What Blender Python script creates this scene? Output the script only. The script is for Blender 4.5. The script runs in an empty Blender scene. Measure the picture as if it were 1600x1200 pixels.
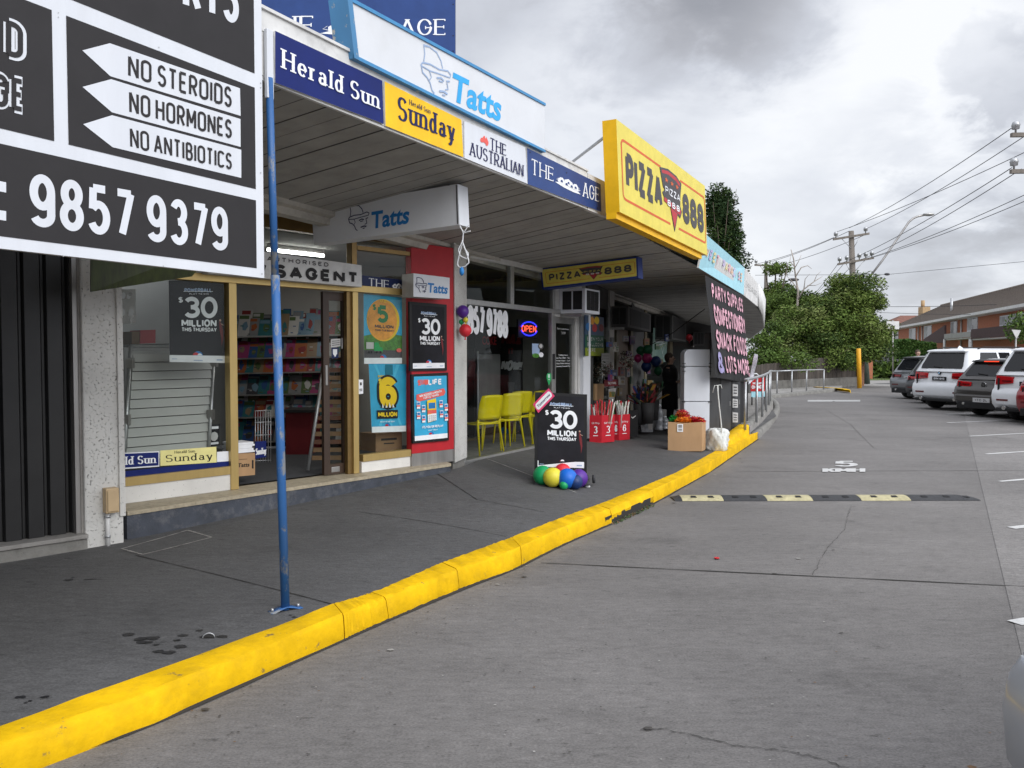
import bpy, bmesh, math, random
from mathutils import Vector, Matrix
from mathutils.bvhtree import BVHTree
R = math.radians
random.seed(11)
S = bpy.context.scene
C = S.collection

# ------------------------------------------------------------------ camera
FPX = 1260.0
PITCH = math.atan(44 / 1260.0)
CAMZ = 1.72
cd = bpy.data.cameras.new('camera'); cam = bpy.data.objects.new('camera', cd); C.objects.link(cam)
cam.location = (0, 0, CAMZ); cam.rotation_euler = (math.pi / 2 - PITCH, 0, 0)
cd.sensor_width = 36; cd.lens = FPX / 1600 * 36; cd.clip_start = .05; cd.clip_end = 3000
S.camera = cam

# ------------------------------------------------------------------ sky, sun, exposure
S.view_settings.view_transform = 'Standard'; S.view_settings.look = 'None'
S.view_settings.exposure = 0.62; S.view_settings.gamma = 1
SUN_EL, SUN_AZ = R(33), R(140)          # azimuth clockwise from +Y (the way the camera looks)
sun_dir = Vector((math.sin(SUN_AZ) * math.cos(SUN_EL), math.cos(SUN_AZ) * math.cos(SUN_EL), math.sin(SUN_EL)))
sl = bpy.data.lights.new('sun', 'SUN'); sl.energy = 1.15; sl.angle = R(40); sl.color = (1, .97, .92)
so = bpy.data.objects.new('sun', sl); C.objects.link(so)
so.rotation_euler = sun_dir.to_track_quat('Z', 'Y').to_euler()

W = bpy.data.worlds.new('World'); S.world = W; W.use_nodes = True
nt = W.node_tree; nt.nodes.clear(); N = nt.nodes.new; L = nt.links.new
def pxdir(u, v):
    xc, yc = (u - 800) / FPX, (600 - v) / FPX
    return Vector((xc, math.cos(PITCH) + yc * math.sin(PITCH), -math.sin(PITCH) + yc * math.cos(PITCH)))
def wm(op, a, b=None, c=None):
    n = N('ShaderNodeMath'); n.operation = op
    for i, x in enumerate((a, b, c)):
        if x is None: continue
        if isinstance(x, (int, float)): n.inputs[i].default_value = x
        else: L(x, n.inputs[i])
    return n.outputs[0]
tc = N('ShaderNodeTexCoord')
nrm = N('ShaderNodeVectorMath'); nrm.operation = 'NORMALIZE'; L(tc.outputs['Generated'], nrm.inputs[0])
sep = N('ShaderNodeSeparateXYZ'); L(nrm.outputs[0], sep.inputs[0])
zz = wm('ADD', wm('MAXIMUM', sep.outputs[2], 0.0), 0.30)
cmb = N('ShaderNodeCombineXYZ'); L(wm('DIVIDE', sep.outputs[0], zz), cmb.inputs[0]); L(wm('DIVIDE', sep.outputs[1], zz), cmb.inputs[1])
def noise(scale, detail, rough, dist, off=0.0):
    n = N('ShaderNodeTexNoise'); n.inputs['Scale'].default_value = scale; n.inputs['Detail'].default_value = detail
    n.inputs['Roughness'].default_value = rough; n.inputs['Distortion'].default_value = dist
    m = N('ShaderNodeMapping'); L(cmb.outputs[0], m.inputs[0]); m.inputs['Location'].default_value = (off, off * .7, 0)
    L(m.outputs[0], n.inputs['Vector']); return n.outputs['Fac']
n1 = noise(1.5, 8, .55, .25, 3.1); n2 = noise(4.2, 9, .6, .3, 9.7); n3 = noise(.7, 5, .5, .3, 21.3)
base = wm('ADD', wm('ADD', wm('MULTIPLY', n1, .55), wm('MULTIPLY', n2, .25)), wm('MULTIPLY', n3, .35))
def blob(u, v, rad, amt, wob=.10):
    d = pxdir(u, v).normalized()
    q = N('ShaderNodeVectorMath'); q.operation = 'DISTANCE'; L(nrm.outputs[0], q.inputs[0]); q.inputs[1].default_value = d
    dd = wm('ADD', q.outputs['Value'], wm('MULTIPLY', wm('SUBTRACT', n2, .5), wob * 4))
    mr = N('ShaderNodeMapRange'); mr.interpolation_type = 'SMOOTHSTEP'; L(dd, mr.inputs[0])
    mr.inputs[1].default_value = rad * .15; mr.inputs[2].default_value = rad; mr.inputs[3].default_value = amt; mr.inputs[4].default_value = 0
    return mr.outputs[0]
val = base
for args in ((1060, 40, .17, -.20), (1190, -20, .14, -.17), (1570, 105, .08, -.22), (1500, 60, .2, .10), (1330, 130, .2, .09),
             (900, 140, .16, .03), (1400, 380, .25, -.04), (1530, 300, .16, -.05), (1300, 250, .3, .06), (1530, 200, .12, .08), (1160, 330, .2, .06), (1480, 210, .14, .06), (1000, 260, .2, .07)):
    val = wm('ADD', val, blob(*args))
cr = N('ShaderNodeValToRGB'); L(val, cr.inputs[0])
e = cr.color_ramp.elements
e[0].position = .20; e[0].color = (.19, .195, .215, 1)
e[1].position = .82; e[1].color = (.66, .67, .69, 1)
for p, c in ((.43, (.31, .315, .34, 1)), (.56, (.43, .445, .485, 1)), (.68, (.55, .565, .60, 1))):
    x = cr.color_ramp.elements.new(p); x.color = c
# an overcast sky is brighter towards the zenith
mz = N('ShaderNodeMapRange'); mz.interpolation_type = 'SMOOTHSTEP'; L(sep.outputs[2], mz.inputs[0])
mz.inputs[1].default_value = .42; mz.inputs[2].default_value = .95; mz.inputs[3].default_value = 1.0; mz.inputs[4].default_value = 1.7
# and brighter on the side where the sun stands behind the cloud (over the viewer's shoulder)
dt = N('ShaderNodeVectorMath'); dt.operation = 'DOT_PRODUCT'; L(nrm.outputs[0], dt.inputs[0]); dt.inputs[1].default_value = sun_dir
ms = N('ShaderNodeMapRange'); ms.interpolation_type = 'SMOOTHSTEP'; L(dt.outputs['Value'], ms.inputs[0]); ms.inputs[1].default_value = .0; ms.inputs[2].default_value = .95; ms.inputs[3].default_value = 1.0; ms.inputs[4].default_value = 2.2
bgc = N('ShaderNodeBackground'); L(cr.outputs[0], bgc.inputs[0]); L(wm('MULTIPLY', mz.outputs[0], ms.outputs[0]), bgc.inputs[1])
sky = N('ShaderNodeTexSky'); sky.sky_type = 'NISHITA'; sky.sun_disc = False; sky.sun_elevation = SUN_EL; sky.sun_rotation = SUN_AZ
bgs = N('ShaderNodeBackground'); L(sky.outputs[0], bgs.inputs[0]); bgs.inputs[1].default_value = .1
mx = N('ShaderNodeMixShader'); mx.inputs[0].default_value = .93; L(bgs.outputs[0], mx.inputs[1]); L(bgc.outputs[0], mx.inputs[2])
wo = N('ShaderNodeOutputWorld'); L(mx.outputs[0], wo.inputs[0])

# ------------------------------------------------------------------ materials
def hexc(h):
    h = h.lstrip('#'); o = []
    for i in (0, 2, 4):
        c = int(h[i:i + 2], 16) / 255; o.append(c / 12.92 if c <= .04045 else ((c + .055) / 1.055) ** 2.4)
    return tuple(o)
def mat(name, rgb, rough=.6, metal=0., var=.12, scale=6., bump=0., bscale=80., spec=.5, dirt=0., dirtcol=(.06, .055, .05), coat=0., emit=0., stretch=None, aniso=None):
    if isinstance(rgb, str): rgb = hexc(rgb)
    m = bpy.data.materials.new(name); m.use_nodes = True
    t = m.node_tree; b = t.nodes['Principled BSDF']
    b.inputs['Roughness'].default_value = rough; b.inputs['Metallic'].default_value = metal
    b.inputs['Specular IOR Level'].default_value = spec; b.inputs['Coat Weight'].default_value = coat
    if emit:
        b.inputs['Emission Color'].default_value = (*rgb, 1); b.inputs['Emission Strength'].default_value = emit
    g = t.nodes.new('ShaderNodeNewGeometry'); vec = g.outputs['Position']
    if stretch:
        mp = t.nodes.new('ShaderNodeMapping'); mp.inputs['Scale'].default_value = stretch; t.links.new(vec, mp.inputs[0]); vec = mp.outputs[0]
    n = t.nodes.new('ShaderNodeTexNoise'); n.inputs['Scale'].default_value = scale; n.inputs['Detail'].default_value = 6; n.inputs['Roughness'].default_value = .62
    t.links.new(vec, n.inputs['Vector'])
    r = t.nodes.new('ShaderNodeValToRGB'); t.links.new(n.outputs['Fac'], r.inputs[0])
    r.color_ramp.elements[0].position = .3; r.color_ramp.elements[1].position = .7
    r.color_ramp.elements[0].color = (*[c * (1 - var) for c in rgb], 1); r.color_ramp.elements[1].color = (*[min(1, c * (1 + var)) for c in rgb], 1)
    out = r.outputs[0]
    if dirt:
        n2_ = t.nodes.new('ShaderNodeTexNoise'); n2_.inputs['Scale'].default_value = scale * 1.7; n2_.inputs['Detail'].default_value = 8; n2_.inputs['Roughness'].default_value = .7
        t.links.new(vec, n2_.inputs['Vector'])
        mr_ = t.nodes.new('ShaderNodeMapRange'); t.links.new(n2_.outputs['Fac'], mr_.inputs[0])
        mr_.inputs[1].default_value = .50; mr_.inputs[2].default_value = .78; mr_.inputs[3].default_value = 0; mr_.inputs[4].default_value = dirt
        mi = t.nodes.new('ShaderNodeMix'); mi.data_type = 'RGBA'; t.links.new(mr_.outputs[0], mi.inputs['Factor'])
        t.links.new(out, mi.inputs[6]); mi.inputs[7].default_value = (*dirtcol, 1); out = mi.outputs[2]
    t.links.new(out, b.inputs['Base Color'])
    if bump:
        n3_ = t.nodes.new('ShaderNodeTexNoise'); n3_.inputs['Scale'].default_value = bscale; n3_.inputs['Detail'].default_value = 4
        t.links.new(vec, n3_.inputs['Vector'])
        bp = t.nodes.new('ShaderNodeBump'); bp.inputs['Strength'].default_value = bump; bp.inputs['Distance'].default_value = .01
        t.links.new(n3_.outputs['Fac'], bp.inputs['Height']); t.links.new(bp.outputs[0], b.inputs['Normal'])
    return m
def flat(name, rgb, rough=.5, **k): k.setdefault('spec', .25); return mat(name, rgb, rough, var=.09, **k)
def glass(name, tint=(.75, .8, .78), refl=1.0, rough=.0, haze=0.0):
    m = bpy.data.materials.new(name); m.use_nodes = True; t = m.node_tree; t.nodes.clear()
    o = t.nodes.new('ShaderNodeOutputMaterial'); tr = t.nodes.new('ShaderNodeBsdfTransparent'); gl = t.nodes.new('ShaderNodeBsdfGlossy')
    tr.inputs[0].default_value = (*tint, 1); gl.inputs['Roughness'].default_value = rough; gl.inputs[0].default_value = (.95, 1, .98, 1)
    fr = t.nodes.new('ShaderNodeFresnel'); fr.inputs[0].default_value = 1.5
    ml = t.nodes.new('ShaderNodeMath'); ml.operation = 'MULTIPLY'; ml.inputs[1].default_value = refl; ml.use_clamp = True; t.links.new(fr.outputs[0], ml.inputs[0])
    mx_ = t.nodes.new('ShaderNodeMixShader'); t.links.new(ml.outputs[0], mx_.inputs[0]); t.links.new(tr.outputs[0], mx_.inputs[1]); t.links.new(gl.outputs[0], mx_.inputs[2])
    t.links.new(mx_.outputs[0], o.inputs[0]); return m

def road_mat(name, base_, streak=.5):
    m = bpy.data.materials.new(name); m.use_nodes = True; t = m.node_tree; b = t.nodes['Principled BSDF']
    g = t.nodes.new('ShaderNodeNewGeometry')
    def nz(scale, detail, stretch=(1, 1, 1), rot=0, rough=.6):
        mp = t.nodes.new('ShaderNodeMapping'); mp.inputs['Scale'].default_value = stretch; mp.inputs['Rotation'].default_value = (0, 0, rot)
        t.links.new(g.outputs['Position'], mp.inputs[0])
        n = t.nodes.new('ShaderNodeTexNoise'); n.inputs['Scale'].default_value = scale; n.inputs['Detail'].default_value = detail; n.inputs['Roughness'].default_value = rough
        t.links.new(mp.outputs[0], n.inputs[0]); return n.outputs['Fac']
    def mth(op, a, c, cl=False):
        n = t.nodes.new('ShaderNodeMath'); n.operation = op; n.use_clamp = cl
        for i, x in enumerate((a, c)):
            if isinstance(x, (int, float)): n.inputs[i].default_value = x
            else: t.links.new(x, n.inputs[i])
        return n.outputs[0]
    def rng(x, a, b_, c, d):
        n = t.nodes.new('ShaderNodeMapRange'); t.links.new(x, n.inputs[0])
        for i, q in enumerate((a, b_, c, d)): n.inputs[i + 1].default_value = q
        return n.outputs[0]
    big = rng(nz(.33, 6), .3, .7, .80, 1.16)
    mid = rng(nz(2.4, 6, (.35, 1.4, 1), R(6)), .3, .7, 1 - .16 * streak, 1 + .15 * streak)
    fine = rng(nz(24, 7, (.40, 1, 1), R(5), .75), .3, .7, .76, 1.20)
    grain = rng(nz(120, 4, (.6, 1, 1), 0, .7), .3, .7, .66, 1.36)
    spots = rng(nz(15, 6, (.45, 1.2, 1), R(4), .8), .58, .70, 1, .42)
    stain = rng(nz(.75, 7, (1, 1, 1), 0, .7), .56, .72, 1, .70)
    v = mth('MULTIPLY', mth('MULTIPLY', mth('MULTIPLY', mth('MULTIPLY', mth('MULTIPLY', big, mid), fine), grain), spots), stain)
    c = t.nodes.new('ShaderNodeCombineColor')
    for i, k in enumerate(base_): t.links.new(mth('MULTIPLY', v, k), c.inputs[i])
    t.links.new(c.outputs[0], b.inputs['Base Color']); b.inputs['Roughness'].default_value = .82; b.inputs['Specular IOR Level'].default_value = .3
    bp = t.nodes.new('ShaderNodeBump'); bp.inputs['Strength'].default_value = .5; bp.inputs['Distance'].default_value = .004
    t.links.new(mth('ADD', nz(60, 5), mth('MULTIPLY', spots, .5)), bp.inputs['Height']); t.links.new(bp.outputs[0], b.inputs['Normal'])
    return m
def spot_mat(name, rgb, spotrgb, scale, lo, hi, rough=.75, bump=.4, stretch=(1, 1, 1), metal=0):
    """a base paint with sharply edged spots of another colour (pits in roughcast, chips and rust in paint)"""
    m = bpy.data.materials.new(name); m.use_nodes = True; t = m.node_tree; b = t.nodes['Principled BSDF']; b.inputs['Roughness'].default_value = rough; b.inputs['Metallic'].default_value = metal
    g = t.nodes.new('ShaderNodeNewGeometry'); mp = t.nodes.new('ShaderNodeMapping'); mp.inputs['Scale'].default_value = stretch; t.links.new(g.outputs['Position'], mp.inputs[0])
    n = t.nodes.new('ShaderNodeTexNoise'); n.inputs['Scale'].default_value = scale; n.inputs['Detail'].default_value = 7; n.inputs['Roughness'].default_value = .68; t.links.new(mp.outputs[0], n.inputs[0])
    mr_ = t.nodes.new('ShaderNodeMapRange'); t.links.new(n.outputs['Fac'], mr_.inputs[0]); mr_.inputs[1].default_value = lo; mr_.inputs[2].default_value = hi
    n2_ = t.nodes.new('ShaderNodeTexNoise'); n2_.inputs['Scale'].default_value = 1.7; n2_.inputs['Detail'].default_value = 6; t.links.new(mp.outputs[0], n2_.inputs[0])
    r = t.nodes.new('ShaderNodeValToRGB'); t.links.new(n2_.outputs['Fac'], r.inputs[0]); r.color_ramp.elements[0].position = .3; r.color_ramp.elements[1].position = .7
    rgb = hexc(rgb) if isinstance(rgb, str) else rgb; spotrgb = hexc(spotrgb) if isinstance(spotrgb, str) else spotrgb
    r.color_ramp.elements[0].color = (*[c * .8 for c in rgb], 1); r.color_ramp.elements[1].color = (*[min(1, c * 1.12) for c in rgb], 1)
    mi = t.nodes.new('ShaderNodeMix'); mi.data_type = 'RGBA'; t.links.new(mr_.outputs[0], mi.inputs['Factor']); t.links.new(r.outputs[0], mi.inputs[6]); mi.inputs[7].default_value = (*spotrgb, 1)
    t.links.new(mi.outputs[2], b.inputs['Base Color'])
    bp = t.nodes.new('ShaderNodeBump'); bp.inputs['Strength'].default_value = bump; bp.inputs['Distance'].default_value = .006; bp.invert = True
    t.links.new(mr_.outputs[0], bp.inputs['Height']); t.links.new(bp.outputs[0], b.inputs['Normal'])
    return m

def kerb_mat():
    m = mat('kerb_yellow_paint', (.70, .42, .004), .7, var=.18, scale=5, spec=.12, dirt=.30, dirtcol=(.30, .19, .02), bump=.5, bscale=22)
    t = m.node_tree; b = t.nodes['Principled BSDF']; src = b.inputs['Base Color'].links[0].from_socket
    g = t.nodes.new('ShaderNodeNewGeometry'); out = src
    for sc, lo, hi, amt, col in ((7, .625, .68, .85, (.13, .105, .06)), (2.1, .56, .80, .6, (.26, .17, .03)), (48, .66, .72, .8, (.10, .085, .06))):
        n = t.nodes.new('ShaderNodeTexNoise'); n.inputs['Scale'].default_value = sc; n.inputs['Detail'].default_value = 9; n.inputs['Roughness'].default_value = .72; t.links.new(g.outputs['Position'], n.inputs[0])
        r_ = t.nodes.new('ShaderNodeMapRange'); t.links.new(n.outputs['Fac'], r_.inputs[0]); r_.inputs[1].default_value = lo; r_.inputs[2].default_value = hi; r_.inputs[3].default_value = 0; r_.inputs[4].default_value = amt
        mi = t.nodes.new('ShaderNodeMix'); mi.data_type = 'RGBA'; t.links.new(r_.outputs[0], mi.inputs['Factor']); t.links.new(out, mi.inputs[6]); mi.inputs[7].default_value = (*col, 1); out = mi.outputs[2]
    t.links.new(out, b.inputs['Base Color']); return m
M = {}
M['road'] = road_mat('asphalt_grey', (.158, .150, .144), .55)
M['bay'] = road_mat('bay_concrete', (.186, .177, .170), .5)
M['path'] = road_mat('footpath_asphalt', (.096, .095, .095), .45)
M['conc'] = mat('concrete', (.26, .25, .235), .85, var=.2, scale=3, bump=.4, bscale=60, dirt=.5)
M['concd'] = mat('old_concrete', (.20, .195, .18), .88, var=.25, scale=4, bump=.5, bscale=50, dirt=.6)
M['yel'] = kerb_mat()
M['yelc'] = flat('sign_yellow', (.70, .59, .11), .45)
M['yelside'] = flat('sign_yellow_side', (.85, .48, .01), .4)
M['stucco'] = spot_mat('roughcast_white', (.58, .575, .55), (.20, .19, .18), 62, .585, .66, rough=.85, bump=.9)
M['speck'] = spot_mat('speckled_render', (.68, .67, .64), (.10, .10, .10), 60, .63, .69, rough=.7, bump=.3)
M['plinth'] = mat('plinth_paint', (.045, .052, .068), .65, var=.3, scale=5, dirt=.55, dirtcol=(.2, .2, .2), bump=.3)
M['slab'] = mat('threshold_terrazzo', (.36, .31, .22), .55, var=.25, scale=20, dirt=.4)
M['gold'] = mat('gold_anodised', (.50, .36, .14), .36, .6, var=.08, scale=12, stretch=(1, 1, .2))
M['golddk'] = mat('gold_anodised_dark', (.22, .14, .05), .35, .6, var=.12, scale=12)
M['alum'] = mat('mill_aluminium', (.42, .42, .41), .38, .7, var=.1, scale=10)
M['alumw'] = mat('pale_aluminium', (.50, .50, .49), .5, .1, var=.1, scale=8)
M['steel'] = mat('brushed_steel', (.33, .32, .31), .42, .8, var=.25, scale=6, stretch=(1, 1, .1))
M['galv'] = mat('galvanised', (.44, .45, .46), .42, .7, var=.15, scale=20)
M['white'] = mat('white_enamel', (.63, .655, .70), .55, var=.05, scale=1.6, spec=.25, dirt=.12, dirtcol=(.4, .39, .36), stretch=(3, 3, .5))
M['whited'] = mat('white_weathered', (.62, .62, .61), .6, var=.12, scale=4, dirt=.35)
M['cream'] = mat('soffit_boards', (.335, .33, .315), .75, var=.14, scale=3, dirt=.25)
M['beam'] = mat('painted_beam', (.42, .40, .36), .7, var=.15, scale=4, dirt=.4)
M['black'] = flat('black_paint', (.012, .012, .013), .42)
M['blackm'] = mat('black_matt', (.010, .010, .011), .8, var=.2)
M['char'] = flat('sign_charcoal', (.026, .0245, .026), .6)
M['shutter'] = mat('shutter_black', (.010, .010, .0105), .45, var=.25, scale=5)
M['navy'] = flat('herald_blue', (.004, .014, .125), .5)
M['ageblue'] = flat('age_navy', (.022, .055, .19), .4)
M['agedk'] = flat('age_dark', (.012, .022, .085), .4)
M['sunday'] = flat('sunday_yellow', (.84, .50, .012), .4)
M['lemon'] = flat('sunday_lemon', (.78, .72, .30), .5)
M['ink'] = flat('ink_blue', (.012, .014, .075), .5)
M['tatts'] = flat('tatts_blue', (.035, .36, .72), .4)
M['tattsd'] = flat('tatts_deep_blue', (.02, .17, .45), .4)
M['tattsl'] = flat('tatts_line_blue', (.30, .40, .58), .4)
M['trim'] = mat('blue_trim', (.04, .23, .47), .45, var=.12, scale=5, dirt=.3)
M['trimold'] = spot_mat('blue_trim_flaking', (.06, .21, .40), (.42, .41, .36), 9, .58, .62, rough=.6)
M['post'] = spot_mat('blue_post_paint', (.026, .115, .32), (.20, .215, .23), 9, .55, .60, rough=.5, bump=.3, stretch=(1, 1, .45))
M['red'] = flat('panel_red', (.42, .020, .028), .4)
M['redsign'] = flat('red_sign', (.52, .025, .03), .4)
M['coral'] = flat('coral_red', (.72, .12, .10), .5)
M['pgrey'] = flat('pizza_charcoal', (.072, .068, .072), .5)
M['pline'] = flat('pizza_red_line', (.62, .12, .035), .45)
M['pred'] = flat('pizza_red', (.45, .04, .05), .45)
M['pdred'] = flat('pizza_dark_red', (.16, .02, .025), .45)
M['pblue'] = flat('pizza_blue_frame', (.022, .045, .20), .45)
M['sky1'] = flat('paradise_sky_blue', (.38, .68, .78), .45)
M['poster_black'] = mat('poster_black', (.011, .011, .015), .6, var=.5, scale=3, spec=.2)
M['pw'] = flat('poster_white', (.78, .80, .83), .4)
M['cyan'] = mat('poster_cyan', (.03, .36, .60), .35, var=.12, scale=6)
M['yolk'] = flat('poster_yellow', (.80, .55, .02), .4)
M['orange'] = mat('poster_orange', (.72, .30, .02), .4, var=.3, scale=9)
M['green'] = flat('poster_green', (.02, .20, .07), .4)
M['hill'] = mat('poster_hill', (.06, .20, .02), .5, var=.5, scale=20)
M['chairy'] = flat('chair_yellow', (.74, .62, .012), .3)
M['card'] = mat('cardboard', (.40, .245, .125), .8, var=.1, scale=6, stretch=(1, 1, .3))
M['cardd'] = mat('cardboard_dark', (.20, .12, .06), .8, var=.15, scale=6)
M['wood'] = mat('dark_door_timber', (.045, .025, .015), .5, var=.3, scale=8, stretch=(1, 1, .1))
M['rubber'] = mat('rubber_black', (.032, .033, .036), .75, var=.25, scale=20, bump=.4)
M['humpy'] = mat('hump_yellow', (.42, .38, .22), .7, var=.2, scale=14, dirt=.55, bump=.4)
M['linew'] = mat('line_paint', (.52, .52, .51), .7, var=.12, scale=14, dirt=.5, dirtcol=(.25, .25, .24))
M['linef'] = mat('worn_line_paint', (.38, .38, .37), .8, var=.2, scale=14, dirt=.8, dirtcol=(.22, .22, .21))
M['joint'] = flat('joint_dark', (.035, .033, .03), .9)
M['crackc'] = flat('crack_dark', (.055, .052, .048), .9)
M['glass'] = glass('shop_glass', (.88, .91, .89), .38)
M['glassd'] = glass('tinted_glass', (.84, .87, .85), .45)
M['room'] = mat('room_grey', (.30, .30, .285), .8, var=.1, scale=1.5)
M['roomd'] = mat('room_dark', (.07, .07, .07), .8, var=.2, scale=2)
M['carpet'] = mat('shop_carpet', (.035, .037, .042), .95, var=.2, scale=20)
M['lamp'] = flat('fluorescent', (1, .98, .94), .4, emit=9.0)
M['neonr'] = flat('neon_red', (1, .10, .04), .4, emit=1.4)
M['neonb'] = flat('neon_blue', (.03, .04, 1), .4, emit=1.2)
M['skin'] = mat('skin', (.42, .26, .19), .55, var=.08)
M['cloth'] = mat('black_cloth', (.006, .006, .007), .9, var=.3, scale=12)
M['hair'] = mat('brown_hair', (.045, .028, .016), .7, var=.3, scale=40)

# ------------------------------------------------------------------ mesh builder
class MB:
    def __init__(s): s.v = []; s.f = []; s.mi = []; s.mats = []; s.sm = []
    def m(s, k):
        k = M[k] if isinstance(k, str) else k
        if k not in s.mats: s.mats.append(k)
        return s.mats.index(k)
    def face(s, pts, mt, smooth=False):
        b = len(s.v); s.v += [tuple(p) for p in pts]; s.f.append(list(range(b, b + len(pts)))); s.mi.append(s.m(mt)); s.sm.append(smooth)
    def grid(s, rows, mt, smooth=True, closed=False, capa=False, capb=False):
        b = len(s.v); n = len(rows[0]); k = s.m(mt)
        for r in rows: s.v += [tuple(p) for p in r]
        for i in range(len(rows) - 1):
            for j in range(n if closed else n - 1):
                a, c = b + i * n + j, b + i * n + (j + 1) % n
                s.f.append([a, c, c + n, a + n]); s.mi.append(k); s.sm.append(smooth)
        if capa: s.f.append([b + j for j in range(n)][::-1]); s.mi.append(k); s.sm.append(False)
        if capb: s.f.append([b + (len(rows) - 1) * n + j for j in range(n)]); s.mi.append(k); s.sm.append(False)
    def hexa(s, p, mt):                    # p: 8 corners, bottom loop then top loop, both counter-clockwise seen from above
        b = len(s.v); s.v += [tuple(q) for q in p]; k = s.m(mt)
        for f in ((3, 2, 1, 0), (4, 5, 6, 7), (0, 1, 5, 4), (1, 2, 6, 5), (2, 3, 7, 6), (3, 0, 4, 7)):
            s.f.append([b + i for i in f]); s.mi.append(k); s.sm.append(False)
    def box(s, x0, y0, z0, x1, y1, z1, mt, T=None):
        p = [(x0, y0, z0), (x1, y0, z0), (x1, y1, z0), (x0, y1, z0), (x0, y0, z1), (x1, y0, z1), (x1, y1, z1), (x0, y1, z1)]
        if T: p = [T(*q) for q in p]
        s.hexa(p, mt)
    def prism(s, pts, d, mt, mside=None):  # pts: planar loop (3-D), d: thickness vector
        d = Vector(d); a = [Vector(p) for p in pts]; q = [p + d for p in a]; n = len(a)
        s.face(a[::-1], mt); s.face(q, mt)
        for i in range(n): s.face([a[i], a[(i + 1) % n], q[(i + 1) % n], q[i]], mside or mt)
    def tube(s, path, r, mt, n=8, caps=True, smooth=True):
        path = [Vector(p) for p in path]; rows = []; up = None
        for i, p in enumerate(path):
            d = (path[min(i + 1, len(path) - 1)] - path[max(i - 1, 0)]).normalized()
            if up is None: up = d.orthogonal().normalized()
            a = (up - d * up.dot(d)).normalized(); up = a; b_ = d.cross(a)
            rr = r[i] if isinstance(r, (list, tuple)) else r
            rows.append([p + (a * math.cos(t) + b_ * math.sin(t)) * rr for t in (2 * math.pi * j / n for j in range(n))])
        s.grid(rows, mt, smooth, True, caps, caps)
    def sphere(s, c, r, mt, nu=20, nv=12, f=None):
        r = (r, r, r) if isinstance(r, (int, float)) else r; rows = []
        for i in range(nv + 1):
            t = math.pi * i / nv; row = []
            for j in range(nu):
                a = 2 * math.pi * j / nu
                d = Vector((math.sin(t) * math.cos(a) * r[0], math.sin(t) * math.sin(a) * r[1], -math.cos(t) * r[2]))
                if f: d = f(d)
                row.append(Vector(c) + d)
            rows.append(row)
        s.grid(rows, mt, True, True)
    def build(s, name, parent=None, bevel=0, seg=2, weld=False, loc=None, rotz=0, sub=0):
        me = bpy.data.meshes.new(name)
        inv = None
        if parent is not None: inv = wmat(parent).inverted()
        elif loc is not None: inv = (Matrix.Translation(loc) @ Matrix.Rotation(rotz, 4, 'Z')).inverted()
        vs = [inv @ Vector(p) for p in s.v] if inv else s.v
        me.from_pydata([tuple(p) for p in vs], [], s.f)
        for k in s.mats: me.materials.append(k)
        me.polygons.foreach_set('material_index', s.mi); me.polygons.foreach_set('use_smooth', s.sm); me.update()
        if weld or bevel:
            bm = bmesh.new(); bm.from_mesh(me); bmesh.ops.remove_doubles(bm, verts=bm.verts, dist=1e-5)
            bmesh.ops.recalc_face_normals(bm, faces=bm.faces)
            if bevel:
                ed = [e_ for e_ in bm.edges if len(e_.link_faces) == 2 and e_.calc_face_angle(0) > R(35)]
                bmesh.ops.bevel(bm, geom=ed, offset=bevel, segments=seg, affect='EDGES', profile=.5, clamp_overlap=True)
            bm.to_mesh(me); bm.free(); me.update()
        o = bpy.data.objects.new(name, me); C.objects.link(o)
        if parent is not None: o.parent = parent
        elif loc is not None: o.location = loc; o.rotation_euler = (0, 0, rotz)
        if sub:
            md = o.modifiers.new('s', 'SUBSURF'); md.levels = sub; md.render_levels = sub
        return o
def wmat(o):
    m = Matrix.LocRotScale(o.location, o.rotation_euler.to_quaternion(), o.scale)
    return wmat(o.parent) @ m if o.parent else m
def tag(o, label=None, cat=None, group=None, kind=None):
    if label: o['label'] = label
    if cat: o['category'] = cat
    if group: o['group'] = group
    if kind: o['kind'] = kind
    return o
def thing(name, label, cat, loc=(0, 0, 0), rotz=0, group=None):
    o = bpy.data.objects.new(name, None); C.objects.link(o); o.location = loc; o.rotation_euler = (0, 0, rotz); o.empty_display_size = .2
    return tag(o, label, cat, group)
def kids(o): return [c for c in C.objects if c.parent == o]
def dup(o, loc=None, rotz=None, label=None, parent=None):
    c = o.copy(); C.objects.link(c)
    if parent: c.parent = parent
    if loc is not None: c.location = loc
    if rotz is not None: c.rotation_euler = (0, 0, rotz)
    if label: c['label'] = label
    for k in kids(o): dup(k, parent=c)
    return c

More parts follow.
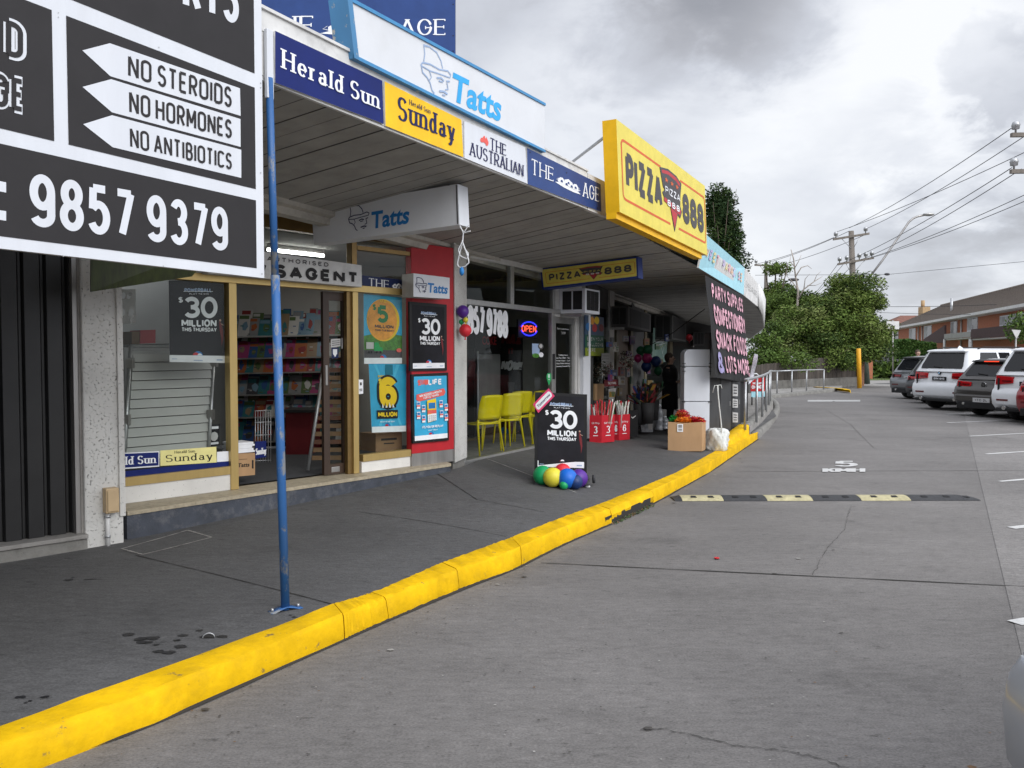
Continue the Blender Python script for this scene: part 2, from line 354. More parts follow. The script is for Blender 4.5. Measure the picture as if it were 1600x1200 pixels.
# ------------------------------------------------------------------ measured frames: vertical planes and ground heights
def G(u, v, z=0.0):
    d = pxdir(u, v); t = (z - CAMZ) / d.z
    return Vector((d.x * t, d.y * t, z))
def atY(u, v, Y):
    d = pxdir(u, v); t = Y / d.y
    return Vector((d.x * t, Y, CAMZ + d.z * t))
class Frame:
    def __init__(s, x, y, ang):            # ang: degrees from +Y towards +X of the wall's direction
        s.o = Vector((x, y, 0)); a = R(ang); s.x = Vector((math.sin(a), math.cos(a), 0)); s.n = Vector((math.cos(a), -math.sin(a), 0)); s.rot = math.pi / 2 - a
    def P(s, u, v, off=0.0):               # off: metres in front of the plane
        d = pxdir(u, v); o = s.o + s.n * off
        t = (o - Vector((0, 0, CAMZ))).dot(s.n) / d.dot(s.n)
        return Vector((0, 0, CAMZ)) + d * t
    def w(s, lx, off, z): return s.o + s.x * lx + s.n * off + Vector((0, 0, z))
    def X(s, u, v=556, off=0.0): return (s.P(u, v, off) - s.o).dot(s.x)
    def T(s): return lambda x, y, z: s.w(x, -y, z)       # local x along wall, y into the building, z up
    def quad(s, px, off=0.0): return [s.P(u, v, off) for u, v in px]     # TL, TR, BR, BL
FA = Frame(-1.39, 4.93, 28.8)              # awning edge / fascia
FN = Frame(-2.036, 8.58, 42.5)             # newsagency front
FZ = Frame(-.625, 10.5, 28.8)              # pizza shop front
FP = Frame(1.287, 13.975, 17.2)            # party shop front
FB = Frame(-3.2, 6.62, 45.5)               # butcher's shutter wall
# ------------------------------------------------------------------ lettering: a stroke alphabet and flat graphics on panels
def arc(cx, cy, rx, ry, a0, a1, n=None):
    n = n or max(5, int(abs(a1 - a0) / 11))
    return [(cx + rx * math.cos(R(a0 + (a1 - a0) * i / n)), cy + ry * math.sin(R(a0 + (a1 - a0) * i / n))) for i in range(n + 1)]
def glyph(ch, r):
    A = arc
    g = {
     'A': (.78, [[(0, 0), (.5, 1)], [(.5, 1), (1, 0)], [(.18, .30), (.82, .30)]]),
     'B': (.66, [[(0, 0), (0, 1)], [(0, 1), (.5, 1)] + A(.52, .76, .40, .24, 90, -90) + [(0, .52)], [(0, .52), (.5, .52)] + A(.55, .26, .45, .26, 90, -90) + [(0, 0)]]),
     'C': (.70, [A(.5, 1 - r, .5, r, 12, 180) + A(.5, r, .5, r, 180, 348)]),
     'D': (.72, [[(0, 0), (0, 1)], [(0, 1), (.4, 1)] + A(.4, 1 - r, .6, r, 90, 0) + A(.4, r, .6, r, 0, -90) + [(0, 0)]]),
     'E': (.58, [[(0, 0), (0, 1)], [(0, 1), (1, 1)], [(0, .51), (.88, .51)], [(0, 0), (1, 0)]]),
     'F': (.56, [[(0, 0), (0, 1)], [(0, 1), (1, 1)], [(0, .50), (.85, .50)]]),
     'G': (.74, [A(.5, 1 - r, .5, r, 18, 180) + A(.5, r, .5, r, 180, 360), [(1, r), (1, .46)], [(1, .46), (.55, .46)]]),
     'H': (.72, [[(0, 0), (0, 1)], [(1, 0), (1, 1)], [(0, .51), (1, .51)]]),
     'I': (.0, [[(.5, 0), (.5, 1)]]),
     'J': (.5, [[(1, 1), (1, r)] + A(.5, r, .5, r, 0, -165)]),
     'K': (.68, [[(0, 0), (0, 1)], [(1, 1), (.05, .42)], [(.32, .58), (1, 0)]]),
     'L': (.54, [[(0, 0), (0, 1)], [(0, 0), (1, 0)]]),
     'M': (.88, [[(0, 0), (0, 1)], [(0, 1), (.5, .25)], [(.5, .25), (1, 1)], [(1, 1), (1, 0)]]),
     'N': (.74, [[(0, 0), (0, 1)], [(0, 1), (1, 0)], [(1, 0), (1, 1)]]),
     'O': (.76, [A(.5, 1 - r, .5, r, 0, 180) + A(.5, r, .5, r, 180, 360) + [(1, 1 - r)]]),
     'P': (.62, [[(0, 0), (0, 1)], [(0, 1), (.5, 1)] + A(.5, .73, .5, .27, 90, -90) + [(0, .46)]]),
     'R': (.66, [[(0, 0), (0, 1)], [(0, 1), (.5, 1)] + A(.5, .73, .5, .27, 90, -90) + [(0, .46)], [(.45, .46), (1, 0)]]),
     'S': (.62, [A(.5, .755, .47, .245, 22, 270) + A(.5, .255, .5, .255, 90, -158)]),
     'T': (.66, [[(0, 1), (1, 1)], [(.5, 0), (.5, 1)]]),
     'U': (.70, [[(0, 1), (0, r)] + A(.5, r, .5, r, 180, 360) + [(1, 1)]]),
     'V': (.74, [[(0, 1), (.5, 0)], [(.5, 0), (1, 1)]]),
     'W': (1.05, [[(0, 1), (.25, 0)], [(.25, 0), (.5, .9)], [(.5, .9), (.75, 0)], [(.75, 0), (1, 1)]]),
     'X': (.7, [[(0, 0), (1, 1)], [(0, 1), (1, 0)]]),
     'Y': (.72, [[(0, 1), (.5, .48)], [(1, 1), (.5, .48)], [(.5, .48), (.5, 0)]]),
     'Z': (.64, [[(0, 1), (1, 1)], [(1, 1), (0, 0)], [(0, 0), (1, 0)]]),
     '1': (.30, [[(.75, 0), (.75, 1)], [(.75, 1), (0, .74)]]),
     '2': (.60, [A(.5, .71, .49, .29, 165, -25) + [(0, 0)], [(0, 0), (1, 0)]]),
     '3': (.60, [A(.48, .755, .45, .245, 155, -95), A(.5, .255, .5, .255, 100, -155)]),
     '4': (.64, [[(.72, 0), (.72, 1)], [(.72, 1), (0, .30)], [(0, .30), (1, .30)]]),
     '5': (.60, [[(.92, 1), (.10, 1)], [(.10, 1), (.06, .50)], A(.47, .31, .53, .31, 142, -152)]),
     '6': (.62, [A(.5, .31, .5, .31, 0, 360), [(0, .31), (0, 1 - r)] + A(.5, 1 - r, .5, r, 180, 25)]),
     '7': (.58, [[(0, 1), (1, 1)], [(1, 1), (.34, 0)]]),
     '8': (.62, [A(.5, .755, .44, .245, -90, 270), A(.5, .255, .5, .255, 90, 450)]),
     '9': (.62, [A(.5, .69, .5, .31, 0, 360), [(1, .69), (1, r)] + A(.5, r, .5, r, 0, -155)]),
     '0': (.66, [A(.5, 1 - r, .5, r, 0, 180) + A(.5, r, .5, r, 180, 360) + [(1, 1 - r)]]),
     '$': (.56, [A(.5, .73, .46, .19, 22, 270) + A(.5, .33, .5, .21, 90, -158), [(.5, -.02), (.5, 1.05)]]),
     ':': (.0, [[(.5, .08), (.5, .22)], [(.5, .62), (.5, .76)]]),
     '.': (.0, [[(.5, 0), (.5, .13)]]),
     '!': (.0, [[(.5, .30), (.5, 1)], [(.5, 0), (.5, .13)]]),
     '&': (.7, [A(.45, .78, .26, .22, -60, 240) + [(1, 0)], A(.42, .25, .42, .25, 120, 350)]),
     '-': (.4, [[(0, .45), (1, .45)]]),
     'a': (.50, [A(.43, .44, .40, .20, 160, 0) + [(.83, .06)], [(.83, .06), (1.0, .0)], A(.42, .18, .42, .18, 40, 360) + [(.8, .3)]]),
     'd': (.54, [[(.86, 1), (.86, 0)], A(.44, .32, .44, .32, 0, 360)]),
     'e': (.50, [A(.5, .32, .5, .32, 0, 315), [(0, .34), (1, .34)]]),
     'l': (.0, [[(.5, 1), (.5, 0)]]),
     'n': (.52, [[(0, .64), (0, 0)], [(0, .42)] + A(.5, .42, .5, .22, 180, 0) + [(1, 0)]]),
     'r': (.29, [[(0, .64), (0, 0)], [(0, .40)] + A(.55, .42, .55, .21, 180, 50)]),
     'u': (.52, [[(0, .64), (0, .22)] + A(.5, .22, .5, .22, 180, 360) + [(1, .22)], [(1, .64), (1, 0)]]),
     'y': (.52, [[(0, .64), (.52, 0)], [(1, .64), (.45, -.16)] + A(.22, -.16, .2, .14, -20, -150, 5)]),
    }
    return g.get(ch)
class Panel:
    """a flat quad in space (TL, TR, BR, BL) on which graphics are laid, each layer a hair above the last; x to the right, y up, both 0..1"""
    def __init__(s, mb, q, lift=.0012):
        s.mb = mb; s.q = [Vector(p) for p in q]; TL, TR, BR, BL = s.q
        s.W = ((TR - TL).length + (BR - BL).length) / 2; s.H = ((TL - BL).length + (TR - BR).length) / 2
        s.n = ((TR - TL) + (BR - BL)).cross((TL - BL) + (TR - BR)).normalized(); s.l = lift
    def p(s, x, y, l=None):
        TL, TR, BR, BL = s.q
        return BL * (1 - x) * (1 - y) + BR * x * (1 - y) + TR * x * y + TL * (1 - x) * y + s.n * (s.l if l is None else l)
    def step(s): s.l += .0005
    def poly(s, pts, mt): s.mb.face([s.p(x, y) for x, y in pts], mt); s.step()
    def rect(s, x0, y0, x1, y1, mt): s.poly([(x0, y0), (x1, y0), (x1, y1), (x0, y1)], mt)
    def ell(s, x, y, rx, ry, mt, n=28, a0=0, a1=360): s.poly(arc(x, y, rx, ry, a0, a1, n)[:(n if a1 - a0 == 360 else n + 1)], mt)
    def disc(s, x, y, r, mt): s.ell(x, y, r / s.W, r / s.H, mt)
    def ribbon(s, pts, t, mt, contrast=None, trans=None):   # pts in metres on the panel; one strip of quads
        P = []
        for p in pts:
            if not P or abs(p[0] - P[-1][0]) + abs(p[1] - P[-1][1]) > 1e-6: P.append(p)
        if len(P) < 2: return
        closed = abs(P[0][0] - P[-1][0]) + abs(P[0][1] - P[-1][1]) < 1e-5 and len(P) > 3
        n = len(P); Lf = []; Rt = []
        for i in range(n):
            if closed: a, b = P[i - 1 if i else n - 2], P[i + 1 if i < n - 1 else 1]
            else: a, b = P[max(i - 1, 0)], P[min(i + 1, n - 1)]
            dx, dy = b[0] - a[0], b[1] - a[1]; l = math.hypot(dx, dy) or 1; dx /= l; dy /= l
            h = t / 2
            if contrast: h = t / 2 * (contrast + (1 - contrast) * abs(dy) ** 1.3)
            c = 1.0
            if 0 < i < n - 1:
                e1 = (P[i][0] - P[i - 1][0], P[i][1] - P[i - 1][1]); l1 = math.hypot(*e1) or 1
                c = max(.55, abs(e1[0] * dx + e1[1] * dy) / l1)
            h /= c
            Lf.append((P[i][0] - dy * h, P[i][1] + dx * h)); Rt.append((P[i][0] + dy * h, P[i][1] - dx * h))
        f = trans or (lambda q: q); l_ = s.l
        s.mb.grid([[s.p(f(a)[0] / s.W, f(a)[1] / s.H, l_), s.p(f(b)[0] / s.W, f(b)[1] / s.H, l_)] for a, b in zip(Lf, Rt)], mt, False)
        s.l += .00013
    def text(s, txt, x0, y0, x1, y1, mt, t=.15, wf=1.0, r=.5, sp=.16, serif=False, slant=0, jit=0, outline=False, rot=0, contrast=None):
        """fits txt into the box x0..x1, y0..y1; t stroke thickness and sp spacing in letter heights"""
        w, h = (x1 - x0) * s.W, (y1 - y0) * s.H; th = t * h
        adv = []; X = 0
        for ch in txt:
            if ch == ' ': X += .38 * h * wf; adv.append(None); continue
            g = glyph(ch, r)
            if g is None: adv.append(None); continue
            gw = g[0] * h * wf; adv.append((X, gw, g[1])); X += gw + th + sp * h * (wf if wf < 1 else 1)
        tot = X - sp * h * (wf if wf < 1 else 1); k = w / tot if tot > 0 else 1
        cs = contrast or (.36 if serif else None)
        cx0, cy0 = (x0 + x1) / 2 * s.W, (y0 + y1) / 2 * s.H
        def tr(q):
            x, y = q[0] + slant * (q[1] - y0 * s.H), q[1]
            if rot: x, y = cx0 + (x - cx0) * math.cos(rot) - (y - cy0) * math.sin(rot), cy0 + (x - cx0) * math.sin(rot) + (y - cy0) * math.cos(rot)
            return x, y
        for a in adv:
            if a is None: continue
            gx, gw, st = a; jx = random.uniform(-jit, jit) * h; jy = random.uniform(-jit, jit) * h
            ox = x0 * s.W + gx * k + th / 2 * k + jx; oy = y0 * s.H + th / 2 * (1 if not serif else .35) + jy; gw_, gh = gw * k, h - th * (1 if not serif else .35)
            for q in st:
                pts = [(ox + px_ * gw_, oy + py_ * gh) for px_, py_ in q]
                s.ribbon(pts, th, mt, cs, tr)
                if serif:
                    for e0, e1 in ((pts[0], pts[1]), (pts[-1], pts[-2])):
                        dx, dy = e1[0] - e0[0], e1[1] - e0[1]; l = math.hypot(dx, dy)
                        if l < h * .12: continue
                        if abs(dy) / l > .6 and len(q) < 4 or abs(dy) / l > .97:
                            hb = th * .34; sg = 1 if dy > 0 else -1
                            s.ribbon([(e0[0] - th * 1.0, e0[1] + sg * hb * .2), (e0[0] + th * 1.0, e0[1] + sg * hb * .2)], hb, mt, None, tr)
                        elif abs(dx) / l > .9 and len(q) == 2:
                            sg = 1 if dx > 0 else -1; yy = -1 if e0[1] > oy + gh * .8 else (1 if e0[1] < oy + gh * .2 else 0)
                            s.ribbon([(e0[0] + sg * th * .12, e0[1] - (h * .10 if yy <= 0 else 0)), (e0[0] + sg * th * .12, e0[1] + (h * .10 if yy >= 0 else 0))], th * .4, mt, None, tr)
        s.step()
    def line(s, pts, t, mt):                       # pts in 0..1, t in metres
        s.ribbon([(x * s.W, y * s.H) for x, y in pts], t, mt); s.l += .0002
    def btext(s, txt, x0, y0, x1, y1, mt, bold=.0, slant=0, rot=0):
        """the built-in font fitted into a box (cap height to y1)"""
        cu = bpy.data.curves.new('t', 'FONT'); cu.body = txt; cu.size = 1; cu.offset = bold; cu.shear = slant; cu.resolution_u = 3
        o = bpy.data.objects.new('t', cu); C.objects.link(o)
        dg = bpy.context.evaluated_depsgraph_get(); ev = o.evaluated_get(dg); me = ev.to_mesh()
        vs = [(v.co.x, v.co.y) for v in me.vertices]; fs = [list(p.vertices) for p in me.polygons]
        ev.to_mesh_clear(); bpy.data.objects.remove(o); bpy.data.curves.remove(cu)
        if not vs: return
        ax, bx = min(v[0] for v in vs), max(v[0] for v in vs); ay = -bold; by = .69 + bold
        cx0, cy0 = (x0 + x1) / 2 * s.W, (y0 + y1) / 2 * s.H; b = len(s.mb.v)
        for x, y in vs:
            x = (x0 + (x - ax) / (bx - ax) * (x1 - x0)) * s.W; y = (y0 + (y - ay) / (by - ay) * (y1 - y0)) * s.H
            if rot: x, y = cx0 + (x - cx0) * math.cos(rot) - (y - cy0) * math.sin(rot), cy0 + (x - cx0) * math.sin(rot) + (y - cy0) * math.cos(rot)
            s.mb.v.append(tuple(s.p(x / s.W, y / s.H)))
        k = s.mb.m(mt)
        for f in fs: s.mb.f.append([b + i for i in f]); s.mb.mi.append(k); s.mb.sm.append(False)
        s.step()
    def sub(s, x0, y0, x1, y1):
        q = Panel(s.mb, [s.p(x0, y1, 0), s.p(x1, y1, 0), s.p(x1, y0, 0), s.p(x0, y0, 0)]); q.l = s.l + .0004; return q
def slab4(mb, q, d, mt, mside=None):
    """a board: front quad q (TL, TR, BR, BL), thickness d backwards; returns the Panel on its front"""
    p = Panel(mb, q); TL, TR, BR, BL = p.q; b = p.n * -d
    mb.face([BL, BR, TR, TL], mt); mb.face([TL + b, TR + b, BR + b, BL + b], mside or mt)
    for a, c in ((TL, TR), (TR, BR), (BR, BL), (BL, TL)): mb.face([a, c, c + b, a + b], mside or mt)
    return p
def hatman(p, x0, y0, x1, y1, mt, t):
    def f(pts): return [(x0 + a * (x1 - x0), y0 + b * (y1 - y0)) for a, b in pts]
    p.line(f([(.10, .62), (.13, .80), (.10, .97), (.28, 1.0), (.52, .96), (.66, .82), (.72, .66)]), t, mt)
    p.line(f([(.0, .50), (.06, .58), (.30, .62), (.60, .60), (.90, .66), (1.0, .60), (.97, .52)]), t, mt)
    p.line(f([(.0, .50), (.30, .47), (.62, .50), (.97, .52)]), t * .8, mt)
    p.line(f([(.02, .50), (.06, .36), (.20, .30), (.30, .20), (.36, .06), (.44, .0)]), t, mt)
    p.line(f([(.28, .46), (.34, .34), (.28, .26)]), t * .7, mt)
    p.line(f([(.52, .38), (.66, .42), (.76, .38)]), t * 1.2, mt); p.line(f([(.84, .40), (.96, .43)]), t, mt)
    p.line(f([(.58, .33), (.72, .34)]), t * .9, mt)
    p.line(f([(.86, .38), (.90, .22), (.80, .19)]), t * .9, mt); p.line(f([(.60, .10), (.76, .13), (.88, .10)]), t * 1.3, mt); p.line(f([(.70, .04), (.80, .05)]), t, mt)
def crest(p, x0, y0, x1, y1, mt, mt2):
    def f(a, b): return (x0 + a * (x1 - x0), y0 + b * (y1 - y0))
    p.poly([f(*q) for q in ((0, .12), (.3, 0), (.7, 0), (1, .12), (.86, .30), (.14, .30))], mt)
    for cx, w in ((.24, .13), (.42, .10), (.60, .10), (.78, .13)):
        p.poly([f(cx - w, .28), f(cx + w, .28), f(cx + w * .9, .62), f(cx + w * .3, .86), f(cx - w * .4, .80), f(cx - w, .58)], mt)
    p.poly([f(*q) for q in ((.36, .34), (.64, .34), (.66, .76), (.5, .98), (.34, .76))], mt)
    for cx, cy in ((.5, .62), (.24, .50), (.78, .50), (.42, .42), (.62, .44)): p.poly([f(cx - .045, cy - .1), f(cx + .045, cy - .1), f(cx + .03, cy + .1), f(cx - .03, cy + .1)], mt2)
    for a in (-1, 1): p.line([f(.5 + a * .36, .3), f(.5 + a * .46, .44), f(.5 + a * .40, .62)], .006, mt)
def poster30(p, big=True):
    """the black lottery poster"""
    p.rect(0, 0, 1, .085, 'pw')
    p.ell(.5, .085, .085, .052, 'tattsd', 16, 0, 180); p.ell(.46, .088, .055, .034, 'redsign', 12, 0, 180); p.ell(.53, .088, .04, .022, 'pw', 12, 0, 180)
    p.rect(.04, .035, .13, .042, 'tattsl'); p.rect(.42, .02, .58, .03, 'tattsl'); p.rect(.84, .028, .95, .042, 'tattsl')
    # the little acrobat at the edge
    p.poly([(.88, .50), (.915, .49), (.95, .40), (.96, .30), (.93, .20), (.925, .30), (.89, .40)], 'pdred'); p.disc(.90, .515, .012 * p.W * 1.6, 'skin'); p.line([(.91, .475), (.965, .455)], .012 * p.W, 'skin')
    p.text('POWERBALL', .26, .855, .74, .905, 'tattsl', t=.26, sp=.1); p.rect(.24, .862, .76, .868, 'pw'); p.text('PLAY TO WIN', .34, .825, .68, .842, 'pw', t=.2)
    p.text('$', .15, .72, .225, .80, 'pw', t=.17)
    p.text('30', .24, .54, .84, .80, 'pw', t=.20, sp=.05)
    p.text('MILLION', .20, .435, .82, .525, 'pw', t=.23, sp=.11)
    p.text('THIS THURSDAY', .20, .375, .82, .425, 'pw', t=.21, sp=.13)
# ================================================================== THE SETTING
def struct(name, mb, label=None, **k):
    o = mb.build(name, **k); o['kind'] = 'structure'
    if label: o['label'] = label
    return o
def lerp(a, b, t): return a + (b - a) * t
# ground: one big sheet
mb = MB(); mb.face([(-400, -120, -.03), (500, -120, -.03), (500, 600, -.03), (-400, 600, -.03)], 'conc'); struct('ground', mb)
# car park asphalt, subdivided a little so that its surface is a true sheet
mb = MB(); mb.face([(-14, -14, 0), (34, -14, 0), (60, 44, 0), (60, 62, 0), (2, 62, 0), (2, 30, 0)], 'road'); struct('road', mb)
# the parking bay strip along the right
LE = [G(1585, 975), G(1580, 826), G(1562, 753), G(1541, 710), G(1515, 682), G(1480, 661)]
ldir = (LE[4] - LE[0]).normalized()
bdir = Vector((math.sin(R(68)), math.cos(R(68)), 0))
a0 = LE[0] - ldir * 14; a1 = LE[0] + ldir * 26
mb = MB(); mb.face([a0 + Vector((0, 0, .004)), a0 + bdir * 16 + Vector((0, 0, .004)), a1 + bdir * 16 + Vector((0, 0, .004)), a1 + Vector((0, 0, .004))], 'bay'); struct('road_bay_strip', mb)

# footpath between the kerb and the shops
KI = [G(0, 1136, .15), G(380, 999, .15), G(520, 945, .15), G(587, 925, .15), G(690, 880, .15), G(800, 840, .15), G(880, 808, .15), G(934, 789, .15), G(992, 766, .15), G(1055, 740, .15), G(1132, 697.6, .15), G(1166, 681, .15)]
KO = [G(-60, 1250), G(60, 1197), G(225, 1140), G(450, 1040), G(607, 970), G(720, 922), G(800, 892), G(880, 851.5), G(955.6, 819), G(1022, 787), G(1109.5, 738), G(1185, 686)]
pairs = [((-3.9, .3, .15), (-6.9, 2.4, .16)), (KI[0], (-3.72, 6.1, .17)), (KI[1], (-3.1, 6.95, .186)), (KI[3], (-2.2, 8.05, .24)), (KI[5], (-.65, 9.95, .335)), (KI[7], (-.42, 10.8, .33)),
         (KI[9], (.9, 13.2, .315)), (KI[10], (2.2, 17.0, .30)), (KI[11], (3.2, 20.0, .30)), ((6.9, 21.0, .15), (4.4, 24, .28)), ((8.3, 26, .15), (5.5, 28, .25)), ((9.2, 31, .13), (6, 33, .2))]
rows = []
for k_, w_ in pairs:
    k_, w_ = Vector(k_), Vector(w_); rows.append([k_.lerp(w_, i / 8) for i in range(9)])
fine = []
for i in range(len(rows) - 1):
    for j in range(6): fine.append([a.lerp(b, j / 6) for a, b in zip(rows[i], rows[i + 1])])
fine.append(rows[-1])
mb = MB(); mb.grid(fine, 'path', True); path_o = struct('footpath', mb)
BV = BVHTree.FromPolygons([Vector(v) for v in mb.v], mb.f)
def gz(x, y):
    h = BV.ray_cast(Vector((x, y, 5)), Vector((0, 0, -1)))
    return h[0].z if h[0] is not None else 0.0
def GP(u, v):                              # a pixel on the footpath
    z = .2
    for _ in range(12): p = G(u, v, z); z = .5 * z + .5 * gz(p.x, p.y)
    return Vector((p.x, p.y, gz(p.x, p.y)))

# painted kerb
def kerb_run(name, inner, outer, mt, h=None, bevel=.02, label=None, wob=.006, sub=4, drop=0.0):
    mb = MB(); rows = []
    n = (len(inner) - 1) * sub
    for i in range(n + 1):
        t = i / sub; k = min(int(t), len(inner) - 2); f = t - k
        a = inner[k].lerp(inner[k + 1], f); b = outer[k].lerp(outer[k + 1], f)
        w = lambda s_=1: random.uniform(-wob, wob) * s_
        d = (b - a); d.z = 0; dl = d.normalized(); top = a.z
        e = b - dl * .035
        bz = b.z - .03 + drop
        wi, wo = w(1.3), w(.8); rows.append([(a.x - dl.x * .01, a.y - dl.y * .01, top - .12), (a.x + dl.x * wi, a.y + dl.y * wi, top + .004), (a.x + dl.x * (.014 + wi), a.y + dl.y * (.014 + wi), top + .010 + w(.4)), (e.x - dl.x * .012, e.y - dl.y * .012, top + .002 + w(.5)), (e.x + dl.x * .004, e.y + dl.y * .004, top - .006 + w(.4)), (e.x + dl.x * (.016 + wo), e.y + dl.y * (.016 + wo), top - .026 + w(.5)), (b.x + dl.x * wo, b.y + dl.y * wo, b.z + .03 + drop + w(.8)), (b.x - dl.x * .01, b.y - dl.y * .01, bz)])
    mb.grid(rows, mt, True)
    for r, rv in ((rows[0], False), (rows[-1], True)): mb.face(r[::-1] if rv else r, mt)
    o = struct(name, mb, label); o.data.set_sharp_from_angle(angle=R(26)); return o
def resample(P, n):
    d = [0]
    for a, b in zip(P, P[1:]): d.append(d[-1] + (b - a).length)
    out = []
    for i in range(n):
        t = d[-1] * i / (n - 1); k = max(j for j in range(len(d)) if d[j] <= t + 1e-9); k = min(k, len(P) - 2)
        out.append(P[k].lerp(P[k + 1], (t - d[k]) / max(1e-9, d[k + 1] - d[k])))
    return out
def between(P, p, q, n):                   # the stretch of polyline P from the point nearest p to the point nearest q
    Q = resample(P, 400); i = min(range(400), key=lambda k: (Q[k] - p).length); j = min(range(400), key=lambda k: (Q[k] - q).length)
    return resample(Q[i:j + 1], n)
KIx = [Vector((-3.75, .5, .15))] + KI; KOx = [Vector((-3.45, .25, 0))] + KO[1:]
cuts_i = [KIx[0], G(520, 945, .15), G(575, 925, .15), G(690, 880, .15), G(797, 841, .15), G(934, 789.5, .15), G(992, 766, .15), G(1055, 740, .15), KI[-1]]
cuts_o = [KOx[0], G(537, 1001), G(607, 970), G(720, 922), G(820, 884), G(955.6, 819), G(1022, 787), G(1109.5, 738), KO[-1]]
for i in range(8):
    ii = between(KIx, cuts_i[i], cuts_i[i + 1], 9); oo = between(KOx, cuts_o[i], cuts_o[i + 1], 9)
    if i == 5:                             # the stretch over the drain opening is a lintel
        for p in oo: p.z = 0
    # a small open joint at each end
    d0 = (ii[1] - ii[0]).normalized() * .004; ii[0] = ii[0] + d0; oo[0] = oo[0] + d0; ii[-1] = ii[-1] - d0; oo[-1] = oo[-1] - d0
    kerb_run('kerb', ii, oo, 'yel', label='yellow painted kerb stone', drop=(.06 if i == 5 else 0))
# dark skirting of bitumen below the paint
mb = MB(); KOf = resample(KOx, 60)
rows = []
for i, p in enumerate(KOf):
    d = (KOf[min(i + 1, 59)] - KOf[max(i - 1, 0)]).normalized(); n_ = Vector((d.y, -d.x, 0)); w = .012 + .012 * random.random()
    rows.append([p - n_ * .02 + Vector((0, 0, .012 + .01 * random.random())), p + n_ * w + Vector((0, 0, .0045))])
mb.grid(rows, 'joint'); struct('road_edge_tar', mb)
mb = MB(); a, b = G(948, 823), G(1018, 790)  # drain opening behind the lintel
d = (b - a).normalized(); n_ = Vector((d.y, -d.x, 0))
mb.prism([a - n_ * .13 + Vector((0, 0, .001)), a - n_ * .012 + Vector((0, 0, .001)), b - n_ * .012 + Vector((0, 0, .001)), b - n_ * .13 + Vector((0, 0, .001))], (0, 0, .09), 'joint'); struct('road_drain_inlet', mb)
for k in range(70):                        # weeds and leaf litter in the inlet, one stuff object
    pass
mb = MB()
if 'weed' not in M: M['weed'] = mat('weed', (.05, .085, .025), .8, var=.4)
for k in range(240):
    p = a.lerp(b, .1 + .88 * random.random()) + n_ * random.uniform(-.012, .05) + Vector((0, 0, .006)); q = Vector((random.uniform(-.03, .03), random.uniform(-.03, .03), random.uniform(.0, .03)))
    w_ = Vector((random.uniform(-.012, .012), random.uniform(-.012, .012), 0)); mb.face([p - w_, p + w_, p + q], 'weed' if k % 3 else 'cardd')
o = mb.build('leaf_litter'); tag(o, 'weeds and brown leaf litter in the opening under the yellow kerb', 'leaf litter', kind='stuff')
# upper yellow wedge where the ramp begins, then plain concrete kerbs curving away
def concrete_kerb(name, pts, mt, w, h, z0=-.02, parent=None, label=None, h1=None, taper=False):
    mb = MB(); rows = []; P = resample([Vector((p.x, p.y, 0)) for p in pts], max(8, len(pts) * 4))
    for i, p in enumerate(P):
        d = (P[min(i + 1, len(P) - 1)] - P[max(i - 1, 0)]).normalized(); n_ = Vector((-d.y, d.x, 0)); t = i / (len(P) - 1); hh = lerp(h, h1 if h1 else h, t)
        rows.append([p + Vector((0, 0, z0)), p + n_ * .012 + Vector((0, 0, hh - .02)), p + n_ * .035 + Vector((0, 0, hh)), p + n_ * (w - .02) + Vector((0, 0, hh)), p + n_ * w + Vector((0, 0, hh - .03)), p + n_ * w + Vector((0, 0, z0))])
    mb.grid(rows, mt, True); mb.face(rows[0][::-1], mt); mb.face(rows[-1], mt)
    return struct(name, mb, label)
low = [G(1185, 687), G(1203, 669), G(1214, 654), G(1219, 643), G(1217, 634), G(1207, 625)]
concrete_kerb('kerb', low, 'concd', .17, .14)
upb = [G(1171, 681, .1), G(1190, 664, .1), G(1202, 650, .1), G(1208, 640, .1), G(1207, 631, .1), G(1196, 623, .1)]
concrete_kerb('ramp_kerb', upb, 'concd', .22, .34, .05)
concrete_kerb('kerb', [G(1134, 700, .15), G(1154, 688, .15), G(1171, 680, .15)], 'yel', .22, .19, .1, h1=.36, label='yellow painted upstand at the foot of the ramp')
mb = MB(); q = [p.copy() for p in upb]
mb.prism([Vector((p.x, p.y, -.02)) for p in q] + [Vector((7.0, 33, -.02)), Vector((4.4, 22, -.02))], (0, 0, .30), 'conc'); struct('ramp_path', mb)
# far kerb island, far road and verge
concrete_kerb('kerb', [G(1205, 623), G(1250, 618), G(1290, 614), G(1312, 610.5)], 'concd', .35, .15)
mb = MB(); mb.prism([Vector((p.x, p.y, -.02)) for p in (G(1206, 622.6), G(1250, 617.6), G(1290, 613.6), G(1312, 610), G(1316, 606), G(1310, 601), G(1190, 602.5), G(1185, 612))], (0, 0, .145), 'conc'); struct('path_island', mb)
mb = MB(); P = arc(0, 0, 1, 1, -70, 95, 14); c = G(1296, 607, .15); mb.grid([[(c.x + x * .35, c.y + y * 1.5, .158), (c.x + x * .55, c.y + y * 2.0, .158), (c.x + x * .57, c.y + y * 2.05, .02)] for x, y in P], 'yel'); struct('kerb', mb, 'yellow curved kerb end of the far island')
mb = MB(); mb.face([G(1200, 602.2, .03), G(1290, 604, .03), G(1420, 604, .012), G(1700, 622, .012), G(1800, 590, .012), G(1380, 588, .012), G(1200, 597, .03)], 'conc'); struct('road_crossing', mb)
mb = MB(); mb.face([G(1343, 597, .02), G(1372, 600, .02), G(1420, 601, .02), G(1560, 603, .02), G(1560, 596, .02), G(1375, 593.5, .02)], 'path'); struct('road_far_lane', mb)

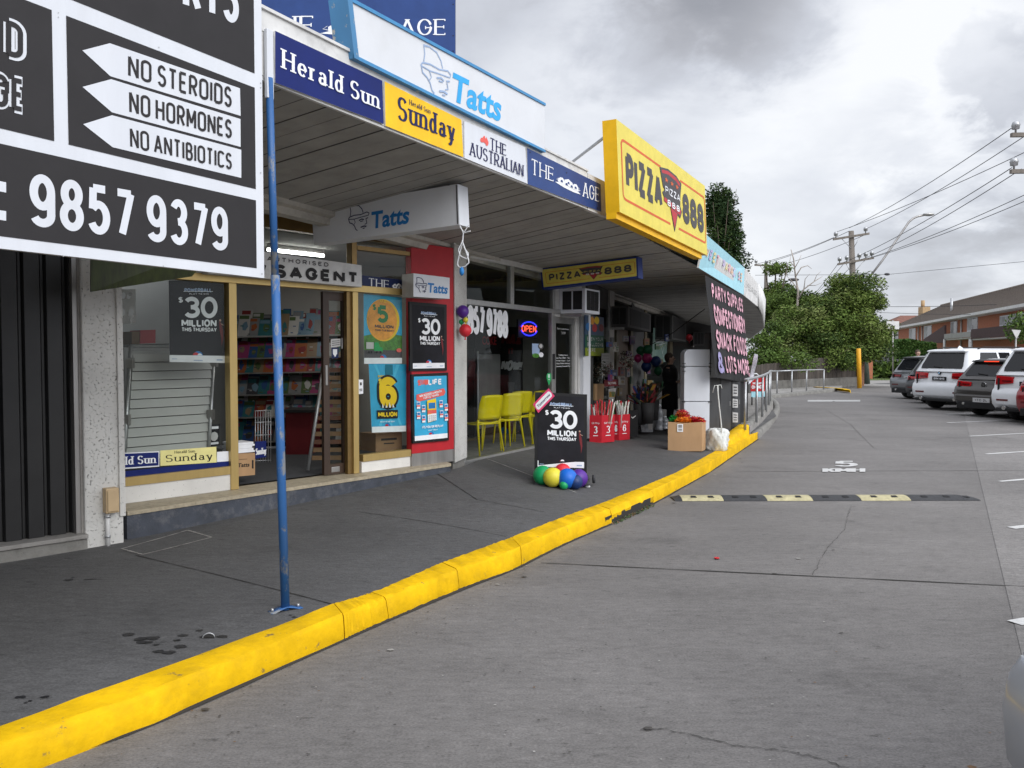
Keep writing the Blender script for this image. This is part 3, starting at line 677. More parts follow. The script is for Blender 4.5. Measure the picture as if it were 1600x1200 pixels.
# grass verge and lawn (a base and blades)
M['grass'] = mat('grass_base', (.085, .12, .035), .9, var=.35, scale=9); M['blade'] = mat('grass_blade', (.10, .155, .035), .8, var=.4, scale=3)
vg = [G(1343, 594.5, .03), G(1394, 594, .03), G(1420, 590, .03), G(1600, 592, .03), G(1640, 570, .35), G(1345, 574, .35)]
mb = MB(); mb.face(vg, 'grass'); struct('grass_verge', mb)
mb = MB()
for k in range(9000):
    a_, b_ = random.random(), random.random()
    p = vg[0].lerp(vg[3], a_).lerp(vg[5].lerp(vg[4], a_), b_); h = random.uniform(.05, .14); w_ = Vector((random.uniform(-.02, .02), random.uniform(-.02, .02), 0)); mb.face([p - w_, p + w_, p + Vector((random.uniform(-.05, .05), random.uniform(-.05, .05), h))], 'blade')
tag(mb.build('grass'), 'mown green grass on the verge beside the yellow post', 'grass', kind='stuff')

# painted lines and joints on the road
def strip(name, a, b, w, mt, z=.009, label=None, jag=0):
    d = (b - a).normalized(); n_ = Vector((d.y, -d.x, 0)) * w / 2; mb = MB(); n = 14; rows = []
    for i in range(n + 1):
        p = a.lerp(b, i / n); j = random.uniform(1 - jag, 1 + jag); rows.append([(p.x - n_.x * j, p.y - n_.y * j, z), (p.x + n_.x * j, p.y + n_.y * j, z)])
    mb.grid(rows, mt, False); return struct(name, mb, label)
for i in range(-2, 10):
    p = LE[0] + (LE[5] - LE[0]).normalized() * (3.43 * i + (0 if i < 0 else 0))
    if 0 <= i <= 5: p = LE[i]
    else: p = LE[0] + ldir * 3.46 * i if i < 0 else LE[5] + ldir * 3.46 * (i - 5)
    strip('road_bay_line', p, p + bdir * 5.2, .085, 'linew', jag=.25)
strip('road_joint', G(845, 880), G(1640, 919), .016, 'joint', .005, jag=.4)
strip('road_joint', G(1150, 737), G(1700, 735), .014, 'joint', .005, jag=.4)
strip('road_joint', G(1215, 645), G(1480, 652), .03, 'crackc', .005, jag=.4)
def crack(pts, w, mt='crackc', z=.0052):
    P = resample([Vector((p.x, p.y, 0)) for p in pts], 60); mb = MB(); rows = []
    for i, p in enumerate(P):
        d = (P[min(i + 1, 59)] - P[max(i - 1, 0)]).normalized(); n_ = Vector((d.y, -d.x, 0)); o_ = n_ * random.uniform(-.009, .009); ww = w * random.uniform(.15, .9)
        rows.append([p + o_ - n_ * ww / 2 + Vector((0, 0, z)), p + o_ + n_ * ww / 2 + Vector((0, 0, z))])
    mb.grid(rows, mt, False); struct('road_crack', mb)
crack([G(1000, 1141), G(1040, 1141), G(1080, 1149), G(1150, 1166), G(1220, 1174), G(1270, 1183), G(1330, 1204), G(1420, 1235)], .009)
crack([G(1290, 640), G(1330, 664), G(1345, 680), G(1365, 700)], .012); crack([G(1260, 675), G(1300, 672), G(1340, 676)], .012)
crack([G(1330, 790), G(1318, 830), G(1290, 860), G(1270, 900)], .006)
# speed lettering
def ground_text(txt, u0, v0, u1, v1, mt, t, z=.010):
    mb = MB(); q = [G(u0, v0, z), G(u1, v0, z), G(u1, v1, z), G(u0, v1, z)]; p = Panel(mb, q, 0); p.text(txt, 0, 0, 1, 1, mt, t=t, sp=.18, wf=1.3); return struct('road_lettering', mb)
ground_text('5', 1307, 720, 1337, 729, 'linew', .17); ground_text('KMH', 1288, 731.3, 1349, 737.8, 'linew', .18)
ground_text('KMH', 1268, 624.5, 1338, 628, 'linef', .24)
# footpath joints, service cover and stains
def pstrip(a, b, w, mt, up=.004, name='footpath_joint'):
    mb = MB(); rows = []; a, b = GP(*a), GP(*b); d = (b - a).normalized(); n_ = Vector((d.y, -d.x, 0)) * w / 2
    for i in range(25):
        p = a.lerp(b, i / 24); j = random.uniform(.5, 1.3)
        rows.append([(q.x, q.y, gz(q.x, q.y) + up) for q in (p - n_ * j, p + n_ * j)])
    mb.grid(rows, mt, False); struct(name, mb)
pstrip((212, 868), (517, 944), .010, 'joint'); pstrip((640, 757), (745, 781), .012, 'joint'); pstrip((560, 800), (790, 845), .008, 'joint'); pstrip((745, 781), (850, 800), .008, 'joint')
M['palerim'] = mat('cement_rim', (.30, .29, .27), .9, var=.3, scale=20, dirt=.4)
for a, b in (((190, 858), (293, 829)), ((293, 829), (331, 840)), ((331, 840), (223, 867)), ((223, 867), (190, 858)), ((705, 738), (900, 770))): pstrip(a, b, .018, 'palerim', .0045, 'footpath_rim')
M['stain'] = mat('oil_stain', (.018, .018, .020), .45, var=.3, scale=20)
def stain(u, v, r, k=9):
    c = GP(u, v); mb = MB()
    for i in range(k):
        q = c + Vector((random.gauss(0, r * 1.4), random.gauss(0, r * .9), 0)); rr = r * random.uniform(.12, .6); m_ = 11; ph = random.uniform(0, 6)
        pts = []
        for j in range(m_):
            t = 2 * math.pi * j / m_; rj = rr * random.uniform(.7, 1.25); x, y = q.x + rj * math.cos(t) * 1.3, q.y + rj * math.sin(t) * .8; pts.append((x, y, gz(x, y) + .0035 + .0004 * i))
        mb.face(pts, 'stain')
    struct('footpath_stain', mb)
stain(262, 997, .07, 10); stain(250, 1020, .05, 6); stain(60, 1095, .035, 4); stain(640, 903, .02, 3); stain(465, 964, .03, 3); stain(140, 905, .05, 4)

# grit, leaves and litter scattered over the asphalt
mb = MB(); M['grit'] = mat('grit', (.06, .055, .05), .9, var=.4, scale=40); M['dryleaf'] = mat('dry_leaf', (.13, .07, .03), .8, var=.5, scale=30); M['gritl'] = mat('grit_pale', (.30, .29, .27), .9, var=.3, scale=40)
for k in range(900):
    if k < 500: u, v = random.uniform(-100, 1600), random.uniform(690, 1300); p = G(u, v, .008); 
    else: q = KOf[random.randrange(4, 58)]; p = q + Vector((random.random() ** 2 * .5 + .03, random.random() ** 2 * -.25, .008))
    if p.y > 30 or (k < 500 and min((p - q).length for q in KOf) < .02): continue
    if k < 500 and any((p.x - q.x) < .02 and abs(p.y - q.y) < .2 for q in KOf): continue
    r_ = random.uniform(.002, .006) * (3 if k % 23 == 0 else 1); a_ = random.uniform(0, 6); mb.face([p + Vector((r_ * 1.5 * math.cos(a_ + t_), r_ * math.sin(a_ + t_), random.uniform(0, .002))) for t_ in (0, 1.3, 2.6, 3.9, 5.1)], 'dryleaf' if k % 9 == 0 else ('gritl' if k % 5 == 0 else 'grit'))
tag(mb.build('litter'), 'grit and dry leaf scraps scattered over the car park asphalt', 'grit', kind='stuff')
p = G(1120, 872.5, .008); mb = MB(); mb.tube([p, p + Vector((0, 0, .008))], .022, 'redsign', 9); tag(mb.build('bottle_top', loc=p), 'flattened red bottle top on the asphalt before the speed hump', 'bottle top')
# ================================================================== SPEED HUMP
t = thing('speed_hump', 'black and yellow rubber speed hump bolted across the car park', 'speed hump', G(1295, 783))
a, b = G(1055, 784), G(1535, 783); L_ = (b - a).length; d = (b - a).normalized(); n_ = Vector((-d.y, d.x, 0))
cut = [1055, 1067, 1132, 1200, 1272, 1348, 1426, 1510, 1536]
for i in range(8):
    mb = MB(); f0, f1 = (cut[i] - 1055) / 481, (cut[i + 1] - 1055) / 481; rows = []; mt = 'humpy' if i in (1, 3, 5) else 'rubber'
    for f, e_ in ((f0 + .0004, 0), (f1 - .0004, 1)):
        s_ = .25 if (i == 0 and e_ == 0) or (i == 7 and e_ == 1) else 1
        p = a.lerp(b, f); rows.append([p + n_ * (.02 + .31 * q) + Vector((0, 0, .004 + .040 * s_ * math.sin(math.pi * q) ** .7)) for q in [k / 10 for k in range(11)]])
    mb.grid(rows, mt, True); mb.face([tuple(p) for p in rows[0]][::-1], mt); mb.face([tuple(p) for p in rows[1]], mt)
    for fx in ([.3, .72] if 0 < i < 7 else ([.3] if i == 7 else [])):      # bolt recesses
        c = rows[0][2].lerp(rows[1][2], fx); w_ = (b - a) * .010
        mb.prism([c - w_ + n_ * .0 + Vector((0, 0, .003)), c + w_ + Vector((0, 0, .003)), c + w_ * .8 + n_ * .05 + Vector((0, 0, .013)), c - w_ * .8 + n_ * .05 + Vector((0, 0, .013))], (0, 0, .004), 'blackm')
    if i < 8: mb.build('end_cap' if i in (0, 7) else 'segment', t)

# ================================================================== BLUE POST
t = thing('verandah_post', 'blue peeling steel post holding up the verandah edge beside the black sign', 'post', GP(446, 953))
base_ = GP(446, 953); top = FA.P(420.5, 122, .02)
mid = base_.lerp(top, .64)
mb = MB(); mb.tube([base_ + Vector((0, 0, .004)), base_.lerp(mid, .5), mid], .0265, 'post', 16); mb.build('sleeve', t)
mb = MB(); mb.tube([mid - Vector((0, 0, .05)), top], .022, 'post', 16); mb.build('upper_tube', t)
mb = MB(); d = Vector((.8, .6, 0)); n_ = Vector((.6, -.8, 0)); rows = []
for i in range(9):
    x = -.10 + .2 * i / 8; p = base_ + d * x; zz_ = .004 + .022 * max(0, 1 - abs(x) / .075) ** .8
    rows.append([p - n_ * .035 + Vector((0, 0, zz_)), p + n_ * .035 + Vector((0, 0, zz_))])
mb.grid(rows, 'post', True); o = mb.build('base_plate', t); md = o.modifiers.new('s', 'SOLIDIFY'); md.thickness = .005
for s_ in (-1, 1):
    mb = MB(); mb.tube([base_ + d * .082 * s_ + Vector((0, 0, .004)), base_ + d * .082 * s_ + Vector((0, 0, .024))], .009, 'galv', 6); mb.build('bolt', t)
mb = MB(); mb.box(-.026, -.012, 0, .026, .012, .40, 'white', lambda x, y, z: top + FA.x * x + FA.n * (-y) + Vector((0, 0, z - .12))); mb.build('top_bracket', t, bevel=.003)
# a wire staple in the footpath by the post
c = GP(326, 997); mb = MB(); mb.tube([c + Vector((.03 * math.cos(a_), .01 * math.cos(a_), .028 * math.sin(a_))) for a_ in [math.pi * k / 10 for k in range(11)]], .003, 'galv', 6); tag(mb.build('anchor_loop', loc=c), 'small steel loop set in the footpath beside the oil stain', 'anchor loop')
# ================================================================== SHOP BUILDINGS
ZS, ZC = .42, 3.12                          # newsagency floor level and soffit at the wall
def fbox(mb, fr, u0, v0, u1, v1, off, d, mt):   # box seen as a rectangle on frame plane: pixel corners TL, BR
    a, b = fr.P(u0, v0, off), fr.P(u1, v1, off); c, e_ = fr.P(u0, v1, off), fr.P(u1, v0, off)
    x0, x1 = (a - fr.o).dot(fr.x), (b - fr.o).dot(fr.x); z1, z0 = (a.z + e_.z) / 2, (b.z + c.z) / 2
    mb.box(x0, -off, z0, x1, -off + d, z1, mt, fr.T()); return x0, x1, z0, z1
def lbox(mb, fr, x0, z0, x1, z1, off, d, mt): mb.box(x0, -off, z0, x1, -off + d, z1, mt, fr.T())
def pane(mb, fr, x0, z0, x1, z1, off, mt): mb.face([fr.w(x0, off, z0), fr.w(x1, off, z0), fr.w(x1, off, z1), fr.w(x0, off, z1)], mt)
Xn = lambda u, v=600: FN.X(u, v)
# --- newsagency
nx0, nxg, nxr, nx1 = Xn(190), Xn(361), Xn(638), Xn(704)
ns = thing('newsagency_shop', 'newsagency shopfront with gold framed windows and a red lottery panel', 'shop', FN.w(0, 0, 0), FN.rot)
mb = MB()                                   # shell: floor, ceiling, back and side walls
T_ = FN.T()
FLP = [FN.w(nx0 - .3, -.12, 0), FN.w(nx1 - .05, -.12, 0), Vector((-1.25, 11.75, 0)), FN.w(nx0 - .3, -5.2, 0)]
mb.prism([p + Vector((0, 0, ZS - .1)) for p in FLP], (0, 0, .1), 'carpet'); mb.prism([p + Vector((0, 0, 3.0)) for p in FLP], (0, 0, .09), 'room'); mb.prism([Vector((-1.2, 11.7, ZS)), Vector((-8.2, 11.7, ZS)), Vector((-8.2, 11.7, 3.0)), Vector((-1.2, 11.7, 3.0))], (0, .08, 0), 'room')
mb.box(nx0 - .3, 5.2, ZS, nx1, 5.35, 3.0, 'room', T_); mb.box(nx0 - .45, .0, ZS - .3, nx0 - .3, 5.35, 3.1, 'room', T_); WA = FN.w(nx1 - .05, -.12, 0); WD = Vector((-.27, .963, 0)); WN = Vector((-.963, -.27, 0))
mb.prism([WA + Vector((0, 0, ZS)), WA + WD * 4 + Vector((0, 0, ZS)), WA + WD * 4 + Vector((0, 0, 3.0)), WA + Vector((0, 0, 3.0))], WN * .06, 'room')
mb.build('shell', ns)
# plinth and terrazzo threshold
pl = [Vector((-3.22, 6.70, 0)), Vector((-2.30, 7.82, 0)), Vector((-.745, 9.72, 0))]
mb = MB(); dd = (pl[-1] - pl[0]).normalized(); nn = Vector((-dd.y, dd.x, 0))
e0, e1 = pl[0], pl[-1]
a_, b_ = FN.w(nx0 - .15, -.2, 0), FN.w(nx1, -.2, 0)
mb.hexa([e0 + Vector((0, 0, .05)), e1 + Vector((0, 0, .2)), b_ + Vector((0, 0, .2)), a_ + Vector((0, 0, .05)), e0 + Vector((0, 0, ZS - .035)), e1 + Vector((0, 0, ZS - .035)), b_ + Vector((0, 0, ZS - .035)), a_ + Vector((0, 0, ZS - .035))], 'plinth'); mb.build('plinth', ns)
o_ = -nn * .012
mb = MB(); mb.hexa([e0 + o_ + Vector((0, 0, ZS - .034)), e1 + o_ + Vector((0, 0, ZS - .034)), b_ + Vector((0, 0, ZS - .034)), a_ + Vector((0, 0, ZS - .034)), e0 + o_ + Vector((0, 0, ZS)), e1 + o_ + Vector((0, 0, ZS)), b_ + Vector((0, 0, ZS)), a_ + Vector((0, 0, ZS))], 'slab'); mb.build('threshold', ns)
# base blocks under both windows
ws, wt = .58, 2.42                          # window sill and transom heights
zl = FN.P(276, 745).z; 
mb = MB(); lbox(mb, FN, nx0 - .1, ZS + .002, nxg - .02, zl - .03, .03, .14, 'speck'); mb.build('window_base', ns)
xr0 = Xn(556); zr = FN.P(600, 713).z
mb = MB(); lbox(mb, FN, xr0 + .05, ZS + .002, nxr, zr - .03, .03, .14, 'speck'); mb.build('window_base', ns)
# gold frames
mb = MB(); lbox(mb, FN, nx0 - .1, zl - .028, Xn(355), zl + .05, .045, .09, 'gold'); mb.build('sill', ns)
mb = MB(); lbox(mb, FN, xr0 + .06, zr - .028, nxr, zr + .05, .045, .09, 'gold'); mb.build('sill', ns)
def jamb(u0, u1, z0, z1, mt='gold', off=.05, d=.1, name='jamb'):
    mb = MB(); lbox(mb, FN, Xn(u0), z0, Xn(u1), z1, off, d, mt); mb.build(name, ns, bevel=.004)
jamb(355.5, 367.5, ZS + .002, wt); jamb(548, 556.5, ZS + .002, wt); jamb(541, 548, ZS + .002, wt - .001, 'golddk', .02, .06)
mb = MB(); lbox(mb, FN, nx0 - .1, wt, nxr, wt + .075, .052, .1, 'gold'); mb.build('transom', ns, bevel=.004)
jamb(547, 555, wt + .076, 3.12, 'golddk'); 
mb = MB(); lbox(mb, FN, Xn(556), 2.885, nxr, 2.93, .045, .09, 'golddk'); mb.build('upper_transom', ns)
mb = MB(); lbox(mb, FN, nx0 - .1, 3.0, nxr, 3.14, .04, .09, 'golddk'); mb.build('head_rail', ns)
g_ = MB(); pane(g_, FN, nx0 - .1, zl + .05, Xn(355.5), wt, .0, 'glass'); g_.build('window_pane', ns)
g_ = MB(); pane(g_, FN, Xn(556.5), zr + .05, nxr, wt, .0, 'glass'); g_.build('window_pane', ns)
g_ = MB(); pane(g_, FN, nx0 - .1, wt + .075, Xn(547), 3.0, .0, 'glassd'); g_.build('fanlight', ns)
g_ = MB(); pane(g_, FN, Xn(555), wt + .075, nxr, 3.0, .0, 'glassd'); g_.build('fanlight', ns)
# sliding timber door pushed to the right
dr = MB(); x0, x1 = Xn(510), Xn(544)
lbox(dr, FN, x0, ZS + .01, x0 + .075, wt - .01, -.05, .045, 'wood'); lbox(dr, FN, x1 - .03, ZS + .01, x1, wt - .01, -.05, .045, 'wood'); lbox(dr, FN, x0 + .075, ZS + .01, x1 - .03, ZS + .12, -.05, .045, 'wood'); lbox(dr, FN, x0 + .075, wt - .1, x1 - .03, wt - .01, -.05, .045, 'wood')
door = dr.build('sliding_door', ns)
g_ = MB(); pane(g_, FN, x0 + .075, ZS + .12, x1 - .03, wt - .1, -.07, 'glassd'); g_.build('pane', door)
h_ = MB(); lbox(h_, FN, x0 + .02, 1.40, x0 + .05, 1.62, -.04, .03, 'steel'); h_.build('handle', door, bevel=.006)
h_ = MB(); lbox(h_, FN, x0 + .09, ZS + .03, x0 + .2, ZS + .09, -.045, .02, 'steel'); h_.build('lock', door, bevel=.006)
# red lottery panel on the right end
mb = MB(); lbox(mb, FN, nxr + .002, FN.P(670, 705).z, nx1, 3.04, .06, .1, 'red'); mb.build('lottery_panel', ns, bevel=.004)
mb = MB(); lbox(mb, FN, nxr + .004, ZS, nx1, FN.P(670, 704).z, .055, .1, 'steel'); mb.build('kick_plate', ns)
# back wall of magazines
# --- roughcast pier between shutter and newsagency, and the pier next to the pizza shop
M['pit'] = M['stucco']
fz0 = 6.62
t = thing('party_wall_pier', 'white roughcast wall pier beside the black shutter', 'pier', GP(163, 855))
p0, p1 = FB.P(131, 700, .0), FB.P(191.5, 700, .0); x0, x1 = (p0 - FB.o).dot(FB.x), (p1 - FB.o).dot(FB.x)
mb = MB(); mb.box(x0, 0, .12, x1, 1.2, 3.3, 'stucco', FB.T()); mb.build('body', t, bevel=.012)
mb = MB(); mb.box(x1 - .035, -.02, .40, x1 + .012, .03, 2.3, 'stucco', FB.T()); mb.build('edge_strip', t, bevel=.005)
mb = MB(); mb.box(x0 + .02, -.014, 3.0, x1 - .02, .0, 3.25, 'whited', FB.T()); mb.build('capping', t)
t = thing('dividing_pier', 'narrow white roughcast pier between the newsagency and the pizza shop', 'pier', FN.w(nx1 + .08, 0, .3))
mb = MB(); q0, q1 = FN.w(nx1 + .004, .07, 0), FZ.w(-.01, .05, 0); q2, q3 = q1 + Vector((-.5, .9, 0)), q0 + Vector((-.5, .5, 0))
mb.hexa([q0 + Vector((0, 0, .40)), q1 + Vector((0, 0, .40)), q2 + Vector((0, 0, .40)), q3 + Vector((0, 0, .40)), *[q + Vector((0, 0, 3.2)) for q in (q0, q1, q2, q3)]], 'stucco'); mb.build('body', t)
mb = MB(); w_ = Vector((.0, .0, 0)); mb.hexa([q0 + Vector((-.03, .02, .2)), q1 + Vector((0, .03, .2)), q2 + Vector((0, 0, .2)), q3 + Vector((0, 0, .2)), *[q + Vector((-.02, .03, .40)) for q in (q0, q1, q2, q3)]], 'concd'); mb.build('broken_footing', t, bevel=.02)
# --- butcher's shop front: black ribbed roller shutter on a concrete sill
t = thing('butcher_shop', 'shopfront closed by black ribbed shutter beside the white pier', 'shop', FB.w(-1.5, 0, 0), FB.rot)
xb0, xb1 = FB.X(0) - 2.6, FB.X(127, 700)
mb = MB(); pts = []; x = xb0
rows = [[], []]
while x < xb1 - .02:
    for dx_, dy_ in ((0, .10), (.105, .10), (.122, .135), (.138, .135)):
        for k, z_ in enumerate((.30, 3.2)): rows[k].append(FB.w(x + dx_, -dy_, z_))
    x += .155
mb.grid(rows, 'shutter', False); mb.build('shutter', t)
mb = MB(); lbox(mb, FB, xb1 - .035, .30, xb1 + .0, 3.2, -.04, .12, 'steel'); mb.build('guide_rail', t)
mb = MB(); lbox(mb, FB, xb1, .30, xb1 + .03, 3.2, -.03, .3, 'conc'); mb.build('reveal', t)
mb = MB(); lbox(mb, FB, xb0, .08, xb1 + .03, .262, .02, .4, 'concd'); mb.build('base_wall', t, bevel=.008)
mb = MB(); lbox(mb, FB, xb0, .264, xb1 + .03, .298, .045, .4, 'conc'); mb.build('sill', t, bevel=.006)
mb = MB(); lbox(mb, FB, xb0, .0, xb1 + .2, 3.4, -.5, .2, 'roomd'); mb.build('back_wall', t)
# green awning banner of the butcher, behind the big sign
M['lawn'] = mat('banner_grass_green', (.030, .042, .006), .5, var=.5, scale=30, stretch=(1, 1, .15))
t = thing('banner', 'dark green grass-print banner tucked under the black sign', 'banner', atY(240, 440, 6.2))
mb = MB(); p = slab4(mb, [atY(142, 395, 6.0), atY(345, 380, 6.6), atY(300, 432, 6.5), atY(142, 456, 6.0)], .02, 'lawn'); p.text('WWW.', .15, .70, .32, .86, 'black', t=.2); mb.build('panel', t)

# --- pizza shop front
zg = .335
Xz = lambda u, v=600: FZ.X(u, v)
ps = thing('pizza_shop', 'pizza shop with a wide dark window and grey framed glass door', 'shop', FZ.w(0, 0, 0), FZ.rot)
zx0, zx1, zd0, zd1, zw = Xz(724), Xz(862), Xz(866), Xz(899), Xz(916)
zt = FZ.P(790, 482).z
mb = MB(); T_ = FZ.T()
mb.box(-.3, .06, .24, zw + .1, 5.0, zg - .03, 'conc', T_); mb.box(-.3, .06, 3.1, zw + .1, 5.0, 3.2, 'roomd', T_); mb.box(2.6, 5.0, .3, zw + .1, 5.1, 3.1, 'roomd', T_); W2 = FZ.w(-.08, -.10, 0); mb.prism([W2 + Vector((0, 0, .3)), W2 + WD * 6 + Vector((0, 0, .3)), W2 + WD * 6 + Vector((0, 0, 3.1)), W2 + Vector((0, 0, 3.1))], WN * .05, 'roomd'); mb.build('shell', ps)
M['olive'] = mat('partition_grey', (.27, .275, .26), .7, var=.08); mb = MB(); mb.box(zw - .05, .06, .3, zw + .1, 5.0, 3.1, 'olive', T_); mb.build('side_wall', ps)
FS0 = FZ.w(zw - .055, 0, 0); FS = Frame(FS0.x, FS0.y, 118.8)
def zbar(x0, z0, x1, z1, mt='alum', off=.03, d=.07, name='frame'):
    mb = MB(); lbox(mb, FZ, x0, z0, x1, z1, off, d, mt); mb.build(name, ps, bevel=.003)
zbar(zx0 - .06, .24, zx1, zg + .02, 'alum', .04, .1, 'sill'); zbar(zx0 - .05, zg + .02, zx0 + .02, 3.0, name='mullion'); zbar(zx0 + .02, zt, zd1 + .1, zt + .07, name='transom'); zbar(zx1 - .05, zg + .02, zx1 + .06, zt, name='mullion')
xm = Xz(798, 440); zbar(xm - .05, zt + .07, xm + .05, 3.0, name='mullion'); zbar(zx1 + .0, zt + .07, zx1 + .07, 3.0, name='mullion'); zbar(zx0 - .05, 3.0, zw, 3.1, 'alumw', .035, .08, 'head_rail')
g_ = MB(); pane(g_, FZ, zx0 + .02, zg + .02, zx1 - .05, zt, .0, 'glassd'); wpane = g_.build('window_pane', ps)
g_ = MB(); pane(g_, FZ, zx0 + .02, zt + .07, xm - .05, 3.0, .0, 'glassd'); g_.build('fanlight', ps)
g_ = MB(); pane(g_, FZ, xm + .05, zt + .07, zx1, 3.0, .0, 'glassd'); g_.build('fanlight', ps)
g_ = MB(); pane(g_, FZ, zx1 + .07, zt + .07, zw - .2, 3.0, .0, 'alumw'); g_.build('fanlight', ps)
dr = MB(); zdt = FZ.P(882, 496).z
for b_ in ((zd0, zg, zd0 + .1, zdt), (zd1 - .1, zg, zd1, zdt), (zd0 + .1, zdt - .1, zd1 - .1, zdt), (zd0 + .1, zg, zd1 - .1, zg + .16)): lbox(dr, FZ, *b_, -.02, .05, 'alum')
door = dr.build('door', ps)
g_ = MB(); pane(g_, FZ, zd0 + .1, zg + .16, zd1 - .1, zdt - .1, -.04, 'glassd')
p = Panel(g_, [FZ.w(zd0 + .1, -.038, zdt - .1), FZ.w(zd1 - .1, -.038, zdt - .1), FZ.w(zd1 - .1, -.038, zg + .16), FZ.w(zd0 + .1, -.038, zg + .16)])
p.btext('This is a smoke free area', .12, .945, .86, .958, 'pw'); p.btext('309', .38, .90, .64, .925, 'alumw')
for k, s_ in enumerate(('Trading Hours', 'Sun-Thurs 4:30pm - 10pm', 'Fri-Sat 4:30pm - 11pm', 'Open Public Holidays', 'Excluding Christmas Day')): p.btext(s_, .2 if k == 0 else .08, .70 - .026 * k, .8 if k == 0 else .92, .714 - .026 * k, 'pw')
g_.build('pane', door)
h_ = MB(); lbox(h_, FZ, zd0 - .13, 1.35, zd0 - .06, 1.75, .05, .05, 'blackm'); h_.build('lock', door, bevel=.01)
zbar(zd1 + .0, zg, zd1 + .07, zdt + .05, 'alumw', .0, .07, 'door_jamb'); zbar(Xz(905), .28, zw, 2.72, 'white', .08, .14, 'white_post')
zbar(zd1 + .07, zg, Xz(905), 2.72, 'alumw', .02, .05, 'side_panel'); zbar(zd0 - .02, zdt, zw - .02, zt + .0, 'alumw', .01, .05, 'head_panel') if zdt < zt - .02 else None
# lettering on the pizza window
g_ = MB(); p = Panel(g_, FZ.quad([(722, 473.5), (862, 494.5), (862, 700), (725, 718)], .006), 0)
x_, y_ = .0, .0
q = Panel(g_, FZ.quad([(731, 476), (793, 486), (793, 529), (731, 521)], .008), 0); q.text('857 9788', 0, 0, 1, 1, 'pw', t=.20, wf=.62, r=.28, sp=.10)
q = Panel(g_, FZ.quad([(722, 454), (744, 459), (744, 492), (722, 488)], .008), 0)
for k in range(0):
    a_ = random.uniform(0, 1); b2 = random.uniform(.1, .95); q.ell(a_ * .9, b2, random.uniform(.03, .12), random.uniform(.03, .09), 'pw', 7)
tag(g_.build('window_lettering', loc=FZ.w(.4, .008, 2.2)), 'white phone number 857 9788 stuck on the pizza shop window', 'window lettering')
g_ = MB(); p = Panel(g_, FZ.quad([(831.5, 535.5), (850, 536.5), (850, 559), (831.5, 558)], .006), 0); p.rect(.0, .2, .62, .95, 'tattsl'); p.ell(.72, .78, .24, .22, 'pgrey', 14); p.ell(.72, .8, .14, .14, 'alumw', 12); p.ell(.3, .12, .3, .16, 'hill', 10); p.ell(.75, .2, .2, .18, 'pw', 8)
tag(g_.build('window_sticker', loc=FZ.P(840, 548)), 'pale blue and green sticker on the pizza window left of the door', 'sticker')
g_ = MB(); p = Panel(g_, FZ.quad([(854, 583), (861.5, 583), (861.5, 603), (854, 602.5)], .012), 0); M['mint'] = flat('sticker_green', (.02, .34, .10)); p.poly([(.5, -.02), (.8, .35), (1, .6), (1, .8), (.8, 1), (.2, 1), (0, .8), (0, .6), (.2, .35)], 'mint'); p.line([(.3, .7), (.7, .7)], .02, 'pw'); p.line([(.3, .85), (.7, .85)], .02, 'pw'); p.line([(.4, .5), (.6, .5)], .02, 'pw')
tag(g_.build('window_sticker', loc=FZ.P(858, 593, .012)), 'green pin-shaped sticker beside the pizza shop door lock', 'sticker')
# neon OPEN sign
t = thing('neon_sign', 'lit neon OPEN sign with a blue ring in the pizza window', 'neon sign', FZ.P(825, 514, -.12))
mb = MB(); p = slab4(mb, FZ.quad([(810, 499), (840, 500.5), (840, 528.5), (810, 527)], -.10), .03, 'black'); mb.build('backing', t)
def tubes(pts, mt, name, r=.008):
    mb = MB(); mb.tube([p.p(x, y, .018) for x, y in pts], r, mt, 6); mb.build(name, t)
tubes(arc(.5, .5, .42, .38, 20, 165, 14), 'neonb', 'ring_tube', .010); tubes(arc(.5, .5, .42, .38, 195, 345, 14), 'neonb', 'ring_tube', .010)
for k, ch in enumerate('OPEN'):
    for st in glyph(ch, .4)[1]: tubes([(.13 + .195 * k + .13 * a_, .34 + .32 * b2) for a_, b2 in st], 'neonr', 'letter_tube', .006)

# --- party shop front, along the bending wall: dark, deep in the shade
t = thing('party_shop', 'party supplies shopfront in deep shade behind the cardboard box', 'shop', FP.w(3, 0, .3), FP.rot)
T_ = FP.T(); mb = MB(); LP = 17.0
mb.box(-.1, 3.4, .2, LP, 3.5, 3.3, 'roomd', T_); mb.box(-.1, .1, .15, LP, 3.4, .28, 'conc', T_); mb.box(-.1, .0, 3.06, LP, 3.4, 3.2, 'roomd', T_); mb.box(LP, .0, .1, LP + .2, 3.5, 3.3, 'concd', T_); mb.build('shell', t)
Xp = lambda u, v=580: FP.X(u, v)
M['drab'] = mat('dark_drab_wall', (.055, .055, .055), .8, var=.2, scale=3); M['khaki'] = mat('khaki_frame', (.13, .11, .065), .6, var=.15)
def pbox(u0, z0, u1, z1, mt, off=.0, d=.08, name='wall_panel'):
    mb = MB(); lbox(mb, FP, Xp(u0), z0, Xp(u1), z1, off, d, mt); mb.build(name, t)
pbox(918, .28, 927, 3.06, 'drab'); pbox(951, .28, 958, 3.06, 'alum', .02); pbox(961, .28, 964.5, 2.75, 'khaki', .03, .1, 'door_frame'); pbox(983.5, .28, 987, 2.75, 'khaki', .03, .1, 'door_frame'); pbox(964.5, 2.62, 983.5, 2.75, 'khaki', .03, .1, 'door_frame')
pbox(987, .28, 1006, 3.06, 'drab'); pbox(1006, .28, 1009, 3.06, 'khaki', .03); pbox(1009, .28, 1045, .85, 'drab', .01); pbox(1045, .28, 1049, 3.06, 'khaki', .04, .1, 'door_frame'); pbox(1057.5, .28, 1062, 2.66, 'alumw', .04, .1, 'door_frame'); pbox(1049, 2.6, 1062, 3.06, 'drab')
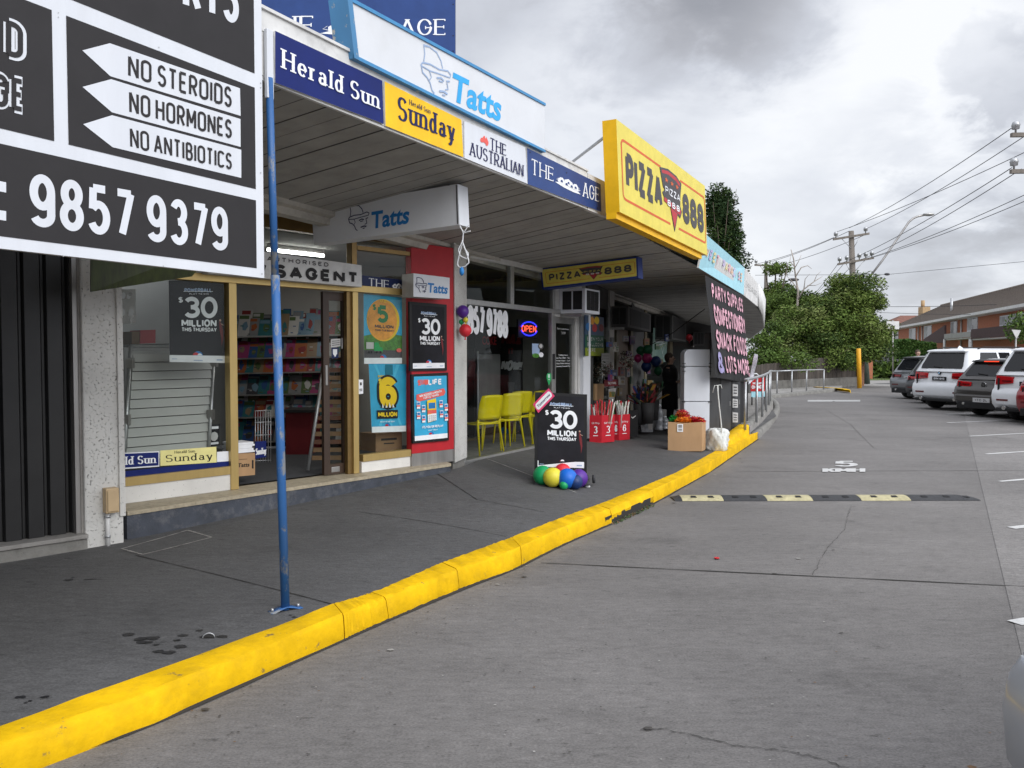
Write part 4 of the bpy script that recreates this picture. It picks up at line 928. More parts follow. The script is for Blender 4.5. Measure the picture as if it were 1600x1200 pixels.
pbox(927, 2.62, 951, 3.06, 'drab', -.02)
M['oak'] = mat('brown_door', (.08, .045, .02), .5, var=.25, scale=8, stretch=(1, 1, .1)); pbox(964.5, .28, 983.5, 2.62, 'oak', -.03, .05, 'door'); pbox(1049, .28, 1057.5, 2.6, 'oak', -.02, .05, 'door')
g_ = MB(); pane(g_, FP, Xp(927), .28, Xp(951), 2.62, 0, 'glassd'); g_.build('window_pane', t); g_ = MB(); pane(g_, FP, Xp(1009), .85, Xp(1045), 3.06, 0, 'glassd'); g_.build('window_pane', t); 
FR = Frame(4.6, 27.6, 90)
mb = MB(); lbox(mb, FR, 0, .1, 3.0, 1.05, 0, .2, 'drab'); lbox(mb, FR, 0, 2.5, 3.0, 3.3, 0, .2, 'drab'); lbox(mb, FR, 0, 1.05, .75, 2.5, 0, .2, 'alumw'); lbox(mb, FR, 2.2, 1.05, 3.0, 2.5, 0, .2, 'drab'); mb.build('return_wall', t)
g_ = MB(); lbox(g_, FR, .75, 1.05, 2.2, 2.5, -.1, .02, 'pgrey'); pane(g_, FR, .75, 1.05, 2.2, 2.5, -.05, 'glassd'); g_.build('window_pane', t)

# ================================================================== VERANDAH: soffit boards, beam, fascia
aw = thing('verandah', 'long shop verandah with a pale boarded underside', 'verandah', FA.w(2, 0, 3.3), FA.rot)
BM = [Vector((-6.2, .4, 3.14)) + Vector((-1.2, 1.5, 0)), Vector((-3.9, 5.2, 3.14)), Vector((-2.30, 7.10, 3.14)), Vector((-.80, 10.1, 3.08)), Vector((.33, 12.6, 3.05)), Vector((1.75, 16.0, 3.02)), Vector((4.2, 23.0, 3.0)), Vector((6.4, 31, 2.98))]
zf0 = FA.P(700, 237).z; zf1 = FA.P(700, 162).z
FE = [FA.w(-6.8, 0, zf0), FA.w(-1.6, 0, zf0), FA.w(0, 0, zf0), FA.w(2.6, 0, zf0), FA.w(5.0, 0, zf0), FA.w(7.9, 0, zf0)]
PE0 = atY(1104, 430, 12.5); 
# the part beyond the pizza box bends to the left round the corner
fe2 = [atY(1092, 418, 12.7), atY(1125, 438, 14.8), atY(1162, 461, 17.8), atY(1180, 476, 20.2), atY(1190, 492, 22.5), atY(1193, 512, 25.0), atY(1172, 529, 28.0)]
FE = FE[:5] + fe2
def along(P, n):
    return resample(P, n)
A_ = along(FE, 91); B_ = []
mb = MB(); rows = []
def beam_at(p, d):                          # point of the beam line reached from the edge, going straight in
    n_ = Vector((-d.y, d.x, 0)); best = None
    for a, b in zip(BM, BM[1:]):
        e_ = b - a; den = n_.x * e_.y - n_.y * e_.x
        if abs(den) < 1e-9: continue
        w_ = a - p; s_ = (w_.x * e_.y - w_.y * e_.x) / den; q_ = (w_.x * n_.y - w_.y * n_.x) / den
        if s_ > 0 and -.001 <= q_ <= 1.001 and (best is None or s_ < best[0]): best = (s_, a.lerp(b, max(0, min(1, q_))))
    return best[1] if best else None
ends = []
for i, p in enumerate(A_):
    d = (A_[min(i + 1, 90)] - A_[max(i - 1, 0)]); d.z = 0; d.normalize()
    b = beam_at(p, d) if i < 66 else None
    ends.append(b)
last = max(i for i, e_ in enumerate(ends) if e_)
for i in range(91):
    if ends[i] is None: ends[i] = ends[last].lerp(Vector((6.4, 31, 2.98)), (i - last) / max(1, 90 - last)) if i > last else BM[0]
# every board is a raised strip with a dark groove, laid from the edge in to the beam
FEr = A_; tot = sum((b - a).length for a, b in zip(A_, A_[1:])); nb = int(tot / .20)
As = resample(A_, nb * 2 + 1); Bs = resample(ends, nb * 2 + 1)
M['groove'] = flat('soffit_groove', (.12, .115, .11), .8)
Asn = resample(A_, 400)
cum = 0
for i in range(nb):
    f0, f1 = i / nb, (i + 1) / nb; g = .055 / nb * 1.0
    def at(P, f):
        x = f * (len(P) - 1); k = min(int(x), len(P) - 2); return P[k].lerp(P[k + 1], x - k)
    a0_, a1_, b0_, b1_ = at(A_, f0 + g), at(A_, f1), at(ends, f0 + g), at(ends, f1)
    up = Vector((0, 0, .012)); jz = Vector((0, 0, random.uniform(-.003, .003)))
    mb.face([b0_ + jz, b1_ + jz, a1_ + jz, a0_ + jz], 'cream'); mb.face([a0_ + jz, a0_ + up, b0_ + up, b0_ + jz], 'groove')
    a2_, b2_ = at(A_, f0), at(ends, f0); mb.face([b2_ + up, b0_ + up, a0_ + up, a2_ + up], 'groove'); mb.face([a1_ + jz, b1_ + jz, at(ends, f1) + up, at(A_, f1) + up], 'groove')
mb.build('soffit', aw)
# roof sheet on top
mb = MB(); u3 = Vector((0, 0, .27)); mb.grid([[a + u3, b + Vector((0, 0, .5))] for a, b in zip(A_, ends)], 'alumw', False); mb.build('roof', aw)
# beam at the wall, ledge and wall above
mb = MB(); Bf = resample(BM, 60); rows = []
for i, p in enumerate(Bf):
    d = Bf[min(i + 1, 59)] - Bf[max(i - 1, 0)]; d.z = 0; d.normalize(); n_ = Vector((d.y, -d.x, 0))
    rows.append([p + n_ * .10 + Vector((0, 0, .02)), p + n_ * .10 + Vector((0, 0, -.03)), p + n_ * .04 + Vector((0, 0, -.045)), p + n_ * .03 + Vector((0, 0, -.11)), p - n_ * .10 + Vector((0, 0, -.11)), p - n_ * .10 + Vector((0, 0, .02))])
mb.grid(rows, 'beam', False); mb.build('beam', aw)
mb = MB()
for i in range(59):
    a, b = Bf[i], Bf[i + 1]
    if a.y < 10.5: mb.face([a + Vector((0, 0, -.005)), b + Vector((0, 0, -.005)), b + Vector((-1.6, 2.0, -.005)), a + Vector((-1.6, 2.0, -.005))], 'cream')
mb.build('inner_soffit', aw)
# building mass above the verandah (set back, plain parapet)
t = thing('shop_upper_wall', 'plain parapet wall above the verandah roof', 'wall', (-2, 12, 3.3))
mb = MB(); rows = []
for p in Bf:
    rows.append([p + Vector((-.05, .02, .05)), p + Vector((-.05, .02, .75)), p + Vector((-3.5, 1.2, .75)), p + Vector((-3.5, 1.2, -.2))])
mb.grid(rows, 'conc', False); mb.build('body', t)
# fascia backing strip and white cover moulds
mb = MB(); mb.prism([FA.w(-3.6, -.03, zf0 - .015), FA.w(4.62, -.03, zf0 - .015), FA.w(4.62, -.03, zf1 + .015), FA.w(-3.6, -.03, zf1 + .015)], FA.n * .026, 'whited'); mb.build('fascia', aw)
mb = MB(); mb.prism([FA.w(4.63, -.05, zf0 - .02), FA.w(8.2, -.05, zf0 - .02), FA.w(8.2, -.05, zf1), FA.w(4.63, -.05, zf1)], FA.n * .05, 'whited'); mb.build('fascia', aw)
mb = MB(); mb.box(-3.6, -.012, zf1 + .016, 4.62, .05, zf1 + .035, 'whited', FA.T()); mb.build('gutter_cap', aw)
# ================================================================== SIGNS
def sign(name, label, cat, q, d, face, side=None, group=None, rim=None, part='panel'):
    """a board sign: an Empty with a panel part; returns (thing, MB, Panel)"""
    c = (Vector(q[0]) + Vector(q[2])) / 2
    t = thing(name, label, cat, c, 0, group); mb = MB(); p = slab4(mb, q, d, face, side)
    if rim: p.line([(0, 0), (1, 0), (1, 1), (0, 1), (0, 0)], rim[0] * 2, rim[1])
    return t, mb, p
M['lbwhite'] = mat('lightbox_face', (.64, .66, .69), .5, var=.05, scale=1.5, spec=.25, dirt=.15, dirtcol=(.35, .34, .31))
# --- the butcher's big sign
x1 = FA.X(411.5, 300, .05); x0 = -3.4; z0 = FA.P(412, 434.5, .05).z; z1 = z0 + 2.15
q = [FA.w(x0, .05, z1), FA.w(x1, .05, z1), FA.w(x1, .05, z0), FA.w(x0, .05, z0)]
t, mb, p = sign('butcher_sign', 'big charcoal and white sign with the number 9857 9379 beside the blue post', 'sign', q, .035, 'white', 'alumw')
def pq(*px): return Panel(mb, FA.quad(px, .05), .0018)
def inner(px, face='char'):
    k = pq(*px); k.rect(0, 0, 1, 1, face); k.l += .0004; return k
XL = x0 + .08
def lv(u, v): return FA.P(u, v, .05)
def rectz(xa, zb, xb, zt):
    k = Panel(mb, [FA.w(xa, .05, zt), FA.w(xb, .05, zt), FA.w(xb, .05, zb), FA.w(xa, .05, zb)], .0018); k.rect(0, 0, 1, 1, 'char'); return k
xr = FA.X(399.5, 300, .05)
zb0, zb1 = (lv(400, 419).z + lv(0, 369).z) / 2, (lv(399, 311).z + lv(0, 227).z) / 2
zm0, zm1 = (lv(398.5, 294).z + lv(107, 227.6).z) / 2, (lv(396, 132).z + lv(103, 30).z) / 2
zt0 = lv(395.6, 114).z
rectz(XL, zb0, xr, zb1); rectz(FA.X(105, 130, .05), zm0, xr, zm1); rectz(XL, zm0, FA.X(82.5, 120, .05), zm1); rectz(XL, zt0, xr, z1 - .07)
for pts in (((128.6, 78.7), (171.7, 67.5), (375, 138), (376, 181), (172.5, 119)), ((129, 135.7), (173.6, 123.7), (375.7, 186), (376, 229.5), (175, 175.5)), ((130, 194), (175, 180), (377, 234), (377, 278), (176, 230))):
    mb.face([FA.P(u, v, .0535) for u, v in pts][::-1], 'white')
for s_, px in (('NO STEROIDS', ((199, 85.5), (361, 137), (361, 169), (199, 120))), ('NO HORMONES', ((200.6, 141.7), (361, 188), (361, 217), (201, 177))), ('NO ANTIBIOTICS', ((201.7, 198.7), (361, 240), (361, 265.5), (202.5, 231)))):
    k = pq(*px); k.l = .0045; k.text(s_, 0, 0, 1, 1, 'char', t=.135, wf=.50, r=.17, sp=.17)
k = pq((45, 269), (355, 325.5), (355.5, 393), (45.7, 352.5)); k.l = .003; k.text('9857 9379', 0, 0, 1, 1, 'white', t=.16, wf=.52, r=.19, sp=.16)
for px in (((-12, 281), (9, 285), (9, 301), (-12, 297)), ((-12, 327), (9, 330), (9, 345), (-12, 342))): k = pq(*px); k.l = .003; k.rect(0, 0, 1, 1, 'white')
def outlined(k, s_, t1=.27, t2=.13):
    k.l = .003; k.text(s_, 0, 0, 1, 1, 'white', t=t1, wf=.5, r=.22, sp=.16); e_ = (t1 - t2) / 2; ex = e_ * k.H / k.W; k.l += .001
    k.text(s_, ex, e_, 1 - ex, 1 - e_, 'char', t=t2 / (1 - 2 * e_), wf=.5, r=.22, sp=.16 + 2 * e_)
outlined(pq((-28, 13), (39, 37), (39, 100), (-28, 80)), 'ED'); outlined(pq((-16, 108), (40, 122), (40, 181), (-16, 167)), 'GE')
k = pq((262, -75), (372, -42), (372, 39), (262, 5)); k.l = .003; k.text('RTS', .2, 0, 1, 1, 'white', t=.15, wf=.5, r=.2, sp=.16)
for u, v in ((91, 20), (91, 27), (248, 74), (248, 80), (407, 130), (407, 137), (407, 270), (99, 400), (255, 416), (409, 434 - 6)): k = pq((u - 1.2, v - 1.2), (u + 1.2, v - 1.2), (u + 1.2, v + 1.2), (u - 1.2, v + 1.2)); k.ell(.5, .5, .5, .5, 'galv', 8)
mb.build('panel', t)
mb = MB(); mb.box(x0 + .1, .0, z0 + .3, x1 - .3, .06, z0 + .36, 'galv', FA.T()); mb.box(x0 + .1, .0, z0 + 1.0, x1 - .3, .06, z0 + 1.06, 'galv', FA.T()); mb.build('back_rail', t)

# --- the newspaper boards along the fascia
def fsign(name, label, px, face): return sign(name, label, 'sign', FA.quad(px, .012), .012, face, 'whited', group='newspaper boards along the verandah edge')
t, mb, p = fsign('newspaper_board', 'blue Herald Sun board with white lettering on the verandah edge', ((430, 48), (597.5, 126), (599.5, 193.5), (430, 129)), 'navy')
k = Panel(mb, FA.quad(((439, 75), (592, 145), (592, 171), (439, 106)), .012), .003); k.text('Herald Sun', 0, 0, 1, 1, 'pw', t=.215, wf=.66, sp=.10, serif=True)
mb.build('panel', t)
t, mb, p = fsign('newspaper_board', 'yellow Sunday board with dark blue lettering on the verandah edge', ((601, 127), (721, 187), (724, 245.5), (602.5, 196.5)), 'sunday')
k = Panel(mb, FA.quad(((620, 149), (711, 190), (711, 221), (620, 186)), .012), .003); k.text('Sunday', 0, 0, 1, 1, 'ink', t=.20, wf=.62, sp=.09, serif=True)
k = Panel(mb, FA.quad(((639, 155), (672, 171), (672, 178), (639, 163)), .012), .003); k.text('Herald Sun', 0, 0, 1, 1, 'ink', t=.20, wf=.66, sp=.10, serif=True)
mb.build('panel', t)
t, mb, p = fsign('newspaper_board', 'white The Australian board with a red map on the verandah edge', ((725.5, 189), (821, 230), (824, 287), (726, 247)), 'white')
k = Panel(mb, FA.quad(((765, 214), (791, 227), (791, 244), (765, 234)), .012), .003); k.text('THE', 0, 0, 1, 1, 'ink', t=.175, wf=.75, sp=.10, serif=True)
k = Panel(mb, FA.quad(((733, 221), (817, 258.5), (817, 276), (733, 242)), .012), .003); k.text('AUSTRALIAN', 0, 0, 1, 1, 'ink', t=.175, wf=.66, sp=.07, serif=True)
k = Panel(mb, FA.quad(((750, 209), (763, 215), (763, 230), (750, 224)), .012), .003); k.poly([(.0, .35), (.1, .62), (.3, .72), (.42, .95), (.55, .98), (.6, .8), (.7, .78), (.76, 1.0), (.84, .78), (1.0, .52), (.98, .30), (.86, .08), (.72, .05), (.62, .20), (.42, .28), (.22, .18), (.08, .18)], 'coral')
mb.build('panel', t)
def age(mb, fr, off, the, cr_, ag, mt='pw', dk='ageblue'):
    k = Panel(mb, fr.quad(the, off), .003); k.text('THE', 0, 0, 1, 1, mt, t=.165, wf=.82, sp=.09, serif=True)
    if ag: k = Panel(mb, fr.quad(ag, off), .003); k.text('AGE', 0, 0, 1, 1, mt, t=.165, wf=.82, sp=.09, serif=True)
    if cr_: k = Panel(mb, fr.quad(cr_, off), .003); crest(k, 0, 0, 1, 1, mt, dk)
t, mb, p = fsign('newspaper_board', 'navy The Age board with a white crest on the verandah edge', ((823.5, 231), (938.5, 288), (939.5, 331), (824.5, 287.5)), 'ageblue')
age(mb, FA, .012, ((829, 247), (865, 263), (865, 284), (829, 272)), ((867, 270), (907, 289), (907, 306), (867, 286)), ((910, 284), (936, 294), (936, 316), (910, 307)))
for u, v in ((828, 238), (885, 270), (933, 325)): k = Panel(mb, FA.quad(((u - 1, v - 1), (u + 1, v - 1), (u + 1, v + 1), (u - 1, v + 1)), .012), .003); k.ell(.5, .5, .5, .5, 'black', 8)
mb.build('panel', t)

# --- the light box on top of the verandah
q = FA.quad(((540, -7), (851, 161.5), (851, 238.5), (551.5, 91)), .03)
t = thing('lottery_lightbox', 'long white and blue Tatts lightbox standing on the verandah roof', 'lightbox sign', (q[2] + q[3]) / 2, FA.rot)
mb = MB(); p = slab4(mb, q, .15, 'lbwhite', 'trimold')
k = Panel(mb, FA.quad(((707, 112), (783, 150), (783, 191.5), (707, 157)), .03), .003); k.btext('Tatts', 0, 0, 1, 1, 'tatts', .03, .16)
k = Panel(mb, FA.quad(((657, 66), (704, 91), (704, 156), (657, 138)), .03), .003); hatman(k, 0, 0, 1, 1, 'tattsl', .012)
mb.build('box', t)
for a, b in (((0, 0), (1, 0)), ((0, 1), (1, 1))):
    A0, A1 = p.p(*a, .0), p.p(*b, .0); up = (p.q[0] - p.q[3]).normalized() * .024 * (1 if a[1] == 0 else -1)
    mb = MB(); mb.prism([A0, A1, A1 + up, A0 + up] if a[1] == 0 else [A0 + up, A1 + up, A1, A0], p.n * .012, 'trim'); mb.build('trim', t)
mb = MB(); A0, up = p.p(0, 0, .0), p.p(0, 1, .0); mb.prism([A0, A0 + FA.x * .05, up + FA.x * .05, up], p.n * .013, 'trimold'); mb.build('end_trim', t)
# --- the older newspaper board on the roof behind it
Yb = 9.3
q = [atY(372, -95, Yb), atY(711.5, -95, Yb), atY(711.5, 150, Yb), atY(372, 150, Yb)]
t, mb, p = sign('roof_board', 'large navy The Age board on the roof behind the lightbox', 'sign', q, .05, 'ageblue', 'agedk')
def yq(*px): return Panel(mb, [atY(u, v, Yb) for u, v in px], .003)
k = yq((404, 25), (492, 25), (492, 54), (404, 54)); k.text('THE', 0, 0, 1, 1, 'pw', t=.16, wf=.9, sp=.1, serif=True)
k = yq((624, 30), (698, 30), (698, 55), (624, 55)); k.text('AGE', 0, 0, 1, 1, 'pw', t=.16, wf=.9, sp=.1, serif=True)
k = yq((500, 33), (617, 33), (617, 55), (500, 55)); crest(k, 0, 0, 1, 1, 'pw', 'ageblue')
for u, v in ((708, 7), (708, 56), (708, 80)): k = yq((u - 1, v - 1), (u + 1, v - 1), (u + 1, v + 1), (u - 1, v + 1)); k.ell(.5, .5, .5, .5, 'black', 8)
mb.build('panel', t)
for u in (430, 650):
    mb = MB(); a = atY(u, 90, Yb + .07); mb.tube([(a.x, a.y + .02, 3.2), (a.x, a.y + .02, 5.3)], .03, 'galv', 8); mb.build('leg', t)

# --- hanging lottery sign below the verandah
pt = FA.P(717, 320, -.34); FT = Frame(pt.x, pt.y, 118.8)
q = FT.quad(((487.5, 326), (715, 287.5), (718, 351), (490, 381.5)), 0)
t = thing('hanging_sign', 'white Tatts lightbox hanging under the verandah across the footpath', 'lightbox sign', (q[0] + q[1]) / 2, FT.rot)
mb = MB(); p = slab4(mb, q, .17, 'lbwhite', 'white')
k = Panel(mb, FT.quad(((580, 331), (640, 321), (640, 349), (583, 357.5)), 0), .003); k.btext('Tatts', 0, 0, 1, 1, 'tattsd', .03, .16)
k = Panel(mb, FT.quad(((544, 323), (577, 317), (577, 357), (545, 363)), 0), .003); hatman(k, 0, 0, 1, 1, 'ink', .009)
k = Panel(mb, FT.quad(((712.3, 289), (714.3, 288.6), (716.3, 350), (714.3, 350.5)), 0), .003); k.rect(0, 0, 1, 1, 'pgrey')
mb.build('box', t)
for f in (.15, .9):
    a = q[0].lerp(q[1], f) - p.n * .12; mb = MB(); mb.tube([a, (a.x, a.y, zf0 + .03)], .012, 'blackm', 6); mb.build('hanger', t)
# cord knot at its end
a = FT.P(724, 352); t2 = thing('knotted_string', 'tangle of white cord with a blue balloon scrap hanging off the lightbox', 'cord', a)
mb = MB()
pts = [FT.P(u, v, -.02) for u, v in ((717, 350), (721, 358), (724, 362), (722.5, 380), (718, 396), (714.5, 412), (717, 418), (726, 417), (733, 410), (730, 398), (725, 386), (722.5, 378))]; mb.tube(resample(pts, 30), .006, 'pw', 5)
pts = [FT.P(u, v, .0) for u, v in ((733, 350), (727, 360), (724, 364), (732, 362), (735, 361))]; mb.tube(resample(pts, 14), .005, 'pw', 5)
pts = [FT.P(u, v, .01) for u, v in ((722, 376), (727, 390), (732, 396), (730, 405), (719, 400), (716, 390), (722, 378))]; mb.tube(resample(pts, 20), .005, 'pw', 5); mb.build('cord', t2)
mb = MB(); mb.sphere(FT.P(721.5, 424), (.022, .022, .04), 'tattsd', 10, 8); mb.build('balloon_scrap', t2)

# --- the pizza shop's yellow lightbox on the verandah edge
OF = .30
q = FA.quad(((962.8, 185.8), (1101.3, 290.5), (1105, 399), (968.3, 331)), OF)
t = thing('pizza_lightbox', 'large yellow Pizza 888 lightbox on the verandah edge', 'lightbox sign', (q[2] + q[3]) / 2, FA.rot)
mb = MB(); p = slab4(mb, q, .165, 'yelc', 'yelside')
def pizza(k, small=False):
    lw = .018 * k.H * 1.6 if not small else .02 * k.H
    R_ = .02
    for y0, xa, xb in ((.82, .06, .42), (.82, .65, .965), (.17, .06, .51), (.17, .61, .965)): k.line([(xa, y0), (xb, y0)], lw, 'pline')
    k.line([(.06, .82), (.044, .81), (.035, .775), (.035, .215), (.044, .18), (.06, .17)], lw, 'pline'); k.line([(.965, .82), (.977, .81), (.985, .775), (.985, .215), (.977, .18), (.965, .17)], lw, 'pline')
    k.text('PIZZA', .065, .30, .425, .71, 'pgrey', t=.24, wf=.62, r=.3, sp=.07)
    k.text('888', .665, .285, .96, .69, 'pgrey', t=.26, wf=.78, r=.3, sp=.08)
    V = lambda P: [(a, .09 + (b - .02) * .79) for a, b in P]
    k.poly(V([(.405, .93), (.50, .99), (.60, .97), (.66, .90), (.64, .66), (.635, .50), (.655, .43), (.63, .30), (.60, .34), (.555, .02), (.51, .42), (.455, .45), (.425, .56), (.452, .62), (.435, .66)]), 'pgrey')
    k.poly(V([(.425, .91), (.50, .955), (.60, .94), (.64, .885), (.635, .83), (.59, .88), (.50, .90), (.428, .86)]), 'pred')
    k.poly(V([(.445, .50), (.645, .44), (.628, .35), (.44, .44)]), 'pred'); k.poly(V([(.515, .39), (.595, .355), (.555, .08)]), 'pred')
    for sx in (.475, .54, .60): k.poly([(sx + .022 * math.cos(R(90 + 36 * i)) * (1 if i % 2 == 0 else .42), .70 + .036 * math.sin(R(90 + 36 * i)) * (1 if i % 2 == 0 else .42)) for i in range(10)], 'pline' if not small else 'pgrey')
    k.text('PIZZA', .455, .53, .635, .62, 'yelc' if small else 'pw', t=.18, wf=.8, sp=.1); k.text('888', .47, .385, .625, .465, 'pw', t=.22, wf=.9, sp=.1)
pizza(p); mb.build('box', t)
mb = MB(); a, b = p.p(0, 0, 0), p.p(1, 0, 0); dn = Vector((0, 0, -.07))
mb.hexa([a + dn - FA.n * .16, b + dn - FA.n * .16 - FA.x * .15, b + dn - FA.n * .04 - FA.x * .15, a + dn - FA.n * .04 + FA.x * .0, a - FA.n * .16, b - FA.n * .16 - FA.x * .15, b - FA.n * .04 - FA.x * .15, a - FA.n * .04], 'yelside'); mb.build('support_rail', t)
mb = MB(); a = FA.P(946, 213, OF - .16); b = FA.P(893, 254, -.9); mb.tube([a, b], .018, 'galv', 8); mb.build('brace', t)
# --- the hanging pizza sign
pt = FA.P(996, 418, -.45); FH = Frame(pt.x, pt.y, 118.8)
q = FH.quad(((844, 419.5), (996, 401), (997.5, 434), (847.5, 452)), 0)
t = thing('hanging_sign', 'small yellow Pizza 888 lightbox in a blue frame under the verandah', 'lightbox sign', (q[0] + q[1]) / 2, FH.rot)
mb = MB(); p = slab4(mb, q, .20, 'pblue', 'pblue'); k = p.sub(.018, .09, .985, .93); k.rect(0, 0, 1, 1, 'yelc'); pizza(k, True); mb.build('box', t)
for f in (.1, .55, .9):
    a = q[0].lerp(q[1], f) - p.n * .10; mb = MB(); mb.tube([a, (a.x, a.y, zf0 - .02)], .012, 'blackm', 6); mb.build('hanger', t)

# --- sky-blue fascia of the corner shop and the plain grey one after it
q = [atY(1104, 367, 12.6), atY(1163.5, 418.5, 17.7), atY(1162, 461, 17.7), atY(1091.5, 418.5, 12.6)]
t, mb, p = sign('sweet_shop_board', 'sky blue board with faded pastel letters at the corner of the verandah', 'sign', q, .03, 'sky1', 'whited')
PC = [flat('pastel_pink', (.75, .42, .48)), flat('pastel_yellow', (.76, .66, .34)), flat('pastel_lilac', (.52, .45, .68)), flat('pastel_peach', (.78, .52, .36))]
for i, ch in enumerate('SWEET PARADISE'):
    if ch != ' ': p.text(ch, -.02 + .068 * i + (.02 if ch == 'I' else 0), .40, .035 + .068 * i - (.02 if ch == 'I' else 0), .72, PC[(i * 3) % 4], t=.24, wf=.9)
mb.build('panel', t)
q = [atY(1164, 419, 17.75), atY(1184, 443, 20.3), atY(1184, 479, 20.3), atY(1162.5, 461.5, 17.75)]
t, mb, p = sign('corner_board', 'pale grey weathered board on the curved end of the verandah', 'sign', q, .03, 'whited', 'whited')
for i in range(9): p.text(random.choice('HNMAER'), .08 + .095 * i, .35, .15 + .095 * i, .6, 'alumw', t=.16)
mb.build('panel', t)
mb = MB(); tops = [atY(1184, 443, 20.35), atY(1191, 455, 22.5), atY(1195, 468, 25), atY(1176, 500, 28)]; bots = [atY(1184, 479, 20.35), atY(1190, 492, 22.5), atY(1193, 512, 25), atY(1172, 529, 28)]
mb.grid([tops, bots], 'whited', True); aw_end = mb.build('end_fascia', aw); md = aw_end.modifiers.new('s', 'SOLIDIFY'); md.thickness = .03
# --- the black cloth banner
q = [atY(1101.5, 430, 12.9), atY(1160, 462, 17.4), atY(1171.5, 598, 17.6), atY(1118, 590, 13.4)]
t = thing('party_banner', 'black cloth banner with pink hand-painted lettering hanging at the corner', 'banner', (q[0] + q[1]) / 2)
mb = MB(); rows = []; TL, TR, BR, BL = q; nn_ = (TR - TL).cross(TL - BL).normalized()
def cloth(x, y): return BL * (1 - x) * (1 - y) + BR * x * (1 - y) + TR * x * y + TL * (1 - x) * y + nn_ * (.016 * math.sin(x * 9 + y * 2) * (1 - y) + .006 * math.sin(y * 13))
class ClothPanel(Panel):
    def p(s, x, y, l=None): return cloth(x, y) + s.n * (s.l if l is None else l)
mb.grid([[cloth(x / 24, y / 16) for x in range(25)] for y in range(17)], 'cloth', True)
p = ClothPanel(mb, q, .012); M['bpink'] = mat('banner_pink', (.66, .36, .44), .7, var=.3, scale=5); M['blil'] = mat('banner_lilac', (.30, .27, .48), .7, var=.3, scale=5)
for s_, y0, y1, x0_, x1_ in (('PARTY SUPPLIES', .80, .955, .10, .97), ('CONFECTIONERY', .545, .745, .08, .97), ('SNACK FOODS', .30, .50, .07, .96), ('LOTS MORE', .07, .255, .22, .97)): p.text(s_, x0_, y0, x1_, y1, 'bpink', t=.22, wf=.62, sp=.05, jit=.02)
p.text('&', .03, .05, .18, .27, 'blil', t=.24)
mb.build('cloth', t)
M['silver'] = mat('silver_streamer', (.55, .55, .6), .35, .6, var=.3, scale=20)
mb = MB(); a = cloth(.93, .03); mb.grid([[a + Vector((.02 * i, 0, .11 * i - .1)), a + Vector((.12 + .012 * i, .05 * math.sin(i), .11 * i - .12 * (i / 6)))] for i in range(7)], 'silver', True); mb.build('streamer', t)

# --- newsagency signs
q = FN.quad(((325, 381), (565, 414.5), (565.5, 448.5), (325, 427)), .18)
t, mb, p = sign('newsagent_sign', 'grey-white AUTHORISED NEWSAGENT sign over the open doorway', 'sign', q, .12, 'whited', 'alumw')
k = Panel(mb, FN.quad(((417, 400), (513, 410.5), (513, 417), (417, 407.5)), .18), .003); k.text('AUTHORISED', 0, 0, 1, 1, 'pgrey', t=.22, wf=1.1, sp=.42)
k = Panel(mb, FN.quad(((336, 402.5), (559, 426), (559, 443.5), (336, 427)), .18), .003); k.text('NEW SAGENT', 0, 0, 1, 1, 'char', t=.28, wf=1.0, sp=.24)
mb.build('panel', t)
q = FN.quad(((566, 430), (634, 437.5), (634, 457), (566, 451)), .03)
t, mb, p = sign('newspaper_board', 'dark navy The Age strip over the right-hand shop window', 'sign', q, .02, 'agedk', 'agedk')
age(mb, FN, .03, ((575, 434), (608, 438.5), (608, 451), (575, 448)), ((611, 441), (634, 444), (634, 455), (611, 452)), None, 'pw', 'agedk'); mb.build('panel', t)
q = FN.quad(((646, 427), (702.5, 434), (702.5, 467), (646, 463.5)), .30)
t, mb, p = sign('lottery_sign', 'small white Tatts lightbox on the red panel', 'lightbox sign', q, .20, 'white', 'alumw')
k = Panel(mb, FN.quad(((668, 441.5), (699.5, 445), (699.5, 459.5), (669, 457)), .30), .003); k.btext('Tatts', 0, 0, 1, 1, 'tattsd', .03, .16)
k = Panel(mb, FN.quad(((649, 433), (667, 435), (667, 458), (649, 456)), .30), .003); hatman(k, 0, 0, 1, 1, 'ink', .008)
mb.build('box', t, bevel=0)
# framed posters on the red panel
def framed(label, px, inner_px, off=.085):
    q = FN.quad(px, off); t = thing('poster_case', label, 'poster', (q[0] + q[2]) / 2, FN.rot); mb = MB(); slab4(mb, q, .03, 'black'); mb.build('frame', t)
    mb = MB(); p = Panel(mb, FN.quad(inner_px, off), .002); return t, mb, p
t, mb, p = framed('black thirty million lottery poster framed on the red panel', ((639.8, 471), (698, 476), (698.5, 579), (641, 580)), ((644, 476), (694, 480), (694.5, 575), (645, 576)))
p.rect(0, 0, 1, 1, 'poster_black'); poster30(p); mb.build('poster', t)
t, mb, p = framed('bright blue lottery poster with orange ribbon framed low on the red panel', ((643, 585), (700.5, 582), (701.5, 688), (645, 693)), ((646.5, 588.5), (697.5, 587), (699, 684), (648, 689)))
p.rect(0, 0, 1, 1, 'cyan'); p.rect(0, 0, 1, .075, 'pw'); p.ell(.5, .075, .08, .05, 'tattsd', 14, 0, 180); p.ell(.47, .08, .05, .03, 'redsign', 10, 0, 180)
p.text('SET FOR', .12, .86, .42, .95, 'coral', t=.28, sp=.08, jit=.02); p.text('LIFE', .42, .86, .84, .955, 'pw', t=.26, sp=.08, jit=.02)
p.poly([(.06, .72), (.90, .80), (.95, .74), (.90, .69), (.14, .61), (.05, .64)], 'coral'); p.text('WIN $20,000 A MONTH', .14, .705, .82, .745, 'pw', t=.2, rot=R(8)); p.text('FOR 20 YEARS!', .26, .665, .72, .70, 'pw', t=.2, rot=R(8))
